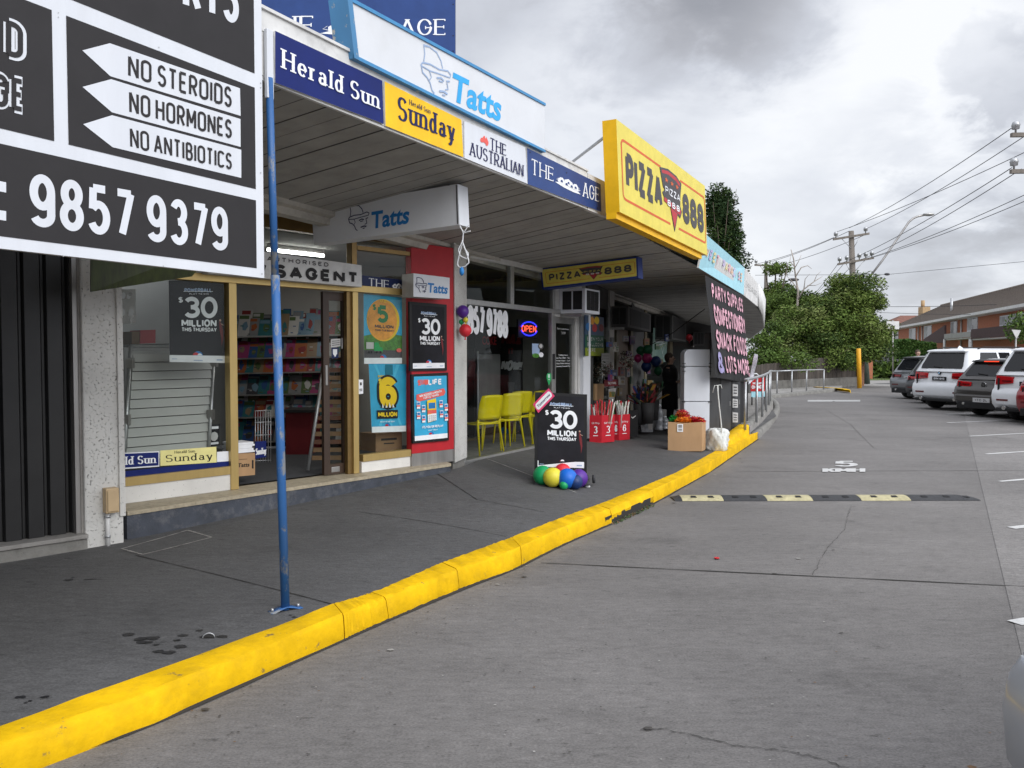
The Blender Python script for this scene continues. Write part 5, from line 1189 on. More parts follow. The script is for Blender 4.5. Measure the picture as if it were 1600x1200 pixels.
for x, y in ((.05, .50), (.20, .44), (.05, .34), (.20, .28), (.74, .50), (.90, .44), (.75, .34), (.90, .28)): k = p.sub(x - .0, y, x + .10, y + .11); k.rect(0, 0, 1, 1, 'pw'); k.rect(.1, .55, .9, .9, 'tattsd'); k.rect(.0, .28, 1, .5, 'coral')
k = p.sub(.36, .28, .64, .64); k.poly([(.06, -.02), (1.0, .06), (.96, 1.02), (.0, .94)], 'yolk'); k.poly([(.06, .0), (1.0, .06), (.99, .38), (.04, .32)], 'pw'); k.rect(.14, .58, .88, .84, 'tattsd'); k.rect(.04, .36, .98, .52, 'coral')
for i in range(4):
    for j in range(3): k.rect(.14 + .2 * i, .05 + .09 * j, .28 + .2 * i, .11 + .09 * j, 'alumw')
p.text("IT'S YOU OR REPLAY", .20, .185, .84, .225, 'pw', t=.22); p.text('PLAY TODAY', .38, .14, .66, .16, 'pw', t=.2); mb.build('poster', t)
# posters inside the windows
def poster(label, fr, px, off, base): 
    q = fr.quad(px, off); t = thing('poster', label, 'poster', (q[0] + q[2]) / 2, fr.rot); mb = MB(); p = slab4(mb, q, .004, base, 'pw'); return t, mb, p
t, mb, p = poster('black thirty million poster hanging in the left shop window', FN, ((263.5, 438), (352.5, 438), (351.5, 567), (265, 565.5)), -.05, 'poster_black'); poster30(p); mb.build('sheet', t)
t, mb, p = poster('five million poster with an orange egg over green hills', FN, ((568, 459), (628, 465), (628, 568), (569, 568.5)), -.03, 'cyan')
p.poly([(0, .40), (.2, .43), (.5, .41), (.8, .44), (1, .42), (1, .08), (0, .08)], 'hill'); p.rect(0, .085, 1, .20, 'pgrey'); p.rect(0, 0, 1, .085, 'pw'); p.ell(.5, .085, .08, .05, 'tattsd', 14, 0, 180); p.ell(.46, .088, .05, .03, 'redsign', 10, 0, 180)
p.ell(.5, .64, .43, .31, 'yolk', 32); p.ell(.47, .64, .39, .30, 'orange', 32); p.text('5', .34, .60, .62, .86, 'green', t=.24); p.text('$', .22, .77, .31, .87, 'green', t=.18); p.text('OZ', .40, .90, .58, .94, 'yolk', t=.24)
p.text('MILLION', .27, .52, .76, .575, 'pgrey', t=.24, sp=.1); p.text('THIS TUESDAY', .27, .475, .76, .505, 'pgrey', t=.22)
k = p.sub(.04, .13, .46, .32); k.rect(.0, .45, .45, .95, 'alumw'); k.poly([(.46, .2), (1.0, .2), (1.0, .55), (.82, .62), (.74, .95), (.5, .95)], 'mint'); k.rect(.0, .2, .95, .3, 'pgrey'); [k.disc(x, .2, .014, 'black') for x in (.15, .3, .62, .86)]
k = p.sub(.82, .16, .98, .24); k.ell(.5, .5, .45, .4, 'coral', 10)
mb.build('sheet', t)
t, mb, p = poster('blue six million poster with a giant yellow numeral', FN, ((576, 568), (635, 569), (634, 674), (581, 676)), -.035, 'cyan')
M['cy2'] = flat('poster_cyan_light', (.08, .48, .70)); M['deep'] = flat('poster_teal', (.01, .16, .24))
for a_ in range(0, 360, 30): p.poly([(.5, .55), (.5 + .62 * math.cos(R(a_)), max(.09, min(.99, .55 + .62 * math.sin(R(a_))))), (.5 + .62 * math.cos(R(a_ + 9)), max(.09, min(.99, .55 + .62 * math.sin(R(a_ + 9)))))], 'cy2') if abs(math.cos(R(a_))) * .62 < .5 else None
p.rect(0, 0, 1, .085, 'pw'); p.ell(.46, .085, .08, .05, 'tattsd', 14, 0, 180); p.ell(.43, .088, .05, .03, 'redsign', 10, 0, 180); p.rect(.42, .84, .62, .99, 'deep'); p.text('OVER', .22, .80, .38, .835, 'yolk', t=.24)
p.text('6', .20, .33, .76, .84, 'black', t=.36, wf=.8, r=.3); p.text('6', .245, .36, .715, .81, 'yolk', t=.25, wf=.8, r=.3); p.text('$', .22, .70, .32, .79, 'yolk', t=.22)
for i in range(9): k = .28 + .048 * i; p.poly([(k - .03, .36), (k + .03, .36), (k + .02 * (-1) ** i, .40 + .02 * (i % 3))], 'pw' if i % 2 else 'black')
p.rect(.15, .20, .74, .325, 'black'); p.text('MILLION', .18, .225, .71, .30, 'yolk', t=.26, sp=.08); p.text('HAVE A PETER TODAY', .22, .145, .64, .165, 'pw', t=.2); mb.build('sheet', t)
# newspaper strip in the left window
q = FN.quad(((190.5, 722), (356, 722), (358, 731), (190.5, 745)), .004)
t = thing('newspaper_strip', 'Herald Sun and Sunday stickers along the foot of the left window', 'window sticker', FN.P(276, 725, .01), FN.rot)
mb = MB(); za, zb2 = FN.P(276, 737, .01).z, FN.P(276, 728, .01).z; xa = FN.X(188)
p = Panel(mb, [FN.w(xa, .006, zb2), FN.w(FN.X(358), .006, zb2), FN.w(FN.X(358), .006, za), FN.w(xa, .006, za)], 0); p.rect(0, 0, 1, 1, 'navy'); mb.build('blue_band', t)
mb = MB(); k = Panel(mb, FN.quad(((150, 709.5), (249, 705), (249, 729), (150, 736)), .010), 0); k.rect(0, 0, 1, 1, 'pw'); k2 = k.sub(.02, .08, .985, .94); k2.rect(0, 0, 1, 1, 'navy'); k2.text('Herald Sun', .03, .2, .95, .8, 'pw', t=.20, wf=.75, sp=.13, serif=True); mb.build('blue_sticker', t)
mb = MB(); k = Panel(mb, FN.quad(((250.5, 704), (338, 698), (338.5, 722.5), (250.5, 728)), .012), 0); k.rect(0, 0, 1, 1, 'lemon'); k.text('Sunday', .08, .22, .93, .68, 'black', t=.19, wf=.8, sp=.12, serif=True); k.text('Herald Sun', .24, .75, .60, .92, 'black', t=.17, wf=.8, sp=.12, serif=True); mb.build('yellow_sticker', t)
mb = MB(); k = Panel(mb, FN.quad(((339, 706), (357, 705), (357.5, 720.5), (339, 722)), .008), 0); k.rect(0, 0, 1, 1, 'pw'); mb.build('white_sticker', t)
mb = MB(); k = Panel(mb, FN.quad(((560, 593), (567.5, 593), (567.5, 615), (560, 616)), .004), 0); k.rect(0, 0, 1, 1, 'pw'); k.rect(.3, .6, .7, .8, 'pgrey'); k.rect(.2, .3, .8, .36, 'pgrey'); k.rect(.2, .2, .8, .25, 'pgrey'); tag(mb.build('window_sticker', loc=FN.P(564, 605)), 'small white notice on the window beside the gold door frame', 'sticker')
mb = MB(); k = Panel(mb, FN.quad(((518, 543), (529, 543), (529, 559), (518, 560)), -.06), 0); k.rect(0, 0, 1, 1, 'agedk'); k.poly([(.5, .1), (.8, .4), (.8, .85), (.2, .85), (.2, .4)], 'pw'); tag(mb.build('window_sticker', loc=FN.P(523, 552)), 'dark blue shield sticker on the sliding door glass', 'sticker')
mb = MB(); k = Panel(mb, FN.quad(((517, 530), (532, 529), (532, 541), (517, 543)), -.06), 0); k.rect(0, 0, 1, 1, 'alumw'); [k.rect(.1, y, .9, y + .08, 'pgrey') for y in (.2, .45, .7)]; tag(mb.build('window_sticker', loc=FN.P(524, 535)), 'pale printed notice above the blue shield sticker', 'sticker')
mb = MB(); k = Panel(mb, FN.quad(((534, 528), (539.5, 528), (539.5, 544), (534, 545)), -.06), 0); k.rect(0, 0, 1, 1, 'pw'); tag(mb.build('window_sticker', loc=FN.P(537, 536)), 'narrow white paper taped on the sliding door by the jamb', 'sticker')
# ================================================================== INSIDE THE NEWSAGENCY
# light fitting
t = thing('fluorescent_light', 'lit fluorescent tube on the newsagency ceiling', 'ceiling light', FN.w(-.4, -1.0, 2.95), FN.rot)
a, b = FN.P(433, 382, -1.0), FN.P(492, 365, -1.0); 
a, b = Vector((a.x, a.y, 2.93)), Vector((b.x, b.y, 2.93)); e_ = (b - a).normalized() * .12
mb = MB(); mb.tube([a - e_, b + e_], .02, 'lamp', 10); mb.build('tube', t)
mb = MB(); mb.tube([a - e_ + Vector((0, 0, .05)), b + e_ + Vector((0, 0, .05))], .035, 'whited', 4); mb.build('batten', t)
ll = bpy.data.lights.new('fluorescent_lamp', 'AREA'); ll.shape = 'RECTANGLE'; ll.size = 1.6; ll.size_y = .25; ll.energy = 11; ll.color = (1, .97, .9); lo = bpy.data.objects.new('fluorescent_lamp', ll); C.objects.link(lo); lo.location = (a + b) / 2 + Vector((.3, .6, -.06)); lo['kind'] = 'helper'
# magazine shelving
YS = 11.3
PAL = [flat('mag_' + n, c, .35) for n, c in (('blue', (.02, .05, .14)), ('teal', (.02, .09, .10)), ('grey', (.13, .135, .14)), ('orange', (.20, .06, .02)), ('pink', (.18, .03, .09)), ('white', (.30, .30, .29)), ('green', (.05, .08, .03)), ('dark', (.03, .03, .035)), ('red', (.14, .02, .02)), ('sky', (.09, .15, .20)), ('tan', (.15, .11, .07)))]
t = thing('magazine_shelving', 'dark tiered shelving full of magazines at the back of the newsagency', 'shelving', atY(440, 600, YS))
mb = MB(); xl, xr_ = atY(352, 556, YS).x, atY(552, 556, YS).x; mb.box(xl, YS + .25, ZS, xr_, YS + .30, 2.3, 'blackm'); mb.build('back_panel', t)
SH = [526, 560, 583, 617, 652, 690]
mags = []
for i, v in enumerate(SH):
    z = atY(430, v, YS).z; mb = MB(); mb.box(xl, YS - .06, z - .02, xr_, YS + .25, z, 'steel' if i else 'alum', lambda x, y, z_: Vector((x, y, z_ + (x - xl) * .02))); mb.build('shelf', t)
    x = xl + .05
    while x < xr_ - .16:
        w = random.uniform(.11, .2); h = random.uniform(.20, .285) * (1.15 if i == 0 else 1); mags.append((x, z + (x - xl) * .02 + .002, w, h)); x += w * random.uniform(.82, 1.02)
mags = [(x + random.uniform(-.04, .04), z + .075, w, h, .09) for x, z, w, h in mags] + [m_ + (0,) for m_ in mags]
for k, (x, z, w, h, dy_) in enumerate(mags):
    mb = MB(); c = random.choice(PAL); y0 = YS - .02 + dy_; 
    q = [Vector((x, y0 + .10, z + h)), Vector((x + w, y0 + .10, z + h)), Vector((x + w, y0, z)), Vector((x, y0, z))]; p = slab4(mb, q, .012, c)
    p.rect(.05, random.uniform(.70, .80), random.uniform(.6, .95), .95, random.choice(PAL)); cx, cy = random.uniform(.35, .65), random.uniform(.35, .5)
    p.poly([(cx + random.uniform(.18, .36) * math.cos(a_), cy + random.uniform(.16, .32) * math.sin(a_)) for a_ in (0, .9, 1.9, 2.8, 3.9, 5.0)], random.choice(PAL))
    for _ in range(2): y_ = random.uniform(.05, .6); x_ = random.uniform(.05, .5); p.rect(x_, y_, x_ + random.uniform(.15, .4), y_ + .05, random.choice(PAL))
    tag(mb.build('magazine', loc=(x + w / 2, y0 + .05, z)), 'magazine standing face out on the dark shelves in the newsagency', 'magazine', 'magazines on the dark shelves')
# red counter, timber display rack by the door, wire bin
t = thing('shop_counter', 'dark red counter front deep inside the newsagency doorway', 'counter', atY(470, 700, 10.4)); mb = MB(); a, b = atY(446, 640, 10.6), atY(486, 640, 10.6); mb.box(a.x, 10.6, ZS, b.x, 11.1, a.z - .04, 'pdred'); mb.build('front', t); mb = MB(); mb.box(a.x - .04, 10.55, a.z - .038, b.x + .04, 11.1, a.z, 'blackm'); mb.build('top', t)
M['oakr'] = mat('rack_brown', (.13, .05, .025), .6, var=.3)
t = thing('display_rack', 'slanting timber slatted rack leaning by the sliding door', 'rack', FN.P(500, 700, -.5)); mb = MB()
a, b = FN.P(508, 560, -.6), FN.P(481, 735, -.45); mb.tube([a, b], .022, 'galv', 6); mb.build('leg', t)
for i in range(12):
    v = 575 + 12.5 * i; mb = MB(); p = slab4(mb, FN.quad(((508 - (v - 560) * .13, v), (543, v - .5), (543, v + 6), (508 - (v - 553) * .13, v + 6.5)), -.55), .06, 'cardd' if i % 3 else 'oakr'); mb.build('slat', t)
t = thing('cardboard_box', 'small brown Tatts carton just inside the newsagency doorway', 'box', FN.P(380, 742, -.25)); mb = MB(); p = slab4(mb, FN.quad(((367, 709), (398.5, 707.5), (398.5, 742), (367, 745)), -.25), .3, 'card'); p.btext('Tatts', .15, .40, .72, .58, 'black', .03, .1); p.rect(.2, .72, .6, .76, 'cardd'); p.rect(.84, .3, .92, .68, 'black'); mb.build('carton', t)
for k in range(5):
    mb = MB(); z_ = 3.2 * k; slab4(mb, FN.quad(((366 + k % 2 * 2, 705.4 - z_), (398 - k % 3 * 2, 703 - z_), (398 - k % 3 * 2, 706 - z_), (366 + k % 2 * 2, 708.6 - z_)), -.25), .24, 'pw'); tag(mb.build('newspaper', loc=FN.P(382, 704 - z_, -.35)), 'folded newspaper in the pile on the small brown carton', 'newspaper', 'newspapers on the small carton')
t = thing('wire_newspaper_bin', 'wire bin with a blue Sunday panel inside the doorway', 'bin', FN.P(410, 720, -.6)); mb = MB()
for u in range(399, 425, 4): mb.tube([FN.P(u, 642, -.6), FN.P(u, 722, -.6)], .004, 'galv', 4)
for v in (642, 660, 680, 700, 720): mb.tube([FN.P(398, v, -.6), FN.P(424, v - 1, -.6)], .004, 'galv', 4)
mb.build('wire_panel', t); mb = MB(); p = slab4(mb, FN.quad(((399, 690), (416, 689), (416, 714), (399, 717)), -.58), .01, 'navy'); p.text('Sunday', .05, .22, .95, .6, 'pw', t=.2, wf=.7, serif=True); mb.build('sign_panel', t)
# empty newspaper display stand in the left window
t = thing('display_stand', 'empty pale slatted newspaper stand leaning in the left shop window', 'display stand', FN.P(270, 690, -.4), FN.rot)
qa = [FN.P(208, 553, -.62), FN.P(332, 552, -.62), FN.P(322, 704, -.26), FN.P(197, 716, -.26)]
M['slat'] = mat('stand_white', (.46, .465, .45), .55, var=.06, scale=3)
P_ = Panel(MB(), qa)
for i in range(11):
    y1 = 1 - i / 11; y0 = 1 - (i + .955) / 11; mb = MB(); a, b, c, d = P_.p(0, y1, .0), P_.p(1, y1, .0), P_.p(1, y0, .016), P_.p(0, y0, .016); mb.prism([d, c, b, a], P_.n * -.008, 'slat'); mb.face([P_.p(0, y0, .016), P_.p(1, y0, .016), P_.p(1, y0, .0), P_.p(0, y0, .0)], 'groove'); mb.build('slat', t)
for x in (-.035, 1.02):
    mb = MB(); mb.tube([P_.p(x, 1.08, .0), P_.p(x, -.06, .03)], .018, 'galv', 6); mb.build('side_rail', t)
    for y in (.9, .35): mb = MB(); mb.box(-.03, -.03, -.05, .03, .03, .05, 'steel', lambda a, b, c: P_.p(x, y, .02) + Vector((a, b, c))); mb.build('bracket', t)
mb = MB(); mb.face([P_.p(-.02, -.02, -.06), P_.p(1.02, -.02, -.06), P_.p(1.02, 1.05, -.06), P_.p(-.02, 1.05, -.06)], 'slat'); mb.build('backing', t)
mb = MB(); mb.tube([P_.p(-.035, 1.08), P_.p(1.02, 1.08)], .018, 'galv', 6); mb.build('top_rail', t)
mb = MB(); p = slab4(mb, FN.quad(((326, 664), (343, 663), (343, 696), (326, 698)), -.5), .01, 'poster_black'); p.rect(.1, .8, .9, .92, 'pw'); p.ell(.5, .45, .36, .22, 'alumw', 9); p.rect(.1, .08, .9, .18, 'pw'); tag(mb.build('magazine', loc=FN.P(334, 690, -.5)), 'black and white magazine on end in the left shop window', 'magazine')
for lab, px, c in (('red box on the shelf behind the left window', ((219, 516), (243, 515), (243, 536), (219, 537)), 'red'), ('brown box on the shelf behind the left window', ((206, 518), (218, 518), (218, 538), (206, 538)), 'cardd')):
    mb = MB(); slab4(mb, FN.quad(px, -1.2), .25, c); tag(mb.build('box', loc=FN.P(px[3][0], px[3][1], -1.3)), lab, 'box')
t = thing('wall_shelf', 'plain shelf running behind the left shop window', 'shelf', FN.P(240, 540, -1.3)); mb = MB(); slab4(mb, FN.quad(((192, 538.5), (300, 536), (300, 540), (192, 543)), -1.15), .35, 'roomd'); mb.build('board', t); mb = MB(); slab4(mb, FN.quad(((192, 543.5), (194, 543.5), (194, 740), (192, 740)), -1.2), .3, 'roomd'); mb.build('support', t)
mb = MB(); p = slab4(mb, FN.quad(((188, 452), (212, 452), (212, 505), (188, 507)), -1.4), .01, 'alumw')
for i in range(14): p.ell(random.uniform(.1, .9), random.uniform(.1, .9), random.uniform(.08, .2), random.uniform(.05, .12), random.choice(('steel', 'pw', 'whited')), 9)
tag(mb.build('print', loc=FN.P(200, 480, -1.4)), 'grey patterned print hanging inside the left window edge', 'print')
mb = MB(); p = slab4(mb, FN.quad(((587, 678), (628, 675), (628, 704), (587, 706)), -.2), .3, 'cardd'); p.rect(.2, .6, .8, .72, 'blackm'); p.rect(.3, .4, .7, .46, 'blackm'); tag(mb.build('cardboard_box', loc=FN.P(607, 705, -.3)), 'brown carton on the sill below the blue six poster', 'box')

# ================================================================== ON THE WALL PIERS
t = thing('meter_box', 'beige electrical box on a white pipe low on the roughcast pier', 'meter box', FB.P(166, 800, .05), FB.rot)
M['beige'] = flat('meter_beige', (.50, .37, .22), .5)
mb = MB(); lbox(mb, FB, FB.X(156), FB.P(166, 802, .05).z, FB.X(177), FB.P(166, 763, .05).z, .085, .085, 'beige'); mb.build('case', t, bevel=.008)
mb = MB(); lbox(mb, FB, FB.X(158), FB.P(166, 799, .05).z, FB.X(175.5), FB.P(166, 766, .05).z, .098, .012, 'beige'); mb.build('lid', t, bevel=.005)
mb = MB(); a = FB.P(168, 803, .03); mb.tube([a, (a.x, a.y, gz(a.x, a.y) + .0)], .017, 'whited', 10); pipe = mb.build('pipe', t)
for v in (807, 838): c = FB.P(168.5, v, .03); mb = MB(); mb.tube([c - Vector((0, 0, .01)), c + Vector((0, 0, .01))], .022, 'galv', 10); mb.build('clip', pipe)
# balloons tied on the narrow pier
BAL = {n: flat('balloon_' + n, c, .42, coat=0., spec=.35) for n, c in (('green', (.012, .33, .11)), ('red', (.66, .035, .05)), ('blue', (.01, .13, .56)), ('purple', (.09, .025, .26)), ('yellow', (.68, .60, .05)), ('navy', (.012, .035, .13)), ('pink', (.35, .02, .12)), ('dgreen', (.01, .10, .04)))}
def balloon(col, c, r, label, group, squash=1.06, knot=(0, 0, -1)):
    t = thing('balloon', label, 'balloon', c, 0, group); kn = Vector(knot).normalized(); rot = Vector((0, 0, -1)).rotation_difference(kn)
    def f(d): 
        z = d.z / r; k = 1 - .24 * max(0, -z) ** 2; return rot @ Vector((d.x * k, d.y * k, d.z * squash))
    mb = MB(); mb.sphere(c, r, BAL[col], 24, 16, f); mb.build('skin', t)
    mb = MB(); e_ = Vector(c) + kn * r * squash; rows = []
    mb.tube([e_ - kn * .01, e_ + kn * .012, e_ + kn * .03], [.008, .006, .014], BAL[col], 8); mb.build('knot', t); return t
def rpx(px, Y): return px * Y / FPX
c = atY(723, 487, 10.0); balloon('purple', c, rpx(9.7, 10.0), 'purple balloon tied on the narrow white pier', 'balloons on the white pier')
c = atY(727, 516.5, 10.0); balloon('red', c, rpx(9.8, 10.0), 'round red balloon tied below the purple one on the pier', 'balloons on the white pier')
c = atY(721, 503, 10.02); balloon('green', c, rpx(4.2, 10.0), 'tiny green balloon between the purple and red balloons on the pier', 'balloons on the white pier')
c = atY(727.5, 500, 9.98); balloon('yellow', c, rpx(4.0, 10.0), 'tiny yellow balloon between the purple and red balloons on the pier', 'balloons on the white pier')

# ================================================================== INSIDE THE PIZZA SHOP
FZi = lambda u, v, off: FZ.P(u, v, off)
zfl = zg + .0
def pizza_chair():
    t = thing('cafe_chair', 'yellow plastic cafe chair nearest the left end of the pizza window', 'chair', (0, 0, 0), 0, 'yellow chairs behind the pizza window')
    # faces +Y local (towards inside); back towards -Y: the window
    mb = MB(); rows = []
    for i in range(9):
        s_ = i / 8; y = -.20 + .40 * s_; z = .445 + .012 * math.cos(s_ * 6) - .02 * s_ * s_
        rows.append([(x * (.20 + .0), y, z + .02 * abs(x) ** 2) for x in (-1, -.6, -.2, .2, .6, 1)])
    mb.grid(rows, 'chairy', True); o = mb.build('seat', t); md = o.modifiers.new('s', 'SOLIDIFY'); md.thickness = .018
    mb = MB(); rows = []
    for i in range(9):
        s_ = i / 8; z = .50 + .34 * s_; y = -.21 - .06 * s_ - .02 * s_ * s_; w = .205 + .012 * math.sin(s_ * 3) - .02 * s_ ** 4
        rows.append([(x * w, y - .035 * (1 - x * x), z + .012 * (1 - x * x) * s_) for x in (-1, -.6, -.2, .2, .6, 1)])
    mb.grid(rows, 'chairy', True); o = mb.build('backrest', t); md = o.modifiers.new('s', 'SOLIDIFY'); md.thickness = .016
    for sx in (-1, 1):
        mb = MB(); mb.tube([(sx * .20, -.21, .50), (sx * .195, -.19, .44), (sx * .225, -.27, .0)], [.016, .018, .012], 'chairy', 8); mb.build('leg', t)
        mb = MB(); mb.tube([(sx * .19, .18, .43), (sx * .215, .22, .0)], [.017, .012], 'chairy', 8); mb.build('leg', t)
    mb = MB(); mb.tube([(-.19, -.2, .435), (.19, -.2, .435), (.19, .18, .425), (-.19, .18, .425), (-.19, -.2, .435)], .012, 'chairy', 6); mb.build('seat_frame', t)
    return t
ch = pizza_chair()
CH = [(750, -.40, None, -20), (785, -.42, 'second yellow cafe chair from the left, close beside another', -24), (800, -.60, 'third yellow cafe chair from the left, half hidden by its neighbour', -26), (830, -.45, 'yellow cafe chair at the right end, behind the lottery stand', -20)]
for u, off, lab, ra in CH:
    lx = FZ.X(u, 700, off); w_ = FZ.w(lx, off, zfl - .02); o = ch if lab is None else dup(ch, label=lab)
    o.location = w_; o.rotation_euler = (0, 0, FZ.rot + R(ra))
# soft drink fridge and the tall poster behind
M['fridge'] = mat('fridge_grey', (.36, .36, .37), .4, .2, var=.1)
t = thing('drinks_fridge', 'grey-doored drinks fridge with a red lettered header in the pizza shop', 'fridge', FZ.P(767, 690, -1.6), FZ.rot)
x0_, x1_ = FZ.X(741, 600, -1.6), FZ.X(782, 600, -1.6)
mb = MB(); mb.box(x0_, 1.6, zfl, x1_, 2.2, 2.15, 'blackm', FZ.T()); mb.build('cabinet', t)
mb = MB(); lbox(mb, FZ, x0_ + .10, zfl + .12, x1_ - .03, 1.75, -1.58, .03, 'fridge'); mb.build('door', t, bevel=.02)
mb = MB(); p = slab4(mb, [FZ.w(x0_, -1.58, 2.13), FZ.w(x1_, -1.58, 2.13), FZ.w(x1_, -1.58, 1.86), FZ.w(x0_, -1.58, 1.86)], .02, 'blackm'); p.btext('COKE', .25, .2, .8, .75, 'pred', .03); mb.build('header', t)
mb = MB(); mb.tube([FZ.w(x0_ + .05, -1.56, zfl + .3), FZ.w(x0_ + .05, -1.56, 1.8)], .016, 'white', 6); mb.build('handle', t)
q = FS.quad(((781, 510), (816, 512), (816, 690), (781, 690)), .03)
t = thing('drinks_poster', 'tall dark drink poster reading NOW! behind the yellow chairs', 'poster', (q[0] + q[2]) / 2, FS.rot); mb = MB(); p = slab4(mb, q, .02, 'blackm')
p.text('MAX', .08, .84, .92, .95, 'pdred', t=.26, slant=.2); p.text('IT', .4, .76, .62, .82, 'pdred', t=.26); p.text('NOW!', .06, .62, .94, .71, 'pw', t=.27, slant=.2, sp=.06)
p.poly([(.36, .50), (.66, .50), (.60, .42), (.70, .28), (.70, .0), (.34, .0), (.34, .28), (.42, .42)], 'pdred'); p.poly([(.34, .52), (.68, .52), (.62, .43), (.40, .43)], 'pgrey'); p.ell(.2, .08, .2, .05, 'tattsd', 12)
for i in range(60): p.ell(random.choice((random.uniform(.02, .33), random.uniform(.71, .98))), random.uniform(.05, .42), .012, .006, random.choice(('coral', 'steel', 'pdred')), 5)
mb.build('panel', t)
t = thing('service_bench', 'low dark bench behind the yellow chairs', 'bench', FZ.w(1.2, -1.5, zfl)); mb = MB(); mb.box(-.2, 2.3, zfl, 2.6, 2.9, zfl + .95, 'roomd', FZ.T()); mb.build('body', t); mb = MB(); mb.box(-.25, 2.25, zfl + .952, 2.6, 2.9, zfl + .99, 'steel', FZ.T()); mb.build('top', t)

# ================================================================== AIR CONDITIONERS
def aircon(label, fr, u0, v0, u1, v1, off, depth, mt='white', louvre=3, group='box air conditioners over the shop doors'):
    x0_, x1_ = fr.X(u0, v1, off), fr.X(u1, v1, off); z0_ = fr.P(u0, v1, off).z; z1_ = fr.P(u0, v0, off).z
    t = thing('air_conditioner', label, 'air conditioner', fr.w((x0_ + x1_) / 2, off - depth / 2, z0_), fr.rot, group)
    mb = MB(); lbox(mb, fr, x0_, z0_, x1_, z1_, off, depth, mt); mb.build('case', t, bevel=.008)
    n = louvre; w = (x1_ - x0_)
    for i in range(n):
        a, b = x0_ + w * (.08 + .84 * i / n) + .008, x0_ + w * (.08 + .84 * (i + 1) / n) - .008; mb = MB(); lbox(mb, fr, a, z0_ + .05, b, z1_ - .03, off + .006, .01, 'blackm'); mb.build('vent', t)
    for i in range(2):
        d0, d1 = off - depth * (.12 + .40 * i), off - depth * (.12 + .40 * i) - depth * .34; mb = MB(); mb.box(x0_ - .006, -d0, z0_ + .06, x0_ + .004, -d1, z1_ - .04, 'blackm', fr.T()); mb.build('vent', t)
    mb = MB(); lbox(mb, fr, x0_ + .02, z0_ - .05, x0_ + .05, z0_ - .002, off - .08, depth - .1, 'steel'); mb.build('bracket', t)
    return t
aircon('white box air conditioner with dark vents over the pizza shop door', FZ, 914.5, 450, 937, 489, .46, .46)
aircon('drab air conditioner over the brown timber party shop door', FP, 981, 478, 1017, 511, .35, .35, 'drab', 2)
aircon('dark boxy air conditioner above the party shop window', FP, 1050, 492, 1072, 530, .5, .5, 'drab', 2)
aircon('farthest air conditioner, with vent slots beside the white tower', FR, 1083, 519, 1101, 540, .4, .4, 'drab', 3)

# ================================================================== THE LOTTERY STAND AND ITS BALLOONS
YA = GP(866, 756).y
ga = lambda u, v: atY(u, v, YA)
q = [ga(836.8, 613), ga(918.8, 617), ga(918, 741.5), ga(835.8, 737)]
q[0] += Vector((0, .06, 0)); q[1] += Vector((0, .12, 0)); q[2] += Vector((0, .10, 0))
gzA = gz((q[2].x + q[3].x) / 2, YA)
t = thing('lottery_stand', 'black framed footpath stand with a thirty million poster above the balloons', 'pavement sign', ((q[2].x + q[3].x) / 2, YA + .05, gzA))
mb = MB(); p = slab4(mb, q, .035, 'black'); mb.build('frame', t)
mb = MB(); k = p.sub(.05, .065, .945, .965); k.mb = mb; k.l = .006; k.rect(0, 0, 1, 1, 'poster_black'); poster30(k); mb.build('poster', t)
mb = MB(); a = (q[2] + q[3]) / 2; mb.box(-.34, -.22, 0, .34, .26, .07, 'rubber', lambda x, y, z: Vector((a.x + x * (1 - z * 1.6), YA + .08 + y * (1 - z * 1.6), gzA + .004 + z))); mb.build('base', t, bevel=.015)
mb = MB(); mb.tube([(a.x - .2, YA + .08, gzA + .07), (a.x - .2, YA + .07, a.z + .02)], .018, 'steel', 8); mb.build('spring_post', t); mb = MB(); mb.tube([(a.x + .2, YA + .08, gzA + .07), (a.x + .2, YA + .10, a.z + .02)], .018, 'steel', 8); mb.build('spring_post', t)
c = ga(922, 764) + Vector((0, .1, 0)); 
for dx in (0, .07): mb = MB(); mb.tube([Vector((c.x - .04 + dx, YA + .02, gzA + .06)), Vector((c.x - .01 + dx, YA + .02, gzA + .06))], .05, 'rubber', 14); mb.build('wheel', t)
q2 = [ga(832.5, 631.5) + Vector((0, -.035, 0)), ga(857, 606.5) + Vector((0, -.035, 0)), ga(866.5, 618.5) + Vector((0, -.035, 0)), ga(841, 645) + Vector((0, -.035, 0))]
t2 = thing('tomorrow_tag', 'tilted pink Tomorrow tag stuck on the corner of the lottery stand', 'tag', (q2[0] + q2[2]) / 2); mb = MB(); M['hotpink'] = flat('tag_pink', (.70, .06, .17)); k = slab4(mb, q2, .006, 'hotpink'); k.poly([(.14 + .10 * math.cos(R(a_)), .5 + .32 * math.sin(R(a_))) for a_ in range(90, 271, 20)] + [(.86 + .10 * math.cos(R(a_)), .5 + .32 * math.sin(R(a_))) for a_ in range(-90, 91, 20)], 'pw'); k.btext('Tomorrow', .12, .36, .88, .64, 'ink', .03); mb.build('card', t2)
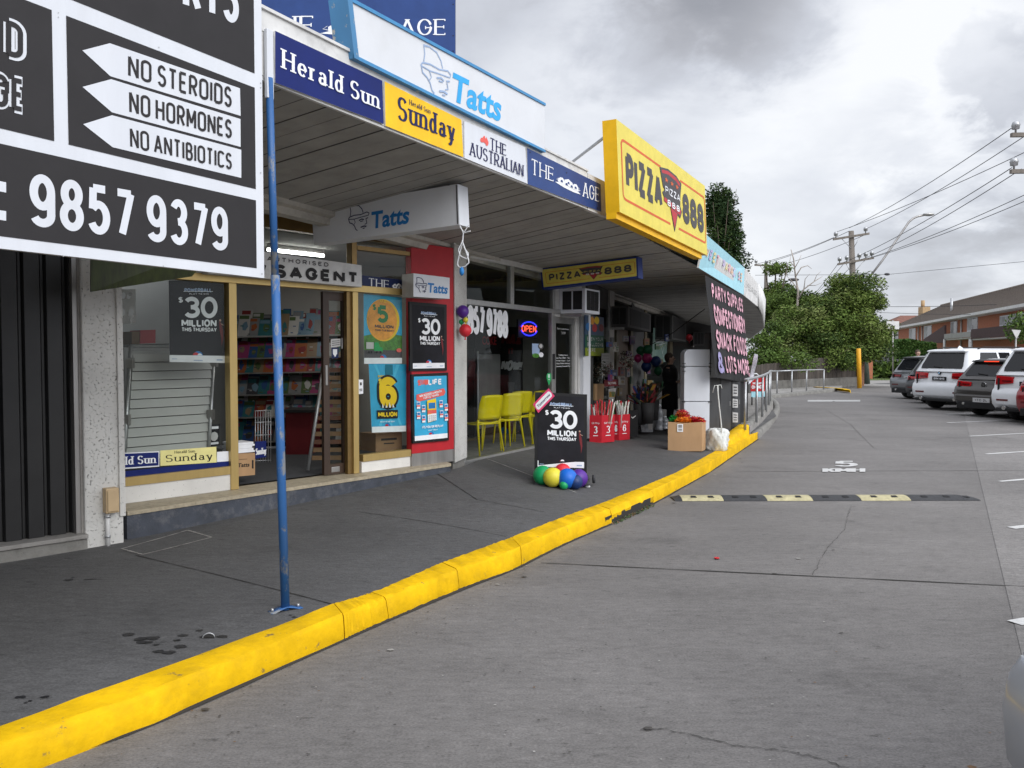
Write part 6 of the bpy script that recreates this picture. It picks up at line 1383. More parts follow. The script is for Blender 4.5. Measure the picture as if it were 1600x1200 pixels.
for col, u, v, r, dy, lab in (('green', 848, 746, 15.3, -.10, 'large green balloon at the left foot of the lottery stand'), ('red', 879, 737.5, 13.5, .0, 'red balloon tucked behind the blue one under the stand'), ('blue', 886, 752, 16.2, -.22, 'large bright blue balloon in front of the lottery stand'), ('purple', 904.5, 748, 14.5, -.10, 'purple balloon at the right of the lottery stand foot'), ('yellow', 864, 762, 15.6, -.20, 'large yellow balloon low in front of the lottery stand'), ('green', 881, 775, 7.0, -.30, 'tiny green balloon on the ground below the blue one'), ('navy', 899, 772, 11.8, -.24, 'navy balloon on the ground by the stand wheels')):
    c = atY(u, v, YA + dy); rr = rpx(r, YA + dy); c.z = max(c.z, gz(c.x, c.y) + rr * .98)
    balloon(col, c, rr, lab, 'balloons round the lottery stand', 1.04, (random.uniform(-1, 1), .6, random.uniform(-.4, .4)))
c = ga(917, 758) + Vector((0, -.05, 0)); mb = MB(); mb.sphere(c, (.035, .03, .03), M['pw'], 14, 8); M['hotp'] = M['hotpink']; tag(mb.build('bow', loc=c), 'small pale pink scrap beside the stand wheels', 'scrap')

# ================================================================== PARTY SHOP GOODS
def pl_box(name, label, cat, px, off, d, mt, fr=FP, group=None, side=None):
    q = fr.quad(px, off); t = thing(name, label, cat, (q[2] + q[3]) / 2, fr.rot, group); mb = MB(); p = slab4(mb, q, d, mt, side); return t, mb, p
def yq4(Y, px): return [atY(u, v, Y) for u, v in px]
# gift wrap bins
M['bin'] = flat('bin_red', (.46, .016, .028), .45)
WR = [flat('wrap_' + n, c, .4) for n, c in (('red', (.45, .03, .04)), ('silver', (.45, .44, .42)), ('white', (.60, .58, .54)), ('green', (.05, .20, .05)), ('gold', (.40, .27, .08)), ('brown', (.2, .12, .06)))]
def wrap_bin(label, ua, ub, uc, vt, vb, Y, num, cols, group='red gift wrap bins'):
    g0 = atY(ub, vb, Y); A = atY(ua, vb - 1, Y + .04); B = g0; Cc = atY(uc, vb - 4, Y + .18); gz0 = gz(B.x, B.y) + .002
    h = atY(ub, vt, Y).z - gz0; D_ = A + (Cc - B)
    t = thing('gift_wrap_bin', label, 'bin', (B.x, B.y, gz0), 0, group)
    pts = [Vector((p_.x, p_.y, gz0)) for p_ in (A, B, Cc, D_)]
    mb = MB(); H_ = Vector((0, 0, h))
    for i in range(4): a, b = pts[i], pts[(i + 1) % 4]; mb.face([a, b, b + H_, a + H_], 'bin'); mb.face([a + H_ * .96, b + H_ * .96, b, a][::1], 'bin') if False else None
    mb.face([p_ + Vector((0, 0, h * .82)) for p_ in pts], 'pdred')
    for a, b, s_ in ((pts[0], pts[1], 1), (pts[1], pts[2], 1)):
        k = Panel(mb, [a + H_, b + H_, b, a], .002); k.btext('Gift Wrap', .18, .68, .82, .75, 'pw'); k.text(num, .36, .34, .64, .60, 'pw', t=.19, serif=True); k.rect(.3, .24, .7, .265, 'pw')
    mb.build('carton', t)
    for i in range(34):
        f, g_ = random.random(), random.random(); b0 = pts[0].lerp(pts[1], f).lerp(pts[3].lerp(pts[2], f), g_) + Vector((0, 0, h * .5)); b0 = b0.lerp(sum(pts, Vector()) / 4 + Vector((0, 0, h * .5)), .15)
        tp = b0 + Vector((random.uniform(-.10, .10), random.uniform(-.05, .1), h * .5 + random.uniform(.12, .26))); mb = MB(); mb.tube([b0, tp], .013, random.choice(cols), 8); tag(mb.build('wrap_roll', loc=b0), 'roll of wrapping paper standing in the red bin marked ' + ('three' if num == '3' else 'six'), 'wrapping roll', 'rolls in the bin marked ' + ('three' if num == '3' else 'six'))
YB = GP(940, 692).y
wrap_bin('red gift wrap bin with a white 3, nearer of the two bins', 921, 940, 960, 649, 693, YB, '3', [WR[0], WR[0], WR[1], WR[2], WR[5]])
wrap_bin('red gift wrap bin with a white 6, behind the one marked 3', 958, 967, 984, 648, 690, YB + .5, '6', [WR[3], WR[3], WR[1], WR[0], WR[2]])
YB2 = YB + .9
def simple_box(name, label, cat, px, Y, d, mt, group=None, deco=None, part='body', ground=True):
    q = yq4(Y, px); t = thing(name, label, cat, ((q[2].x + q[3].x) / 2, Y + d / 2, min(q[2].z, q[3].z)), 0, group); mb = MB(); p = slab4(mb, q, d, mt)
    if deco: deco(p)
    mb.build(part, t); return t
simple_box('carrier_bag', 'tall black carrier bag beside the red bin', 'bag', ((983, 643), (997, 641), (996.5, 681), (983, 682)), YB + .8, .18, 'cloth', None, lambda p: p.line([(.25, .78), (.4, .72), (.75, .80)], .012, 'alumw'))
M['clear'] = mat('clear_plastic', (.22, .23, .25), .25, .1, var=.35, scale=14)
simple_box('plastic_tub', 'grey translucent plastic tub on the footpath by the party shop', 'tub', ((997.5, 639), (1022, 638), (1020, 675), (1003, 675)), YB + 1.6, .4, 'clear', None, lambda p: (p.rect(-.02, .93, 1.02, 1.0, 'silver'), p.rect(.6, .1, .95, .5, 'steel')))
for lab, u, v0, v1, r in (('clear water bottle with a domed neck beside the plastic tub', 1030, 631, 672, .075), ('ribbed clear bottle next to the domed water bottle', 1039, 650, 670, .07)):
    Y = YB + 1.7; a, b = atY(u, v1, Y), atY(u, v0, Y); h = b.z - a.z; t = thing('water_bottle', lab, 'bottle', a); mb = MB(); rows = []
    mb.tube([a + Vector((0, 0, h * f)) for f in (0, .02, .1, .12, .25, .27, .4, .42, .55, .57, .68, .85, .9)], [r * x for x in (.9, 1, 1, .94, .94, 1, 1, .94, .94, 1, 1, .5, .35)], 'clear', 14); mb.build('body', t); mb = MB(); mb.tube([a + Vector((0, 0, h * .9)), b], r * .38, 'white', 10); mb.build('cap', t)
# table of stock with a carton, black pots and dark foliage
Y = YB + 1.3; a, b = atY(916, 626, Y), atY(962, 626, Y); t = thing('trestle_table', 'small table of stock behind the gift wrap bins', 'table', (a.x + .4, Y + .3, .3)); mb = MB(); mb.box(a.x, Y, a.z - .04, b.x, Y + .6, a.z, 'roomd'); mb.build('top', t)
for x in (a.x + .04, b.x - .04):
    for y in (Y + .05, Y + .55): mb = MB(); mb.tube([(x, y, gz(x, y)), (x, y, a.z - .04)], .02, 'blackm', 6); mb.build('leg', t)
simple_box('cardboard_box', 'open brown carton on the table behind the gift wrap bins', 'box', ((916, 600), (944, 600), (943, 625.5), (917, 625.5)), Y + .02, .35, 'card', None, lambda p: (p.rect(.62, 0, 1, 1, 'cardd'), p.disc(.02, .98, .015, 'pw')))
simple_box('picture_frame', 'grey framed print leaning on the stock table', 'print', ((951, 608), (963, 606), (960, 624.5), (951, 625)), Y + .05, .03, 'steel', None, lambda p: p.rect(.1, .1, .8, .9, 'room'))
for lab, px, c in (('dark red box with pale lettering above the stock table', ((944, 594), (968, 593), (968, 603), (944, 604)), 'pdred'), ('white flat carton just behind the red rolls', ((918, 628), (943, 629), (943, 645), (919, 645)), 'whited')): simple_box('box', lab, 'box', px, Y + .2, .25, c, None, (lambda p: p.text('SETIAL', .25, .3, .8, .7, 'alumw', t=.2)) if c == 'pdred' else None)
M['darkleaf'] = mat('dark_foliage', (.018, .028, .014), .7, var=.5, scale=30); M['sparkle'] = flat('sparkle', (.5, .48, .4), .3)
def bush(name, label, c, r, n, mts, cat='plant', pot=None, pts=4):
    t = thing(name, label, cat, (c.x, c.y, c.z - r[2])); mb = MB()
    for i in range(n):
        d = Vector((random.gauss(0, .5), random.gauss(0, .5), random.gauss(0, .5))); 
        if d.length > 1: d.normalize()
        p = c + Vector((d.x * r[0], d.y * r[1], d.z * r[2])); s_ = random.uniform(.6, 1.2) * r[0] * .13; u1 = Vector((random.gauss(0, 1), random.gauss(0, 1), random.gauss(0, 1))).normalized() * s_; u2 = Vector((random.gauss(0, 1), random.gauss(0, 1), random.gauss(0, 1))).normalized() * s_ * .6
        mb.face([p - u1, p - u2, p + u1, p + u2], random.choice(mts))
    mb.build('foliage', t)
    if pot: mb = MB(); mb.tube([c - Vector((0, 0, r[2] * 1.35)), c - Vector((0, 0, r[2] * .7))], [r[0] * .3, r[0] * .42], pot, 12); mb.build('pot', t)
    return t
bush('artificial_plant', 'dark bushy artificial plant in the party shop window', atY(930, 578, Y + .2), (.22, .2, .26), 420, ['darkleaf', 'darkleaf', 'darkleaf', 'wood', 'sparkle'], pot='blackm')
bush('tinsel_bouquet', 'dark glittery bouquet hanging by the brown party shop door', atY(978, 563, Y + 1.2), (.16, .14, .18), 320, ['darkleaf', 'wood', 'sparkle', 'pdred'], 'bouquet')
bush('artificial_flowers', 'dark flowers above the red lettered box', atY(949, 580, Y + .5), (.12, .12, .15), 180, ['darkleaf', 'pdred', 'pdred', 'wood'], pot='blackm')
# balloon advertising poster and notice
q = FP.quad(((914, 492), (943.5, 496), (943.5, 556), (914, 556)), .06); t = thing('poster', 'balloon poster with a lime green foot in the party shop window', 'poster', (q[0] + q[2]) / 2, FP.rot); mb = MB(); p = slab4(mb, q, .01, mat('poster_dark_blue', (.02, .06, .13), .4)); M['lime'] = flat('lime', (.22, .28, .02)); M['dgrn'] = flat('dark_green', (.02, .10, .06))
p.rect(0, .0, 1, .52, 'dgrn'); p.rect(0, 0, 1, .20, 'lime')
for x, y, c in ((.35, .88, 'orange'), (.6, .90, 'yolk'), (.48, .70, 'pred'), (.16, .72, 'tattsd'), (.84, .72, 'pdred')): p.ell(x, y, .13, .10, c, 16)
for i, s_ in enumerate(('EVEN YOUR', 'BALLOONS', 'HERE')): p.text(s_, .08, .38 - .14 * i, .92 if i < 2 else .5, .47 - .14 * i, 'alumw', t=.2)
mb.build('sheet', t)
q = FP.quad(((940, 552), (953, 552), (953, 575), (940, 575)), .08); t = thing('notice', 'white paper notice taped on the party shop window', 'notice', (q[0] + q[2]) / 2, FP.rot); mb = MB(); p = slab4(mb, q, .003, 'alumw'); [p.rect(.15, y, .85, y + .05, 'steel') for y in (.2, .4, .6, .8)]; mb.build('sheet', t)
q = FP.quad(((1021, 512), (1044, 515), (1041, 565), (1018, 570)), .03); M['paint'] = mat('window_paint_green', (.16, .27, .23), .6, var=.3); t = thing('window_painting', 'pale green painted patch on the far party shop window', 'painting', (q[0] + q[2]) / 2, FP.rot); mb = MB(); p = slab4(mb, q, .004, 'paint'); [p.line([(random.random(), random.random()) for _ in range(3)], .02, random.choice(('drab', 'pw', 'lime'))) for _ in range(12)]; mb.build('patch', t)
# balloons hung there
Yk = 16.6
for col, u, v, r, lab in (('dgreen', 1012, 547, 8, 'dark green balloon topmost of the hanging cluster at the party shop'), ('dgreen', 1001, 548, 7, 'shaded green balloon left of the topmost one in the cluster'), ('pink', 1011, 560, 8, 'dull pink balloon in the middle of the party shop cluster'), ('pink', 997, 560, 6.5, 'dark pink balloon at the left of the party shop cluster'), ('navy', 1025, 565, 8.4, 'navy balloon at the right of the party shop cluster'), ('navy', 1010, 573, 8.2, 'navy balloon low in the party shop cluster'), ('dgreen', 1028.5, 580, 6.5, 'small green balloon lowest of the party shop cluster'), ('red', 1077, 528, 5.5, 'far red balloon or lantern under the verandah by the air conditioner')):
    balloon(col, atY(u, v, Yk + random.uniform(-.1, .1)), rpx(r, Yk), lab, 'balloons hanging at the party shop')
mb = MB(); a, b = FP.P(1012, 541, .3), Vector(atY(1101, 483, 13.2)); mb.tube([a, a.lerp(b, .5) - Vector((0, 0, .06)), b], .008, 'blackm', 5); tag(mb.build('guy_rope', loc=a), 'thin dark rope from the balloon cluster up to the black banner', 'rope')
# white folding tower, dark lockers
YF = GP(1070, 706).y + .75; zbF = gz(2.6, YF)
t = thing('white_display_tower', 'tall white panelled tower with wire hooks behind the cardboard box', 'display tower', atY(1089, 690, YF))
def zv(v, Y): return atY(1089, v, Y).z
xa, xb_ = atY(1069, 600, YF).x, atY(1109, 600, YF).x
for v0, v1, nm in ((546, 572, 'top_panel'), (573, 627, 'middle_panel'), (628, 696, 'lower_panel')):
    z1_, z0_ = zv(v0, YF), zv(v1, YF); z0_ = max(z0_, zbF) if nm == 'lower_panel' else z0_; mb = MB()
    if nm == 'top_panel': pts = [(xa, z0_), (xb_, z0_), (xb_, z1_)] + [(xa + .09 - .09 * math.sin(R(a_)), z1_ - .09 + .09 * math.cos(R(a_))) for a_ in range(0, 91, 15)]
    else: pts = [(xa, z0_), (xb_, z0_), (xb_, z1_), (xa, z1_)]
    mb.prism([Vector((x, YF, z)) for x, z in pts], (0, .32, 0), 'white'); mb.build(nm, t, bevel=.006)
for v in (568, 574, 580, 628):
    for x in (xa - .01, xb_): mb = MB(); mb.box(x - .02, YF - .02, zv(v, YF) - .005, x + .03, YF + .02, zv(v, YF) + .006, 'blackm'); mb.build('hook', t)
YL = YF + .9
t = thing('steel_lockers', 'row of dark grey steel cabinets below the black banner', 'cabinet', atY(1137, 680, YL)); M['locker'] = mat('locker_grey', (.05, .052, .055), .55, .2, var=.2, scale=4)
for i, (u0, u1, dy) in enumerate(((1109, 1126, 0), (1126.5, 1144, .5), (1144.5, 1158, 1.2), (1158, 1169, 2.0))):
    a, b = atY(u0, 590, YL + dy), atY(u1, 590, YL + dy + .5); q = [Vector((a.x, a.y, a.z - .02)), Vector((b.x, b.y, a.z - .02)), Vector((b.x, b.y, gz(b.x, b.y) + .02)), Vector((a.x, a.y, gz(a.x, a.y) + .02))]; mb = MB(); p = slab4(mb, q, .4, 'locker' if i != 3 else 'blackm'); p.rect(.92, .05, .97, .95, 'blackm'); p.rect(.80, .52, .86, .60, 'alum')
    mb.build('cabinet_door', t)
for v0, v1, lab in ((600, 619, 'top'), (623, 637, 'middle'), (644, 660, 'lowest')):
    q = [atY(1145, v0, YL + 1.0), atY(1153, v0 + 1, YL + 1.3), atY(1153, v1, YL + 1.3), atY(1145, v1, YL + 1.0)]; tt = thing('notice', lab + ' of three white notices stuck down the dark cabinets', 'notice', (q[0] + q[2]) / 2); mb = MB(); p = slab4(mb, q, .004, 'alumw'); [p.rect(.12, y, .8, y + .10, 'pgrey') for y in (.2, .45, .7)]; mb.build('sheet', tt)
# the big cardboard box full of tinsel
YC = GP(1070, 705).y; zc_ = gz(atY(1070, 700, YC).x, YC) + .003
A = atY(1043.5, 703, YC); B = atY(1096.7, 706.5, YC - .04); Cc = atY(1102.5, 703, YC + .22); D_ = A + (Cc - B)
t = thing('cardboard_box', 'large open brown carton of red and gold tinsel on the footpath', 'box', (B.x, B.y, zc_)); h = atY(1070, 659, YC).z - zc_
pts = [Vector((p_.x, p_.y, zc_)) for p_ in (A, B, Cc, D_)]; H_ = Vector((0, 0, h)); mb = MB()
for i in range(4):
    a, b = pts[i], pts[(i + 1) % 4]; cc_ = sum(pts, Vector()) / 4; bulge = ((a + b) / 2 - cc_).normalized() * .012
    mb.grid([[a, a.lerp(b, .5) + bulge * .3, b], [a + H_ * .5, a.lerp(b, .5) + bulge + H_ * .5, b + H_ * .5], [a + H_, a.lerp(b, .5) + H_ - Vector((0, 0, .018)), b + H_]], 'card', False)
mb.face([p_ + Vector((0, 0, h * .8)) for p_ in pts], 'cardd'); p = Panel(mb, [pts[0] + H_, pts[1] + H_, pts[1], pts[0]], .012); p.rect(.27, .66, .44, .93, 'pw'); p.rect(.30, .80, .41, .90, 'steel'); p.rect(.30, .70, .41, .77, 'alum'); mb.build('carton', t)
cc_ = sum(pts, Vector()) / 4 + H_
TIN = {n: mat('tinsel_' + n, c, .3, .7, var=.3, scale=60) for n, c in (('red', (.45, .012, .02)), ('gold', (.75, .24, .02)), ('green', (.02, .30, .05)))}
def tinsel(col, c, r, n, label):
    mb = MB()
    for i in range(n):
        d = Vector((random.gauss(0, 1), random.gauss(0, 1), random.gauss(0, 1) * .7)).normalized(); p = c + Vector((d.x * r[0], d.y * r[1], abs(d.z) * r[2])) * random.uniform(.4, 1); e_ = Vector((random.gauss(0, 1), random.gauss(0, 1), random.gauss(0, 1))).normalized() * .035; w_ = e_.orthogonal().normalized() * .006; mb.face([p - e_ - w_, p - e_ + w_, p + e_ + w_, p + e_ - w_], TIN[col] if random.random() > .12 else TIN['gold' if col == 'red' else col])
    tag(mb.build('tinsel', loc=c), label, 'tinsel')
dx = (pts[1] - pts[0]); tinsel('red', cc_ + dx * .22, (.17, .12, .07), 900, 'dark red tinsel heaped at the right of the carton'); tinsel('red', cc_ - dx * .12 + Vector((0, .05, .0)), (.13, .10, .19), 800, 'tall tuft of red tinsel in the middle of the carton'); tinsel('gold', cc_ - dx * .14 + Vector((0, -.08, 0)), (.14, .05, .07), 420, 'orange gold tinsel at the front of the carton'); tinsel('green', cc_ - dx * .38, (.07, .06, .10), 260, 'green tinsel tuft at the left corner of the carton')
# white sack and the pole standing in it
YS2 = GP(1120, 704).y; c = atY(1120, 704, YS2); zs = gz(c.x, c.y); r = rpx(16.5, YS2)
t = thing('white_sack', 'crumpled white sack of sand beside the cardboard box', 'sack', (c.x, c.y, zs)); mb = MB()
def crumple(d):
    a = math.atan2(d.y, d.x); z = d.z / .19
    k = 1 + .12 * math.sin(3 * a + 2 * z) + .08 * math.sin(7 * a - 4 * z) + .07 * math.sin(13 * a + 9 * z) + .05 * math.sin(19 * a - 15 * z); f = 1.12 / max(.35, math.sqrt(max(.0, 1 - z * z)) ** .75) if abs(z) < .97 else 1.0; return Vector((d.x * k * f, d.y * k * f, max(-.17, d.z * (1 + .06 * math.sin(5 * a)))))
M['sackw'] = mat('sack_white', (.62, .63, .60), .7, var=.1, scale=10, bump=.6, bscale=30)
mb.sphere((c.x, c.y, zs + .175), (r * .95, r * .9, .19), 'sackw', 40, 22, crumple); mb.build('bag', t)
mb = MB(); b0 = Vector((c.x + .06, c.y - r * .95, zs + .005)); mb.tube([b0, b0 + Vector((-.03, .02, .45)), b0 + Vector((-.08, .05, .95)), b0 + Vector((-.085, .05, 1.08))], .011, 'sackw', 6); t2 = tag(mb.build('stick', loc=b0), 'thin crooked pale stick standing up from the white sack', 'stick')
mb = MB(); e_ = b0 + Vector((-.085, .05, 1.08)); mb.tube([e_ + Vector((-.08, 0, -.12)), e_ + Vector((-.05, 0, .0)), e_, e_ + Vector((.05, 0, .01)), e_ + Vector((.07, 0, -.05))], .007, 'sackw', 5); tag(mb.build('cord', loc=e_), 'loop of pale cord knotted at the top of the crooked stick', 'cord')

M['wrapo'] = flat('dull_ochre', (.22, .12, .02), .5)
# hanging party goods and stock filling the dark shop front
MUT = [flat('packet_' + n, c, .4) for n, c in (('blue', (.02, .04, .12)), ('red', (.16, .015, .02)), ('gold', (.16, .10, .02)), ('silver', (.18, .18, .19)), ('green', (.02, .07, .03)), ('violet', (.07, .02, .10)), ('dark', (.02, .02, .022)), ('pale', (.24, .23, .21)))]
for i in range(44):
    u = random.choice((random.uniform(944, 962), random.uniform(984, 1044), random.uniform(964, 984))); v = random.uniform(522, 636); w, h = random.uniform(4, 8), random.uniform(7, 14); off = random.uniform(.05, .5)
    mb = MB(); p = slab4(mb, FP.quad(((u, v), (u + w, v), (u + w, v + h), (u, v + h)), off), .03, random.choice(MUT)); p.rect(.1, .62, .9, .9, random.choice(MUT)); p.ell(.5, .35, .3, .18, random.choice(MUT), 8)
    tag(mb.build('goods_packet', loc=FP.P(u + w / 2, v + h, off)), 'party goods packet hung or stacked in the dark shop front behind the red bins', 'packet', 'party goods packets in the dark shop front')
for lab, u, v, Yd, cols in (('spiky bunch of red and yellow windmill sticks in a dark tub', 1012, 622, .9, ['pdred', 'wrapo', 'pdred', 'darkleaf', 'wood']), ('dark bunch of streamers in a tub beside the windmill sticks', 1000, 624, 1.0, ['darkleaf', 'agedk', 'pdred', 'wood']), ('glittering bunch of decorations above the plastic tub', 1020, 618, 1.4, ['wrapo', 'darkleaf', 'darkleaf', 'wood'])):
    c = atY(u, v, YB + Yd); t = thing('decoration_bunch', lab, 'decorations', (c.x, c.y, c.z - .3)); mb = MB()
    for i in range(70):
        tp = c + Vector((random.gauss(0, .10), random.gauss(0, .10), random.uniform(-.02, .26))); w_ = Vector((random.uniform(-.02, .02), random.uniform(-.02, .02), .0)); b = c + Vector((random.gauss(0, .04), random.gauss(0, .04), -.12)); mb.face([b - w_, b + w_, tp + w_ * 1.6, tp - w_ * 1.6], random.choice(cols))
    mb.build('sticks', t); mb = MB(); mb.tube([(c.x, c.y, max(gz(c.x, c.y), c.z - .45)), (c.x, c.y, c.z - .08)], [.10, .12], 'blackm', 12); mb.build('tub', t)
# ================================================================== PEOPLE
def skin_chain(name, nodes, edges, mt, parent=None, loc=(0, 0, 0), rotz=0, lv_=2):
    """one continuous surface grown round a skeleton: nodes {k: (pos, (rx, ry))}"""
    ks = list(nodes); me = bpy.data.meshes.new(name); me.from_pydata([nodes[k][0] for k in ks], [(ks.index(a), ks.index(b)) for a, b in edges], []); me.materials.append(M[mt])
    o = bpy.data.objects.new(name, me); C.objects.link(o)
    if parent: o.parent = parent
    else: o.location = loc; o.rotation_euler = (0, 0, rotz)
    md = o.modifiers.new('skin', 'SKIN'); md.use_smooth_shade = True
    for i, k in enumerate(ks):
        sv = me.skin_vertices[0].data[i]; r = nodes[k][1]; sv.radius = r if isinstance(r, tuple) else (r, r); sv.use_root = (i == 0)
    s2 = o.modifiers.new('sub', 'SUBSURF'); s2.levels = lv_; s2.render_levels = lv_
    return o
def person(label, loc, rotz, H, coat=True, top='cloth', hair='hair', arms='folded'):
    """local frame: faces +X, Y to the left"""
    k = H / 1.65; t = thing('person', label, 'person')
    n = {'pelvis': ((0, 0, .90 * k), (.12 * k, .15 * k)), 'waist': ((.01, 0, 1.05 * k), (.10 * k, .13 * k)), 'chest': ((.0, 0, 1.25 * k), (.12 * k, .16 * k)), 'neck0': ((-.01, 0, 1.39 * k), (.06 * k, .07 * k)), 'neck': ((.01, 0, 1.44 * k), .048 * k), 'chin': ((.035 * k, 0, 1.50 * k), (.062 * k, .058 * k)), 'head': ((.02 * k, 0, 1.57 * k), (.092 * k, .074 * k)), 'crown': ((.01 * k, 0, 1.61 * k), (.08 * k, .066 * k))}
    e = [('pelvis', 'waist'), ('waist', 'chest'), ('chest', 'neck0'), ('neck0', 'neck'), ('neck', 'chin'), ('chin', 'head'), ('head', 'crown')]
    n['nose'] = ((.118 * k, 0, 1.54 * k), .012 * k); e.append(('head', 'nose'))
    for s, y in (('l', 1), ('r', -1)):
        n['hip' + s] = ((0, y * .085 * k, .84 * k), .085 * k); n['knee' + s] = ((.015, y * .09 * k, .47 * k), .052 * k); n['ank' + s] = ((-.01, y * .09 * k, .08 * k), .036 * k); n['toe' + s] = ((.13 * k, y * .10 * k, .03 * k), (.03 * k, .04 * k))
        e += [('pelvis', 'hip' + s), ('hip' + s, 'knee' + s), ('knee' + s, 'ank' + s), ('ank' + s, 'toe' + s)]
        n['sh' + s] = ((-.01, y * .165 * k, 1.33 * k), .058 * k); n['elb' + s] = ((-.02 if arms == 'folded' else 0, y * .22 * k, 1.06 * k), .040 * k)
        if arms == 'folded': wr, hd = (.19 * k, y * .10 * k, 1.05 * k), (.25 * k, y * .04 * k, 1.06 * k)
        else: wr, hd = (.06 * k, y * .24 * k, .84 * k), (.08 * k, y * .24 * k, .76 * k)
        n['wr' + s] = (wr, .026 * k); n['palm' + s] = (hd, (.018 * k, .034 * k)); e += [('chest', 'sh' + s), ('sh' + s, 'elb' + s), ('elb' + s, 'wr' + s), ('wr' + s, 'palm' + s)]
        d = (Vector(hd) - Vector(wr)).normalized(); sd = Vector((0, 0, 1)) if arms == 'folded' else Vector((1, 0, 0))
        for j, (o_, l_) in enumerate(((-.024, .062), (-.008, .074), (.008, .070), (.024, .055))):
            b = Vector(hd) + d * .03 * k + sd * o_ * k; m_ = b + d * l_ * .55 * k; tip = m_ + d * l_ * .35 * k + Vector((0, -y * .02 * k, -.012 * k))
            n[f'f{j}a{s}'] = (tuple(b), .0088 * k); n[f'f{j}b{s}'] = (tuple(m_), .0082 * k); n[f'f{j}c{s}'] = (tuple(tip), .007 * k); e += [('palm' + s, f'f{j}a{s}'), (f'f{j}a{s}', f'f{j}b{s}'), (f'f{j}b{s}', f'f{j}c{s}')]
        th0 = Vector(wr).lerp(Vector(hd), .55) + sd * .035 * k; n['t0' + s] = (tuple(th0), .010 * k); n['t1' + s] = (tuple(th0 + d * .045 * k + sd * .008 * k), .008 * k); e += [('palm' + s, 't0' + s), ('t0' + s, 't1' + s)]
    skin_chain('body', n, e, 'skin', t)
    # face and hair
    for y in (-1, 1): mb = MB(); mb.sphere((.103 * k, y * .030 * k, 1.565 * k), .009 * k, 'black', 8, 6); mb.build('eye', t); mb = MB(); mb.sphere((.02 * k, y * .082 * k, 1.55 * k), (.018 * k, .01 * k, .03 * k), 'skin', 8, 8); mb.build('ear', t)
    mb = MB(); mb.sphere((.098 * k, 0, 1.497 * k), (.008 * k, .024 * k, .006 * k), 'pdred', 8, 6); mb.build('mouth', t)
    mb = MB(); mb.sphere((-.012 * k, 0, 1.585 * k), (.115 * k, .098 * k, .105 * k), hair, 22, 14, lambda d: Vector((d.x * (1 if d.x < .02 else .75), d.y, d.z * (1.0 if d.z > 0 else (1.15 if d.x < 0 else .25)))) * (1 + .05 * math.sin(d.x * 60 + d.y * 45))); mb.build('hair', t)
    # clothes
    def ring(z, rx, ry, cx=0): return [(cx + rx * k * math.cos(a), ry * k * math.sin(a), z * k) for a in (2 * math.pi * j / 22 for j in range(22))]
    mb = MB()
    if coat: rows = [ring(.46, .175, .205), ring(.47, .18, .21), ring(.7, .175, .20), ring(.9, .165, .19), ring(1.05, .15, .17, .01), ring(1.22, .17, .225), ring(1.33, .15, .225), ring(1.39, .11, .15), ring(1.43, .066, .068, .004)]
    else: rows = [ring(.80, .15, .185), ring(.9, .15, .18), ring(1.05, .13, .16, .01), ring(1.22, .145, .18), ring(1.33, .11, .16), ring(1.39, .08, .09), ring(1.42, .064, .062, .004)]
    mb.grid(rows, top, True, True); mb.build('coat' if coat else 'shirt', t)
    for s in 'lr':
        a = {f'a': n['sh' + s], 'b': n['elb' + s], 'c': (tuple(Vector(n['elb' + s][0]).lerp(Vector(n['wr' + s][0]), .9)), .026 * k)}
        skin_chain('sleeve', {q: (v[0], v[1] * 1.5) for q, v in a.items()}, [('a', 'b'), ('b', 'c')], top, t, lv_=2)
        if True: skin_chain('trouser_leg', {'a': (n['hip' + s][0], .098 * k), 'b': (n['knee' + s][0], .066 * k), 'c': ((n['ank' + s][0][0], n['ank' + s][0][1], .10 * k), .052 * k)}, [('a', 'b'), ('b', 'c')], 'cloth' if coat else 'pgrey', t, lv_=2)
        mb = MB(); c = Vector(n['ank' + s][0]); mb.sphere((c.x + .05 * k, c.y, .035 * k), (.125 * k, .045 * k, .042 * k), 'black', 12, 8, lambda d: Vector((d.x, d.y, max(d.z, -.033 * k)))); mb.build('shoe', t)
    t.location = loc; t.rotation_euler = (0, 0, rotz); return t
wp = atY(1047, 556, 16.2); zw_ = gz(wp.x, wp.y); Hh = CAMZ - zw_ + .03
person('woman in a long black coat standing in the shade by the party shop', (wp.x, wp.y, zw_), R(-25), Hh / 1.0 * 1.0)

# ================================================================== RAMP RAILING, RED SIGN, BOLLARDS
t = thing('handrail', 'galvanised handrail curving along the ramp and across the far path', 'railing', G(1164, 667, .34))
tops_ = []; zr_ = .34
for u, vb in ((1164, 668), (1182, 656.5), (1191, 648), (1197, 640.5), (1201.5, 633), (1203.5, 627)):
    b = G(u, vb, zr_); tp = b + Vector((0, 0, .92)); mb = MB(); mb.tube([b - Vector((0, 0, .05)), tp], .026, 'galv', 10); mb.build('post', t); tops_.append(tp)
for u, vb in ((1214, 615.5), (1237, 613.5), (1260, 611.5), (1287, 609.8)):
    b = G(u, vb, .12); tp = b + Vector((0, 0, 1.02 - .06)); mb = MB(); mb.tube([b - Vector((0, 0, .02)), tp], .03, 'galv', 10); mb.build('post', t); tops_.append(tp)
sm = [tops_[0] + Vector((-.02, -.25, .0))] + tops_
cv = []
for i in range(len(sm) - 1):
    for j in range(5):
        p0 = sm[max(i - 1, 0)]; p1 = sm[i]; p2 = sm[i + 1]; p3 = sm[min(i + 2, len(sm) - 1)]; s_ = j / 5
        cv.append(.5 * ((2 * p1) + (p2 - p0) * s_ + (2 * p0 - 5 * p1 + 4 * p2 - p3) * s_ ** 2 + (3 * p1 - p0 - 3 * p2 + p3) * s_ ** 3))
cv.append(sm[-1]); mb = MB(); mb.tube(cv, .03, 'galv', 10); mb.build('rail', t)
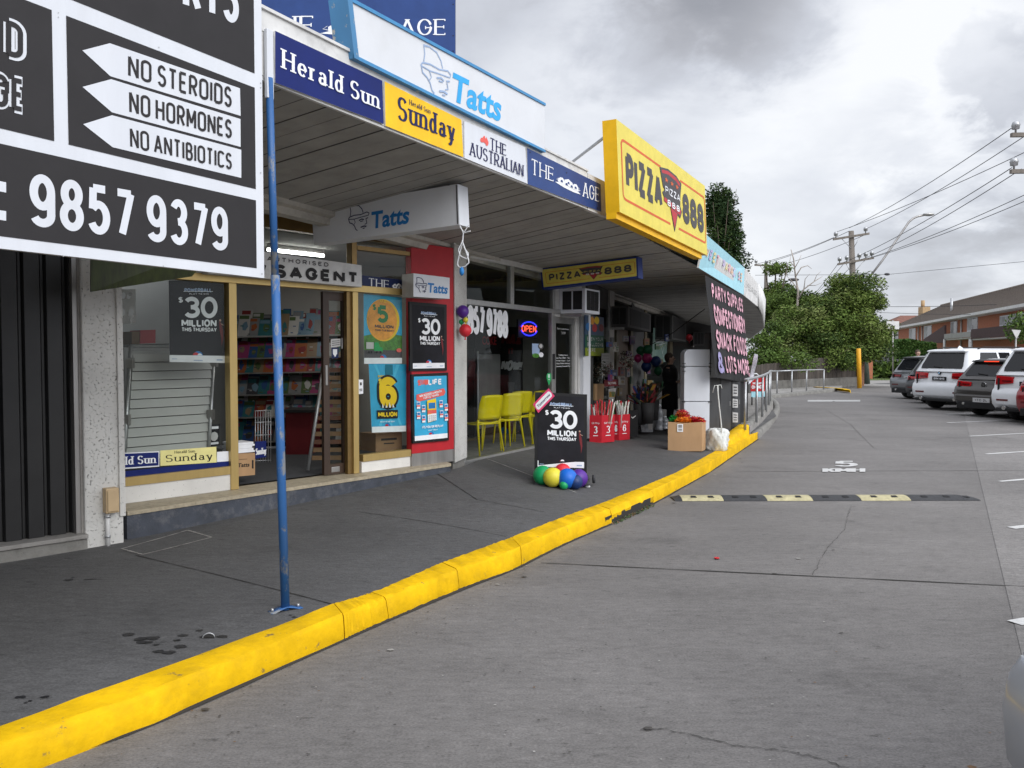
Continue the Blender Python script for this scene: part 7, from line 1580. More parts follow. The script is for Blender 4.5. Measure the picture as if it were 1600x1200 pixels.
t = thing('hoop_rail', 'short galvanised hoop rail behind the red board sign', 'railing', G(1180, 622, .2)); mb = MB(); Yh = 27.5; mb.tube([atY(1172, 612, Yh), atY(1172, 588, Yh), atY(1174, 585, Yh), atY(1182, 584, Yh), atY(1185, 587, Yh), atY(1185.5, 612, Yh)], .03, 'galv', 8); mb.build('hoop', t)
Yr = 23.5; q = yq4(Yr, ((1173.5, 590), (1195.5, 590), (1195, 611), (1173, 611.5)))
t = thing('board_sign', 'red A-board reading CHOICE beside the ramp rail', 'pavement sign', (q[2] + q[3]) / 2); mb = MB(); p = slab4(mb, q, .03, 'redsign'); p.text('THE SMARTER', .12, .50, .9, .66, 'pw', t=.22); p.text('CHOICE', .06, .18, .92, .44, 'pw', t=.24, sp=.06); mb.build('panel', t)
mb = MB(); p = slab4(mb, yq4(Yr + .01, ((1174, 612), (1195, 611.5), (1195, 620), (1174, 621))), .03, 'sky1'); mb.build('lower_panel', t)
for u in (1175, 1193.5): mb = MB(); a = atY(u, 620, Yr + .02); mb.tube([a, Vector((a.x, a.y, .1))], .02, 'blackm', 6); mb.build('leg', t)
for px, lab in (((1163, 646, 1169, 671), 'brown carton standing behind the dark cabinets'), ((1171, 648, 1180, 664), 'flattened brown carton behind the first rail post')):
    Y = 20.2; q = yq4(Y, ((px[0], px[1]), (px[2], px[1]), (px[2], px[3]), (px[0], px[3]))); z_ = max(.12, 0); mb = MB(); slab4(mb, q, .3, 'card'); tag(mb.build('cardboard_box', loc=(q[2] + q[3]) / 2), lab, 'box')
M['boll'] = mat('bollard_amber', (.72, .36, .01), .5, var=.1, dirt=.2)
def bollard(label, u, v0, v1, r, name='bollard', lean=0, zb=None):
    b = G(u, v1, .1); h = atY(u, v0, b.y).z - b.z; t = thing(name, label, 'bollard', b); mb = MB(); rr = r * b.y / FPX; mb.tube([b - Vector((0, 0, .05)), b + Vector((lean * h, 0, h - .03)), b + Vector((lean * h, 0, h))], [rr, rr, rr * .8], 'boll', 14); mb.build('post', t); return t, b + Vector((lean * h, 0, h)), rr
t, tp, rr = bollard('amber round bollard with a bagged sign on top by the far rail', 1206.5, 575, 606, 3.2)
mb = MB(); bg = mat('plastic_bag', (.22, .22, .23), .25, .2, var=.5, scale=9); mb.sphere(tp + Vector((-.1, 0, .33)), (.13, .06, .36), bg, 18, 14, lambda d: Vector((d.x * (1.1 - .9 * max(0, d.z) / .36) + .05 * math.sin(d.z * 20), d.y, d.z))); tag(mb.build('bagged_sign', loc=tp), 'grey plastic bag wrapped sign on the amber bollard', 'bagged sign')
mb = MB(); mb.prism([tp + Vector((-.05, -.07, .3)), tp + Vector((.16, -.07, .22)), tp + Vector((.04, -.07, .08))], (0, .01, 0), 'pw'); tag(mb.build('plastic_scrap', loc=tp), 'white plastic corner flapping off the bagged sign', 'scrap')
bollard('tall leaning amber post at the end of the timber fence', 1343, 544.5, 605, 3.4, 'guard_post', -.04)

# ================================================================== CARS
def car_paint(name, rgb, met=.3): return mat(name, rgb, .28, met, var=.03, coat=.8, spec=.5)
M['cglass'] = flat('car_glass', (.012, .013, .015), .08, spec=.35); M['tyre'] = mat('tyre', (.015, .015, .016), .85, var=.2); M['rim'] = flat('alloy', (.22, .22, .23), .35, metal=.8); M['trimb'] = flat('car_black_trim', (.018, .018, .019), .55)
M['lightred'] = flat('tail_lamp_red', (.42, .008, .012), .12, coat=.6); M['lightdark'] = flat('tail_lamp_dark', (.10, .004, .006), .15, coat=.6); M['plate'] = flat('plate_white', (.5, .5, .5), .4); M['chrome'] = flat('chrome', (.55, .55, .56), .18, metal=1.)
def car(label, loc, rotz, paint, L_=4.8, Wd=1.9, H=1.75, belt=1.08, kind='suv', plate=('pgrey', 'pw', '1AB 2CD'), black_bumper=False, badge='round', lamp='lightred', third=False, sc=1.1):
    """rear at x=0, heads along +X, Y left"""
    t = thing('parked_car', label, 'car', (0, 0, 0), 0, 'cars parked in the angled bays'); hw = Wd / 2
    wr = .36 if kind == 'suv' else .32; wx = (.92, L_ - .95); gc = .24 if kind == 'suv' else .20
    M_ = M
    # lower body: side outline with wheel arches, extruded across and rounded
    def archp(cx): return [(cx + (wr + .06) * math.cos(R(a)), wr + (wr + .06) * math.sin(R(a))) for a in range(190, -11, -20)]
    def arches(): 
        o = [(.18, gc)]
        for cx in wx: o += [p for p in archp(cx)]
        return o
    bot = [(.16, gc + .02)] + archp(wx[0]) + archp(wx[1]) + [(L_ - .12, gc + .02)]
    top = [(L_ - .02, .45), (L_ - .03, .62), (L_ - .12, .76), (L_ - .5, .90), (L_ - 1.25, 1.00), (L_ - 1.35, belt), (.62, belt + .02), (.14, belt), (.09, belt - .12), (.08, .80), (.03, .74), (.0, .62), (.02, .42)]
    out = bot + top
    mb = MB(); n = len(out)
    secs = [(-hw, .93), (-hw + .02, .97), (-hw * .82, 1.0), (0, 1.0), (hw * .82, 1.0), (hw - .02, .97), (hw, .93)]
    rows = []
    for y, s_ in secs:
        e_ = abs(y) / hw
        row = []
        for x, z in out:
            xi = x + (.20 * max(0, e_ - .75) * 4 * .45 if x < .2 else 0) - (.25 * max(0, e_ - .7) * 3 * .45 if x > L_ - .6 else 0)
            tum = y * (1 - .055 * max(0, (z - .75) / .4)) * (1 - .03 * max(0, (.5 - z) / .3)); row.append((xi, tum, z))
        rows.append(row)
    mb.grid(rows, paint, False, True); mb.face(rows[0], paint); mb.face(rows[-1][::-1], paint)
    body = mb.build('body', t, bevel=.022, seg=2)
    for f in body.data.polygons: f.use_smooth = True
    body.data.set_sharp_from_angle(angle=R(40))
    # cabin
    xr0, xr1 = (.10, .40) if kind == 'suv' else (.12, .46); xf0, xf1 = L_ - 1.30, L_ - 2.15
    wb, wt_ = hw * .945, hw * .72; zt_ = H - .03
    def cab(x, z): f = (z - belt) / (zt_ - belt); return wb + (wt_ - wb) * f
    def xre(z): f = (z - belt) / (zt_ - belt); return xr0 + (xr1 - xr0) * f
    def xfr(z): f = (z - belt) / (zt_ - belt); return xf0 + (xf1 - xf0) * f
    mb = MB(); rows = []
    zs = [belt - .02, belt + .1, belt + (zt_ - belt) * .5, zt_ - .08, zt_ - .02, zt_]
    for i, z in enumerate(zs):
        w = cab(0, z); a, b = xre(z), xfr(z); ins = 0 if i < 4 else (.03 if i == 4 else .10); w -= ins; a += ins * .8; b -= ins
        rows.append([(a + .09, -w, z), (a + .01, -w * .86, z), (a, -w * .4, z), (a, w * .4, z), (a + .01, w * .86, z), (a + .09, w, z), (L_ * .45, w + .015, z), (b - .15, w * .97, z), (b, w * .8, z), (b + .02, 0, z), (b, -w * .8, z), (b - .15, -w * .97, z), (L_ * .45, -w - .015, z)])
    mb.grid(rows, paint, True, True); k_ = len(mb.v); rf = rows[-1]; mid = [((x - L_ * .4) * .75 + L_ * .4, y * .6, H) for x, y, z in rf]; mb.grid([rf, mid], paint, True, True); mb.face(mid, paint)
    cabo = mb.build('cabin', t)
    # windows: rear screen and side glass stand a few millimetres proud of the cabin
    z0_, z1_ = belt + .07, zt_ - .10
    def rpt(y, z): return (xre(z) - .008 + .09 * max(0, abs(y) / cab(0, z) - .80) * 1.2, y, z)
    mb = MB(); rows = []
    for z in [z0_ + (z1_ - z0_) * i / 5 for i in range(6)]:
        w = cab(0, z) * (.80 if z > z0_ + .02 else .76); rows.append([rpt(w * (j / 4 - 1), z) for j in range(9)])
    mb.grid(rows, 'cglass', True); mb.build('rear_window', t)
    mb = MB(); z_ = z0_ + .03; mb.tube([(xre(z_) - .022, -.02, z_), (xre(z_ + .03) - .025, .26, z_ + .03)], .013, 'trimb', 6); mb.build('wiper', t)
    mb = MB(); zz1 = zt_ - .05; mb.hexa([(xre(zz1) - .10, -wt_ * .92, zz1 - .015), (xre(zz1) + .15, -wt_ * .95, zz1 + .0), (xre(zz1) + .15, wt_ * .95, zz1 + .0), (xre(zz1) - .10, wt_ * .92, zz1 - .015), (xre(zz1) - .08, -wt_ * .88, zz1 + .025), (xre(zz1) + .2, -wt_ * .86, zz1 + .06), (xre(zz1) + .2, wt_ * .86, zz1 + .06), (xre(zz1) - .08, wt_ * .88, zz1 + .025)], paint if kind == 'suv' else 'trimb'); sp_ = mb.build('spoiler', t, bevel=.012)
    if third: mb = MB(); mb.box(xre(zz1) - .115, -.20, zz1 - .01, xre(zz1) - .09, .20, zz1 + .012, M['brk']); mb.build('brake_light', t)
    for s in (-1, 1):
        for x0_, x1_, sl in ((.52, 1.35, .22), (1.42, L_ * .46, 0), (L_ * .475, L_ - 2.0, -.42)):
            mb = MB(); pts = []
            za, zb_ = belt + .06, zt_ - .09
            pts = [(x0_ - (0 if sl > 0 else 0), za), (x1_ + (.35 if sl < 0 else 0), za), (x1_ + (0 if sl < 0 else 0), zb_), (x0_ + (sl if sl > 0 else 0), zb_)]
            q = [Vector((x, s * (cab(x, z) + .012), z)) for x, z in pts]; mb.face(q if s < 0 else q[::-1], 'cglass'); mb.build('side_window', t)
        # tail lights
        zl_ = (belt - .26, belt - .03) if kind == 'suv' else (belt - .25, belt - .06); mb = MB()
        y0_, y1_ = hw * .42, hw * .90
        mb.hexa([(.058, s * y0_, zl_[0] + .05), (.098, s * hw * .90, zl_[0]), (.40, s * hw * .99, zl_[0] + .04), (.22, s * y0_, zl_[0] + .05), (.075, s * y0_, zl_[1] - .03), (.112, s * hw * .885, zl_[1]), (.42, s * hw * .972, zl_[1]), (.22, s * y0_, zl_[1] - .03)], lamp); lo_ = mb.build('tail_light', t, bevel=.012)
        mb = MB(); mb.box(.052, s * (y0_ + .02), zl_[0] + .09, .075, s * (y0_ + .26), zl_[0] + .115, 'lightred' if lamp != 'lightred' else 'lightdark'); mb.build('light_strip', lo_)
        mb = MB(); mb.box(.018, s * hw * .50, .50, .05, s * hw * .80, .54, 'lightdark'); mb.build('reflector', t)
        # wheels
        for cx in wx:
            mb = MB(); c0, c1 = Vector((cx, s * (hw - .235), wr)), Vector((cx, s * (hw - .012), wr)); dy = c1 - c0
            mb.tube([c0, c0 + dy * .08, c0 + dy * .92, c1], [wr - .03, wr, wr, wr - .035], 'tyre', 26); w_ = mb.build('wheel', t)
            mb = MB(); mb.tube([c1 - dy * .10, c1 + dy * .02], [wr * .66, wr * .66], 'rim', 22)
            for i in range(5): a = 2 * math.pi * i / 5; mb.prism([c1 + Vector((wr * .60 * math.cos(a + d), s * .006, wr * .60 * math.sin(a + d))) if r_ else c1 + Vector((wr * .15 * math.cos(a + d * 2), s * .006, wr * .15 * math.sin(a + d * 2))) for d, r_ in ((-.42, 1), (.42, 1), (.3, 0), (-.3, 0))], (0, s * .004, 0), 'trimb')
            mb.build('rim', w_)
        mb = MB(); mb.box(L_ - 1.85, s * (hw + .02), belt + .02, L_ - 1.70, s * (hw + .20), belt + .17, paint); mb.build('mirror', t, bevel=.03)
        mb = MB(); mb.box(L_ * .47, s * (hw * .985), belt - .16, L_ * .47 + .18, s * (hw + .012), belt - .13, paint if kind == 'suv' else 'chrome'); mb.build('door_handle', t, bevel=.006)
        mb = MB(); mb.box(L_ * .44, s * (hw * .90), .40, L_ * .44 + .006, s * (hw * 1.0 - .006), belt, 'trimb'); mb.build('door_gap', t)
        mb = MB(); mb.tube([(.1, s * hw * .58, .34), (.0, s * hw * .58, .335), (-.012, s * hw * .58, .335)], .05 if kind == 'suv' else .035, 'chrome', 12); mb.build('exhaust', t)
    # tailgate shut line, bumper insert, plate, badge
    mb = MB(); zt0 = .60
    for a, b in (((hw * .80, belt - .1), (hw * .78, zt0)), ((-hw * .80, belt - .1), (-hw * .78, zt0)), ((-hw * .78, zt0), (hw * .78, zt0))):
        y0_, y1_ = sorted((a[0], b[0])); z0b, z1b = sorted((a[1], b[1])); mb.box(.03 if z1b < .7 else .060, y0_ - .005, z0b - .005, .09, y1_ + .005, z1b + .005, 'trimb')
    mb.build('shut_line', t)
    mb = MB(); mb.box(-.006, -hw * .80, gc + .015, .20, hw * .80, gc + (.10 if kind == 'suv' else .19), 'trimb'); mb.build('lower_bumper', t, bevel=.02)
    if black_bumper: mb = MB(); mb.box(-.012, -hw * .88, gc + .18, .16, hw * .88, .58, M['golfb']); mb.build('bumper', t, bevel=.05)
    pz = belt - .22 if not black_bumper else .44; px_ = .062 if not black_bumper else -.016
    mb = MB(); q = [Vector((px_, .24, pz + .055)), Vector((px_, -.24, pz + .055)), Vector((px_, -.24, pz - .055)), Vector((px_, .24, pz - .055))]; p = slab4(mb, q, .012, plate[0]); p.text(plate[2], .12, .22, .88, .78, plate[1], t=.2); mb.build('number_plate', t)
    bz = belt - .06 if not black_bumper else belt - .16
    if badge:
        mb = MB(); mb.tube([(.085, 0, bz), (.058, 0, bz)], .048 if badge == 'quarters' else .075, 'black' if badge == 'quarters' else 'chrome', 20)
        k = Panel(mb, [Vector((.056, .05, bz + .05)), Vector((.056, -.05, bz + .05)), Vector((.056, -.05, bz - .05)), Vector((.056, .05, bz - .05))], .001)
        if badge == 'quarters':
            for a0_, m_ in ((0, 'pw'), (90, 'tatts'), (180, 'pw'), (270, 'tatts')): k.poly([(.5, .5)] + arc(.5, .5, .30, .30, a0_, a0_ + 90, 5), m_)
        else: k.ell(.5, .5, .62, .62, 'trimb', 18); k.line([(.1, .85), (.36, .2), (.5, .55), (.64, .2), (.9, .85)], .014, 'chrome'); k.line([(.32, .95), (.5, .62), (.68, .95)], .014, 'chrome')
        mb.build('badge', t)
    mb = MB(); mb.prism([(xr1 + .35, -.012, H - .005), (xr1 + .58, -.012, H - .005), (xr1 + .42, -.012, H + .075)], (0, .024, 0), paint); mb.build('aerial_fin', t)
    if kind == 'suv':
        for s in (-1, 1): mb = MB(); mb.tube([(.75, s * wt_ * .93, H - .02), (.95, s * wt_ * .95, H + .03), (L_ - 2.5, s * wt_ * .95, H + .03), (L_ - 2.3, s * wt_ * .93, H - .02)], .016, 'trimb', 6); mb.build('roof_rail', t)
    t.location = loc; t.rotation_euler = (0, 0, rotz); t.scale = (sc, sc, sc); return t
CW = car_paint('paint_white', (.72, .74, .76), .0); CG = car_paint('paint_silver_grey', (.22, .23, .24), .6); CD = car_paint('paint_dark_grey', (.035, .037, .042), .4); CS = car_paint('paint_silver', (.42, .44, .47), .4); CR = car_paint('paint_red', (.26, .012, .02), .2); M['brk'] = flat('brake_lamp', (1, .06, .02), .4, emit=.8); M['golfb'] = car_paint('paint_brown_grey', (.062, .058, .055), .5)
HEAD = R(90 - 70)
def park(label, u, v, paint, rot=0, **k):   # (u, v): the ground point under the left rear corner of the bumper
    Wd = k.get('Wd', 1.9); g = G(u, v); h = HEAD + rot; right = Vector((math.sin(h), -math.cos(h), 0)); return car(label, g + right * Wd / 2 * .97, h, paint, **k)
park('silver grey wagon with a white number plate, farthest in the row', 1390, 622, CG, L_=4.75, Wd=1.85, H=1.56, belt=.98, kind='hatch', plate=('plate', 'pgrey', 'YRS 0AN'), badge=None, lamp='lightdark')
park('dark grey car mostly hidden behind the first white car', 1414, 629, CD, L_=4.5, Wd=1.8, H=1.52, belt=.95, kind='hatch', badge=None)
park('tall white four wheel drive with a black plate between grey cars', 1425.5, 638, CW, L_=4.9, Wd=1.98, H=1.78, belt=1.13, plate=('black', 'pw', 'BRK 645'), badge='quarters')
park('brown-grey hatchback with a lit brake light and white plate', 1490.5, 649, M['golfb'], L_=4.25, Wd=1.82, H=1.50, belt=.98, kind='hatch', plate=('plate', 'pgrey', '1TC 2QL'), black_bumper=True, third=True)
park('white four wheel drive cut off by the right edge of the view', 1550, 658, CW, L_=4.9, Wd=1.98, H=1.78, belt=1.13, plate=('black', 'pw', 'AVK 815'), badge='quarters')
park('dark red car at the right edge of the view', 1588, 664, CR, L_=4.4, Wd=1.8, H=1.48, belt=.95, kind='hatch', badge=None)
# near car: only its silver corner shows at the bottom right
car('silver car close by, only a rounded corner showing at the bottom right', Vector((1.555, 2.62, 0)) + Vector((math.sin(HEAD), -math.cos(HEAD), 0)) * .81, HEAD, CS, sc=.90, L_=4.6, Wd=1.8, H=1.5, belt=.92, kind='hatch', badge=None)
pp = atY(1434, 548, 37); person('man standing behind the parked cars with only his head in view', (pp.x, pp.y, 0), R(-90), 1.72 + .24, False, 'pw', arms='down')
# ================================================================== TREES
LEAF = {n: mat('leaf_' + n, c, .65, var=.35, scale=2, spec=.15) for n, c in (('dk', (.040, .070, .016)), ('md', (.085, .135, .026)), ('lt', (.125, .175, .038)), ('pale', (.175, .215, .07)), ('con', (.018, .038, .012)), ('con2', (.035, .060, .016)), ('hedge', (.045, .10, .022)), ('hedge2', (.09, .15, .035)))}
M['bark'] = mat('bark', (.085, .065, .048), .9, var=.3, scale=8, bump=.6, bscale=20); M['palebark'] = mat('pale_bark', (.33, .29, .25), .85, var=.2, scale=8)
def crown(mb, clumps, per, ls, keys, flat_=1.0):
    for c, r in clumps:
        key = random.choice(keys)
        for i in range(int(per * 4.0 * r * r / .35)):
            d = Vector((random.gauss(0, 1), random.gauss(0, 1), random.gauss(0, 1))).normalized(); rr = r * (random.uniform(.55, 1.12)); p = Vector(c) + Vector((d.x * rr, d.y * rr, d.z * rr * flat_))
            a = Vector((random.gauss(0, 1), random.gauss(0, 1), random.gauss(0, .6))).normalized(); b = a.cross(d + Vector((random.gauss(0, .5), random.gauss(0, .5), random.gauss(0, .5)))); 
            if b.length < .05: continue
            b.normalize(); l = ls * .55 * random.uniform(.6, 1.35); k = key if random.random() < .75 else random.choice(keys)
            mb.face([p - a * l, p + b * l * .42, p + a * l, p - b * l * .42], LEAF[k])
def tree(name, label, base, blobs, per, ls, keys, n_cl=26, cr=.75, flat_=.8, trunk=.16, bark='bark', group=None, top=None):
    """blobs: ellipsoids (centre, radii) that the crown fills; clumps sit over their surface, leaving gaps"""
    t = thing(name, label, 'tree', base, 0, group); mb = MB(); b = Vector(base); cs = [Vector(c) for c, r in blobs]
    tp = top or max(cs, key=lambda c: c.z); mb.tube([b - Vector((0, 0, .1)), b.lerp(tp, .3) + Vector((random.uniform(-.1, .1), 0, 0)), b.lerp(tp, .7), tp], [trunk, trunk * .8, trunk * .5, trunk * .15], bark, 9)
    for c in cs:
        for k in range(3):
            e_ = c + Vector((random.uniform(-1, 1), random.uniform(-1, 1), random.uniform(0, .8))); s_ = b.lerp(tp, random.uniform(.25, .6)); mb.tube([s_, s_.lerp(e_, .5) + Vector((0, 0, .2)), e_], [trunk * .4, trunk * .25, trunk * .08], bark, 6)
    mb.build('trunk', t); mb = MB()
    for c, r in blobs:
        cl = []; n = max(6, int(n_cl * (r[0] * r[2] / 2.5)))
        for i in range(n):
            d = Vector((random.gauss(0, 1), random.gauss(0, 1), random.gauss(0, 1))).normalized(); f = random.uniform(.45, 1.0); cl.append((Vector(c) + Vector((d.x * r[0] * f, d.y * r[1] * f, d.z * r[2] * f)), cr * random.uniform(.55, 1.15)))
        crown(mb, cl, per, ls, keys, flat_)
    mb.build('crown', t); return t
def bl(u, v, Y, ru, rv, rd=None):            # an ellipsoid in metres from its measured outline at distance Y
    c = atY(u, v, Y); return (c, (ru * Y / FPX, rd or ru * Y / FPX * .8, rv * Y / FPX))
Yt = 45.
tree('evergreen_tree', 'dark columnar cypress standing behind the shop roof', atY(1128, 585, 38), [bl(1124, 318, 38, 17, 26), bl(1127, 345, 38, 24, 36), bl(1131, 378, 38, 28, 40), bl(1140, 402, 38, 24, 34), bl(1125, 430, 38, 34, 50)], 110, .15, ['con', 'con', 'con2', 'dk'], 120, .36, 1.3, .1)
tree('garden_tree', 'tall rounded bright green tree beside the power pole over the fence', atY(1345, 590, Yt + 1.5), [bl(1330, 452, Yt, 34, 26), bl(1328, 490, Yt, 54, 40), bl(1300, 505, Yt, 40, 34), bl(1345, 530, Yt, 42, 36), bl(1310, 540, Yt, 40, 30)], 92, .15, ['md', 'lt', 'lt', 'pale', 'dk'], 34, .75, .75, .2, group='trees behind the timber fence')
tree('garden_tree', 'broad lower green tree in the middle above the fence', atY(1268, 590, Yt), [bl(1262, 508, Yt - .5, 44, 36), bl(1285, 490, Yt, 36, 26), bl(1290, 525, Yt - 1, 34, 32), bl(1240, 535, Yt - .5, 36, 30)], 92, .14, ['md', 'lt', 'pale', 'dk'], 34, .7, .75, .16, group='trees behind the timber fence')
tree('garden_tree', 'darker spreading green tree behind, under the bare tree', atY(1225, 585, Yt + 6), [bl(1228, 482, Yt + 6, 40, 26), bl(1262, 482, Yt + 6, 34, 24), bl(1205, 485, Yt + 6, 26, 28)], 84, .17, ['dk', 'md', 'md'], 26, .8, .7, .2, group='trees behind the timber fence')
tree('garden_bush', 'leafy green bush hanging over the fence at the corner of the shops', atY(1205, 590, Yt - 4), [bl(1200, 535, Yt - 4, 40, 34), bl(1236, 558, Yt - 5, 36, 18), bl(1190, 560, Yt - 5, 32, 22)], 92, .13, ['md', 'md', 'hedge2', 'dk'], 34, .65, .8, .12, group='trees behind the timber fence')
tree('garden_bush', 'low green bush over the fence left of the yellow post', atY(1300, 590, Yt - 1), [bl(1292, 560, Yt - 1.5, 40, 18), bl(1325, 562, Yt - 1, 26, 16)], 92, .13, ['md', 'lt', 'dk'], 34, .6, .75, .1, group='trees behind the timber fence')
tree('sparse_tree', 'thin half bare tree against the sky by the far power pole', atY(1207, 560, 60), [bl(1212, 425, 60, 18, 10), bl(1218, 452, 60, 14, 10), bl(1200, 465, 60, 12, 12)], 26, .22, ['md', 'lt', 'md'], 9, .7, .7, .25)
tree('garden_tree', 'small far tree between the fence trees and the brick flats', atY(1392, 560, 75), [bl(1388, 515, 75, 12, 16), bl(1380, 535, 75, 14, 18)], 60, .2, ['dk', 'md'], 20, .8, .8, .15)
# bare tree
t = thing('bare_tree', 'pale leafless tree standing up above the green crowns', 'tree', atY(1246, 560, 47)); mb = MB(); Y = 47.
for pts, r in (([(1246, 560), (1245, 500), (1247, 455), (1243, 432), (1240, 405), (1236, 390)], .085), ([(1246, 470), (1256, 452), (1272, 440), (1285, 432)], .05), ([(1246, 452), (1238, 440), (1230, 432)], .04), ([(1243, 432), (1252, 418), (1262, 415), (1268, 420)], .04), ([(1256, 452), (1258, 436), (1265, 428)], .03), ([(1240, 415), (1234, 408), (1236, 398)], .03), ([(1272, 440), (1276, 430), (1283, 424)], .025), ([(1262, 446), (1274, 446), (1284, 442)], .025), ([(1241, 420), (1248, 408), (1252, 398)], .03), ([(1230, 432), (1228, 424)], .02)):
    P = [atY(u, v, Y + random.uniform(-.3, .3)) for u, v in pts]; mb.tube(P, [r * (1 - .75 * i / (len(P) - 1)) for i in range(len(P))], 'palebark', 7)
mb.build('trunk', t)
# ================================================================== FENCE, WALL, POLES
M['paling'] = mat('paling_timber', (.060, .050, .042), .9, var=.4, scale=5, stretch=(1, 1, .12), bump=.3); M['stonew'] = mat('low_wall', (.13, .125, .115), .9, var=.3, scale=3, bump=.4)
fa, fb = G(1168, 602, .9), G(1340, 596, .7); fa = atY(1166, 596, 37.5); fb = atY(1339, 588, 45.5)
t = thing('timber_fence', 'dark weathered timber paling fence below the green trees', 'fence', (fa + fb) / 2); d = (fb - fa); d.z = 0; n = 92
for sname, z0f, z1f in (('paling_run', .0, 1.0),):
    mb = MB(); L_ = d.length; dn = d.normalized(); nn_ = Vector((dn.y, -dn.x, 0))
    for i in range(n):
        f0, f1 = i / n, (i + .93) / n; za, zb_ = lerp(fa.z, fb.z, f0) - .05, lerp(atY(1166, 572, 37.5).z, atY(1339, 553, 45.5).z, f0) + random.uniform(-.02, .02); a, b = fa + d * f0, fa + d * f1; o_ = nn_ * random.uniform(0, .012)
        mb.prism([Vector((a.x, a.y, za)) + o_, Vector((b.x, b.y, za)) + o_, Vector((b.x, b.y, zb_)) + o_, Vector((a.x, a.y, zb_)) + o_], -nn_ * .02, 'paling')
    mb.build('palings', t)
mb = MB(); mb.prism([fa + Vector((0, 0, .35)) - nn_ * .05, fb + Vector((0, 0, .35)) - nn_ * .05, fb + Vector((0, 0, .45)) - nn_ * .05, fa + Vector((0, 0, .45)) - nn_ * .05], -nn_ * .05, 'paling'); mb.build('rail', t)
t = thing('retaining_wall', 'low grey retaining wall under the timber fence', 'wall', (fa.x, fa.y, 0)); mb = MB(); q = [Vector((p.x, p.y, 0)) + nn_ * .15 for p in (fa, fb)]; mb.prism([q[0], q[1], q[1] + Vector((0, 0, fb.z - .02)), q[0] + Vector((0, 0, fa.z - .02))], -nn_ * .4, 'stonew'); mb.build('body', t, bevel=.02)
e_ = Vector((fb.x, fb.y, 0)) + nn_ * .1; 
M['brick2'] = mat('brick_end', (.25, .13, .085), .9, var=.35, scale=9); t = thing('fence_pier', 'short rough brick pier at the end of the timber fence', 'pier', (fb.x, fb.y, 0)); mb = MB(); mb.box(-.05, -.15, 0, .35, .2, fb.z + 1.15, 'brick2', lambda x, y, z: Vector((fb.x + x, fb.y + y, z))); mb.build('body', t)
M['polew'] = mat('pole_timber', (.17, .15, .13), .9, var=.3, scale=6, stretch=(1, 1, .1), bump=.4)
def ins(mb, p, s_=1): mb.tube([p, p + Vector((0, 0, .10 * s_)), p + Vector((0, 0, .12 * s_)), p + Vector((0, 0, .2 * s_)), p + Vector((0, 0, .22 * s_)), p + Vector((0, 0, .32 * s_)), p + Vector((0, 0, .36 * s_))], [.03 * s_, .03 * s_, .11 * s_, .11 * s_, .13 * s_, .10 * s_, .03 * s_], 'galv', 8)
def pole(label, u, Y, vtop, arms, r=.15, lean=0):
    tp = atY(u, vtop, Y); b = Vector((tp.x + lean, Y, -.1)); t = thing('power_pole', label, 'power pole', b, 0, 'timber power poles'); mb = MB(); mb.tube([b, b.lerp(tp, .5), tp], [r * 1.25, r * 1.1, r * .85], 'polew', 12); mb.build('pole', t)
    for (ua, va, ub, vb, pins) in arms:
        a, c = atY(ua, va, Y - .2), atY(ub, vb, Y - .2); ax = (c - a).normalized(); up = Vector((0, 0, 1)); w_ = ax.cross(up).normalized(); mb = MB(); hh = .06
        mb.hexa([a - w_ * .06 - up * hh, c - w_ * .06 - up * hh, c + w_ * .06 - up * hh, a + w_ * .06 - up * hh, a - w_ * .06 + up * hh, c - w_ * .06 + up * hh, c + w_ * .06 + up * hh, a + w_ * .06 + up * hh], 'polew'); arm = mb.build('crossarm', t)
        m_ = Vector((lerp(b.x, tp.x, .9), Y - .2, (a.z + c.z) / 2 - .75))
        for f in (.22, .78): mb = MB(); mb.tube([a.lerp(c, f), Vector((m_.x, Y - .1, m_.z))], .02, 'galv', 5); mb.build('brace', arm)
        for f in pins: mb = MB(); ins(mb, a.lerp(c, f) + up * hh); mb.build('insulator', arm)
    return t
Y1 = 46.6
pole('big timber power pole with two crossarms rising from the green tree', 1330, Y1, 361, [(1302, 374, 1358, 365, (.07, .90)), (1309, 413, 1365, 403, (.05, .25, .6, .78, .95))], .17, .42)
pole('farther thin power pole behind the sparse tree', 1197, 62, 412, [(1179, 414, 1216, 416, (.06, .5, .94)), (1186, 456, 1208, 457, (.1, .9))], .14)
pole('near power pole with its crossarm ends at the right edge', 1668, 25, 120, [(1580, 211, 1750, 209, (.04, .96)), (1579, 268, 1750, 266, (.03, .2, .8, .97))], .16)
mb = MB(); tp_ = atY(1329, 361, Y1)
# street lamp on the big pole
t = thing('street_lamp', 'long armed street lamp reaching right from the big power pole', 'street lamp', atY(1353, 445, Y1)); mb = MB(); P = [atY(u, v, Y1 - .3) for u, v in ((1352, 442), (1380, 405), (1420, 347), (1427, 341), (1434, 338), (1444, 336))]; mb.tube(P, .06, 'steel', 8); mb.build('arm', t)
mb = MB(); a, b = atY(1442, 336.5, Y1 - .3), atY(1460, 333, Y1 - .3); mb.sphere((a + b) / 2, ((b - a).length / 2, .18, .11), 'alum', 18, 10, lambda d: Vector((d.x, d.y, d.z * (.8 if d.z > 0 else 1.0)))); mb.build('head', t)
t = thing('street_lamp', 'far street lamp silhouetted left of the bare tree', 'street lamp', atY(1225, 470, 60)); mb = MB(); mb.tube([atY(u, v, 60) for u, v in ((1216, 478), (1228, 452), (1236, 440), (1242, 436.5))], .05, 'steel', 7); mb.build('arm', t); mb = MB(); mb.sphere(atY(1240, 437, 60), (.42, .2, .12), 'pgrey', 14, 8); mb.build('head', t)
M['wire'] = flat('wire', (.05, .05, .055), .6)
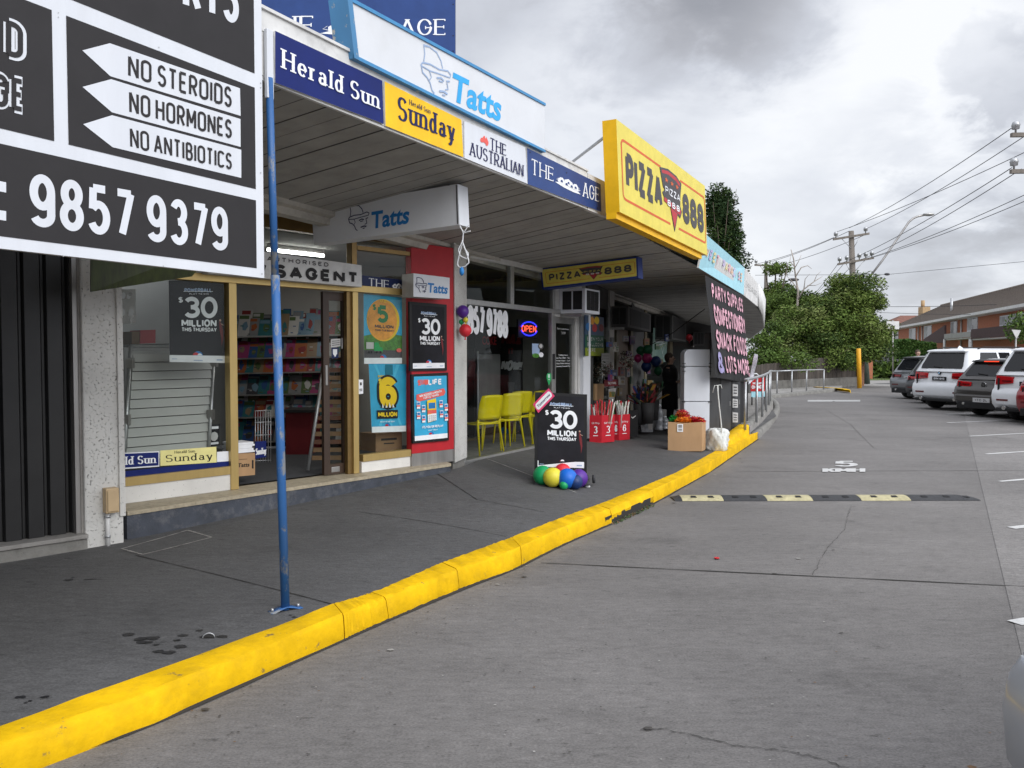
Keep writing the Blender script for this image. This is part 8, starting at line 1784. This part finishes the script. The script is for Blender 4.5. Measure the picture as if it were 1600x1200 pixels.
def wire(pts, r, label, group):
    mb = MB(); P = [Vector(p) for p in pts]
    if len(P) == 2:
        a, b = P; L_ = (b - a).length; P = [a.lerp(b, i / 18) - Vector((0, 0, .018 * L_ * 4 * (i / 18) * (1 - i / 18) * .5)) for i in range(19)]
    mb.tube(P, r, 'wire', 5); tag(mb.build('power_line', loc=pts[0]), label, 'wire', group)
YN = 25.
for (u0, v0, Ya, u1, v1, Yb_) in ((1327, 356, Y1, 1585, 197, YN), (1352, 358, Y1, 1620, 200, YN), (1308, 362, Y1, 1700, 190, YN)): wire((atY(u0, v0, Ya), atY(u1, v1, Yb_)), .014, 'upper power line from the big pole towards the right edge', 'upper power lines')
for (u0, v0, u1, v1) in ((1318, 410, 1581, 262), (1345, 406, 1596, 264), (1355, 404, 1690, 262), (1364, 402, 1720, 262)): wire((atY(u0, v0, Y1), atY(u1, v1, YN)), .014, 'lower power line from the big pole towards the right edge', 'lower power lines')
for (u0, v0, u1, v1) in ((1303, 371, 1180, 413), (1327, 361, 1197, 411), (1356, 365, 1216, 415)): wire((atY(u0, v0, Y1), atY(u1, v1, 62)), .016, 'upper power line between the big pole and the far pole', 'upper lines to the far pole')
for (u0, v0, u1, v1) in ((1310, 411, 1258, 474), (1320, 410, 1262, 470), (1340, 407, 1270, 466)): wire((atY(u0, v0, Y1), atY(u1, v1, 62)), .014, 'thin service line falling left from the lower crossarm', 'service lines on the left')
wire((atY(1180, 430, 58), atY(1385, 429, 60), atY(1660, 403, 50)), .014, 'single cable with a dark bead crossing the sky at mid height', 'cables')
wire((atY(1370, 479, 75), atY(1660, 470, 60)), .022, 'low cable over the roof of the brick flats, upper of two', 'low cables'); wire((atY(1370, 488, 75), atY(1660, 489, 60)), .018, 'low cable just above the brick flats, lower of two', 'low cables')
mb = MB(); mb.sphere(atY(1386, 428.5, 59.8), (.22, .08, .1), 'wire', 10, 6); tag(mb.build('cable_joint', loc=atY(1386, 428.5, 59.8)), 'dark bead on the single cable crossing the sky', 'cable joint')
# green electrical cabinet behind the yellow post
t = thing('pole_guard', 'tall grey green pole butt leaning behind the amber post', 'pole base', G(1352, 597)); M['gg'] = mat('grey_green', (.06, .085, .065), .7, var=.2); mb = MB(); a, b = G(1353, 599, .05), atY(1349, 538, 47.2); mb.tube([a, b], [.24, .20], 'gg', 12); mb.build('post', t)
# white sign on its pole, give way sign
Y = 47.; t = thing('street_sign', 'plain white back of a street sign on a thin pole', 'street sign', G(1395, 593)); mb = MB(); a = G(1395, 594, .05); mb.tube([a, atY(1395, 500, a.y)], .045, 'steel', 8); mb.build('pole', t); mb = MB(); slab4(mb, [atY(u, v, a.y - .06) for u, v in ((1385.5, 502), (1405, 502), (1405, 514.5), (1385.5, 514.5))], .03, 'whited'); mb.build('plate', t, bevel=.01)
Y = 40.; t = thing('give_way_sign', 'grey back of a triangular sign behind the white cars', 'street sign', atY(1588, 580, Y)); mb = MB(); mb.prism([atY(u, v, Y) for u, v in ((1580.5, 515), (1595, 516), (1588, 529.5))], (0, -.02, 0), 'alumw'); mb.build('plate', t); mb = MB(); a = atY(1588, 528, Y); mb.tube([(a.x, a.y + .03, 0), (a.x, a.y + .03, a.z)], .04, 'steel', 8); mb.build('pole', t)
# ================================================================== BRICK FLATS
def brick_mat(name, c1, c2, mortar):
    m = bpy.data.materials.new(name); m.use_nodes = True; t_ = m.node_tree; b = t_.nodes['Principled BSDF']; g = t_.nodes.new('ShaderNodeTexCoord'); mp = t_.nodes.new('ShaderNodeMapping'); mp.inputs['Rotation'].default_value = (math.pi / 2, 0, 0); t_.links.new(g.outputs['Object'], mp.inputs[0])
    br = t_.nodes.new('ShaderNodeTexBrick'); br.inputs['Scale'].default_value = 4; br.inputs['Color1'].default_value = (*c1, 1); br.inputs['Color2'].default_value = (*c2, 1); br.inputs['Mortar'].default_value = (*mortar, 1); br.inputs['Mortar Size'].default_value = .02; t_.links.new(mp.outputs[0], br.inputs[0]); t_.links.new(br.outputs['Color'], b.inputs[0]); b.inputs['Roughness'].default_value = .9; return m
M['brick'] = brick_mat('orange_brick', (.44, .14, .06), (.35, .105, .05), (.30, .20, .15)); M['tile'] = mat('roof_tiles', (.15, .122, .10), .85, var=.35, scale=7, bump=.8, bscale=4)
M['curtain'] = mat('window_curtain', (.35, .36, .37), .6, var=.35, scale=2)
c0, c1 = atY(1396, 600, 104), atY(1640, 600, 52); FBk = Frame(c0.x, c0.y, math.degrees(math.atan2(c1.x - c0.x, c1.y - c0.y)))
LB = (Vector((c1.x, c1.y, 0)) - Vector((c0.x, c0.y, 0))).length
t = thing('brick_flats', 'two storey orange brick flats with a dark tiled roof across the road', 'building', FBk.w(LB / 2, 0, 0), FBk.rot)
ze = FBk.P(1500, 497).z; 
def zrow(f): return f
XB = lambda u, v=500: FBk.X(u, v)
mb = MB(); mb.box(-.5, 0, -.1, LB, 9, ze, 'brick', FBk.T()); mb.build('wall', t)
mb = MB(); T_ = FBk.T(); rz = FBk.P(1600, 449).z; ridge0 = 3.0
ev = [T_(-1.1, -.8, ze), T_(LB + 1, -.8, ze), T_(LB + 1, 9.8, ze), T_(-1.1, 9.8, ze)]; rd = [T_(4.2, 4.5, ze + 2.7), T_(LB - 3, 4.5, ze + 2.7)]
nrow = 26
def hip(a, b, c, d_):
    for i in range(nrow):
        f0, f1 = i / nrow, (i + 1) / nrow; up = Vector((0, 0, .05)); p0, p1, p2, p3 = a.lerp(d_, f0), b.lerp(c, f0), b.lerp(c, f1), a.lerp(d_, f1); mb.face([p0 + up, p1 + up, p2, p3], 'tile'); mb.face([p0, p1, p1 + up, p0 + up], 'tile')
hip(ev[0], ev[1], rd[1], rd[0]); mb.face([ev[3], ev[0], rd[0]], 'tile'); mb.face([ev[1], ev[2], rd[1]], 'tile'); hip(ev[2], ev[3], rd[0], rd[1])
roof = mb.build('roof', t)
mb = MB()
for i in range(60): a = rd[0].lerp(rd[1], i / 60); b = rd[0].lerp(rd[1], (i + .85) / 60); mb.tube([a, b], .16, 'tile', 7)
mb.build('ridge_capping', roof)
mb = MB(); mb.box(-1.2, -.95, ze - .12, LB + 1.1, -.78, ze + .10, 'whited', T_); mb.box(-1.2, -.78, ze - .16, LB + 1.1, 0, ze - .13, 'whited', T_); mb.build('gutter', roof)
a = FBk.P(1442, 476, -4); mb = MB(); q = atY(1442, 470, 108); M['crick'] = mat('cream_brick', (.42, .29, .16), .9, var=.2); mb.box(q.x - .5, 107, ze + .5, q.x + .5, 108.2, atY(1442, 480, 108).z, 'crick'); ch_ = mb.build('chimney', roof); mb = MB(); z_ = atY(1442, 480, 108).z; mb.tube([(q.x, 108, z_), (q.x, 108, z_ + .9)], .25, 'crick', 8); mb.build('chimney_pot', roof)
for u, vt, nm in ((1487, 466, 'vent_pipe'),): a = atY(u, 480, 82); mb = MB(); mb.tube([a - Vector((0, 0, 1)), atY(u, vt, 82)], .13, 'galv', 8); mb.build(nm, roof)
def win(u0, v0, u1, v1, nl=2, name='window', m_='curtain'):
    x0_, x1_ = XB(u0, (v0 + v1) / 2), XB(u1, (v0 + v1) / 2); z1_, z0_ = FBk.P((u0 + u1) / 2, v0).z, FBk.P((u0 + u1) / 2, v1).z
    mb = MB(); lbox(mb, FBk, x0_, z0_, x1_, z1_, .05, .08, 'white'); w = mb.build(name, t); n = nl
    for i in range(n):
        a, b = x0_ + (x1_ - x0_) * (i / n) + .07, x0_ + (x1_ - x0_) * ((i + 1) / n) - .07; mb = MB(); lbox(mb, FBk, a, z0_ + .1, b, z1_ - .1, .056, .02, m_ if i % 2 == 0 else 'cglass'); mb.build('pane', w)
win(1397, 518, 1404, 533); win(1421, 513, 1431, 534, 2, 'glazed_door'); win(1444, 509, 1456, 530, 2); win(1486, 502, 1496, 522, 2); win(1512, 496, 1528, 518, 2); win(1563, 491, 1602, 508, 4)
for u in (1435, 1441, 1502): mb = MB(); a = FBk.P(u, 505, .1); mb.tube([(a.x, a.y, .5), (a.x, a.y, ze)], .07, 'alumw', 6); mb.build('downpipe', t)
M['maroon'] = mat('maroon_boards', (.055, .028, .028), .8, var=.3, scale=6)
def balc(u0, v0, u1, v1, mt, off=1.4, name='balcony'):
    x0_, x1_ = XB(u0, v1), XB(u1, v1); z1_, z0_ = FBk.P((u0 + u1) / 2, v0, off).z, FBk.P((u0 + u1) / 2, v1, off).z; x0_, x1_ = FBk.X(u0, v1, off), FBk.X(u1, v1, off)
    mb = MB(); lbox(mb, FBk, x0_, z0_, x1_, z1_, off, .12, mt); o_ = mb.build(name, t); mb = MB(); mb.box(x0_, -off + .13, z0_ - .12, x1_, 0, z0_ - .02, 'whited', T_); mb.build('slab', o_)
balc(1475, 520, 1516, 528, 'room'); balc(1517, 511, 1584, 527, 'maroon'); balc(1584, 508, 1630, 524, 'maroon')
for u in (1476, 1516, 1517.5): mb = MB(); a = FBk.P(u, 530, 1.35); mb.tube([(a.x, a.y, 0), (a.x, a.y, a.z)], .12, 'alumw', 8); mb.build('post', t)
mb = MB(); mb.face([FBk.P(1443, 530, 1.2), FBk.P(1476, 508, 1.2), FBk.P(1476, 535, 1.2), FBk.P(1443, 538, 1.2)][::-1], 'maroon'); o_ = mb.build('stair_side', t); md = o_.modifiers.new('s', 'SOLIDIFY'); md.thickness = .15
t = thing('brick_house', 'distant brick house with a terracotta roof behind the brick flats', 'house', atY(1410, 560, 118)); mb = MB(); a, b = atY(1395, 520, 118), atY(1425, 520, 118); mb.box(a.x - 1, 118, 0, b.x + 4, 126, a.z, 'brick'); mb.build('wall', t); M['terra'] = mat('terracotta', (.16, .07, .05), .85, var=.3, scale=3); mb = MB(); p = [Vector((a.x - 2, 117, a.z)), Vector((b.x + 6, 117, a.z)), Vector((b.x + 6, 127, a.z)), Vector((a.x - 2, 127, a.z))]; r0 = Vector((a.x + 3, 122, atY(1420, 493, 122).z)); r1 = Vector((b.x + 4, 122, r0.z)); mb.face([p[0], p[1], r1, r0], 'terra'); mb.face([p[3], p[0], r0], 'terra'); mb.face([p[2], p[3], r0, r1], 'terra'); mb.face([p[1], p[2], r1], 'terra'); mb.build('roof', t)
# hedge and garden wall before the flats
Yh = 62.; t = thing('clipped_hedge', 'long clipped green hedge in front of the brick flats', 'hedge', atY(1418, 560, Yh)); mb = MB(); a, b = atY(1372, 560, Yh), atY(1462, 560, Yh); zt2, zb2 = atY(1418, 535, Yh).z, atY(1418, 561, Yh).z
for i in range(15000):
    f = random.random(); side = random.random(); x = lerp(a.x, b.x, f); y = Yh + random.uniform(0, 2); z = random.uniform(zb2, zt2)
    if side < .55: y = Yh + random.uniform(-.08, .1)
    else: z = zt2 + random.uniform(-.12, .10)
    z += .12 * math.sin(x * 1.7) * (z - zb2) / (zt2 - zb2); p = Vector((x, y, z)); u1 = Vector((random.gauss(0, 1), random.gauss(0, 1), random.gauss(0, 1))).normalized() * .13; u2 = Vector((random.gauss(0, 1), random.gauss(0, 1), random.gauss(0, 1))).normalized() * .08; mb.face([p - u1, p - u2, p + u1, p + u2], LEAF['hedge' if random.random() < .6 else 'hedge2'])
mb.box(a.x + .1, Yh + .1, zb2, b.x - .1, Yh + 1.9, zt2 - .1, LEAF['dk']); mb.build('foliage', t)
t = thing('garden_wall', 'grey garden wall below the clipped hedge', 'wall', atY(1418, 580, Yh - 1.5)); mb = MB(); M['gw'] = mat('garden_wall_grey', (.10, .10, .11), .85, var=.15); a, b = atY(1364, 560, Yh - 1.5), atY(1480, 560, Yh - 1.5); mb.box(a.x, Yh - 1.5, -.1, b.x, Yh - 1.2, atY(1418, 561.5, Yh - 1.5).z, 'gw'); mb.box(a.x, Yh - 1.6, -.1, a.x + 1.2, Yh - 1.1, atY(1418, 542, Yh - 1.5).z, 'gw'); mb.build('body', t)
t = thing('letterbox_wall', 'low red brick wall between the grey wall and the fence', 'wall', atY(1362, 580, Yh - 4)); mb = MB(); a, b = atY(1354, 560, Yh - 4), atY(1364, 560, Yh - 4); mb.box(a.x, Yh - 4, 0, b.x, Yh - 3.7, atY(1358, 553, Yh - 4).z, 'brick'); mb.build('body', t)
bush('low_shrub', 'low dark shrubs along the foot of the grey garden wall', atY(1410, 577, Yh - 2.4), (3.2, .5, .45), 900, [LEAF['dk'], LEAF['md']], 'shrub')
bush('shrub', 'green shrub at the right edge in front of the flats', atY(1596, 512, 46), (.9, .8, .9), 900, [LEAF['md'], LEAF['hedge2'], LEAF['dk']], 'shrub')
# shops across the car park, behind the camera: their fronts are what the windows mirror
t = thing('opposite_shops', 'plain brick shop row across the car park behind the viewer', 'building', (9, -24, 0), R(-18)); mb = MB(); T2 = lambda x, y, z: Vector((9 + x * math.cos(R(-18)) - y * math.sin(R(-18)), -26 + x * math.sin(R(-18)) + y * math.cos(R(-18)), z)); mb.box(-30, -8, -.1, 40, 0, 4.6, 'brick', T2); mb.build('wall', t)
for i in range(9): mb = MB(); mb.box(-28 + 7 * i, .0, .4, -23 + 7 * i, .06, 2.7, 'cglass', T2); mb.build('window', t)
mb = MB(); mb.box(-30, .0, 3.1, 40, 2.2, 3.4, 'maroon', T2); mb.build('awning', t)
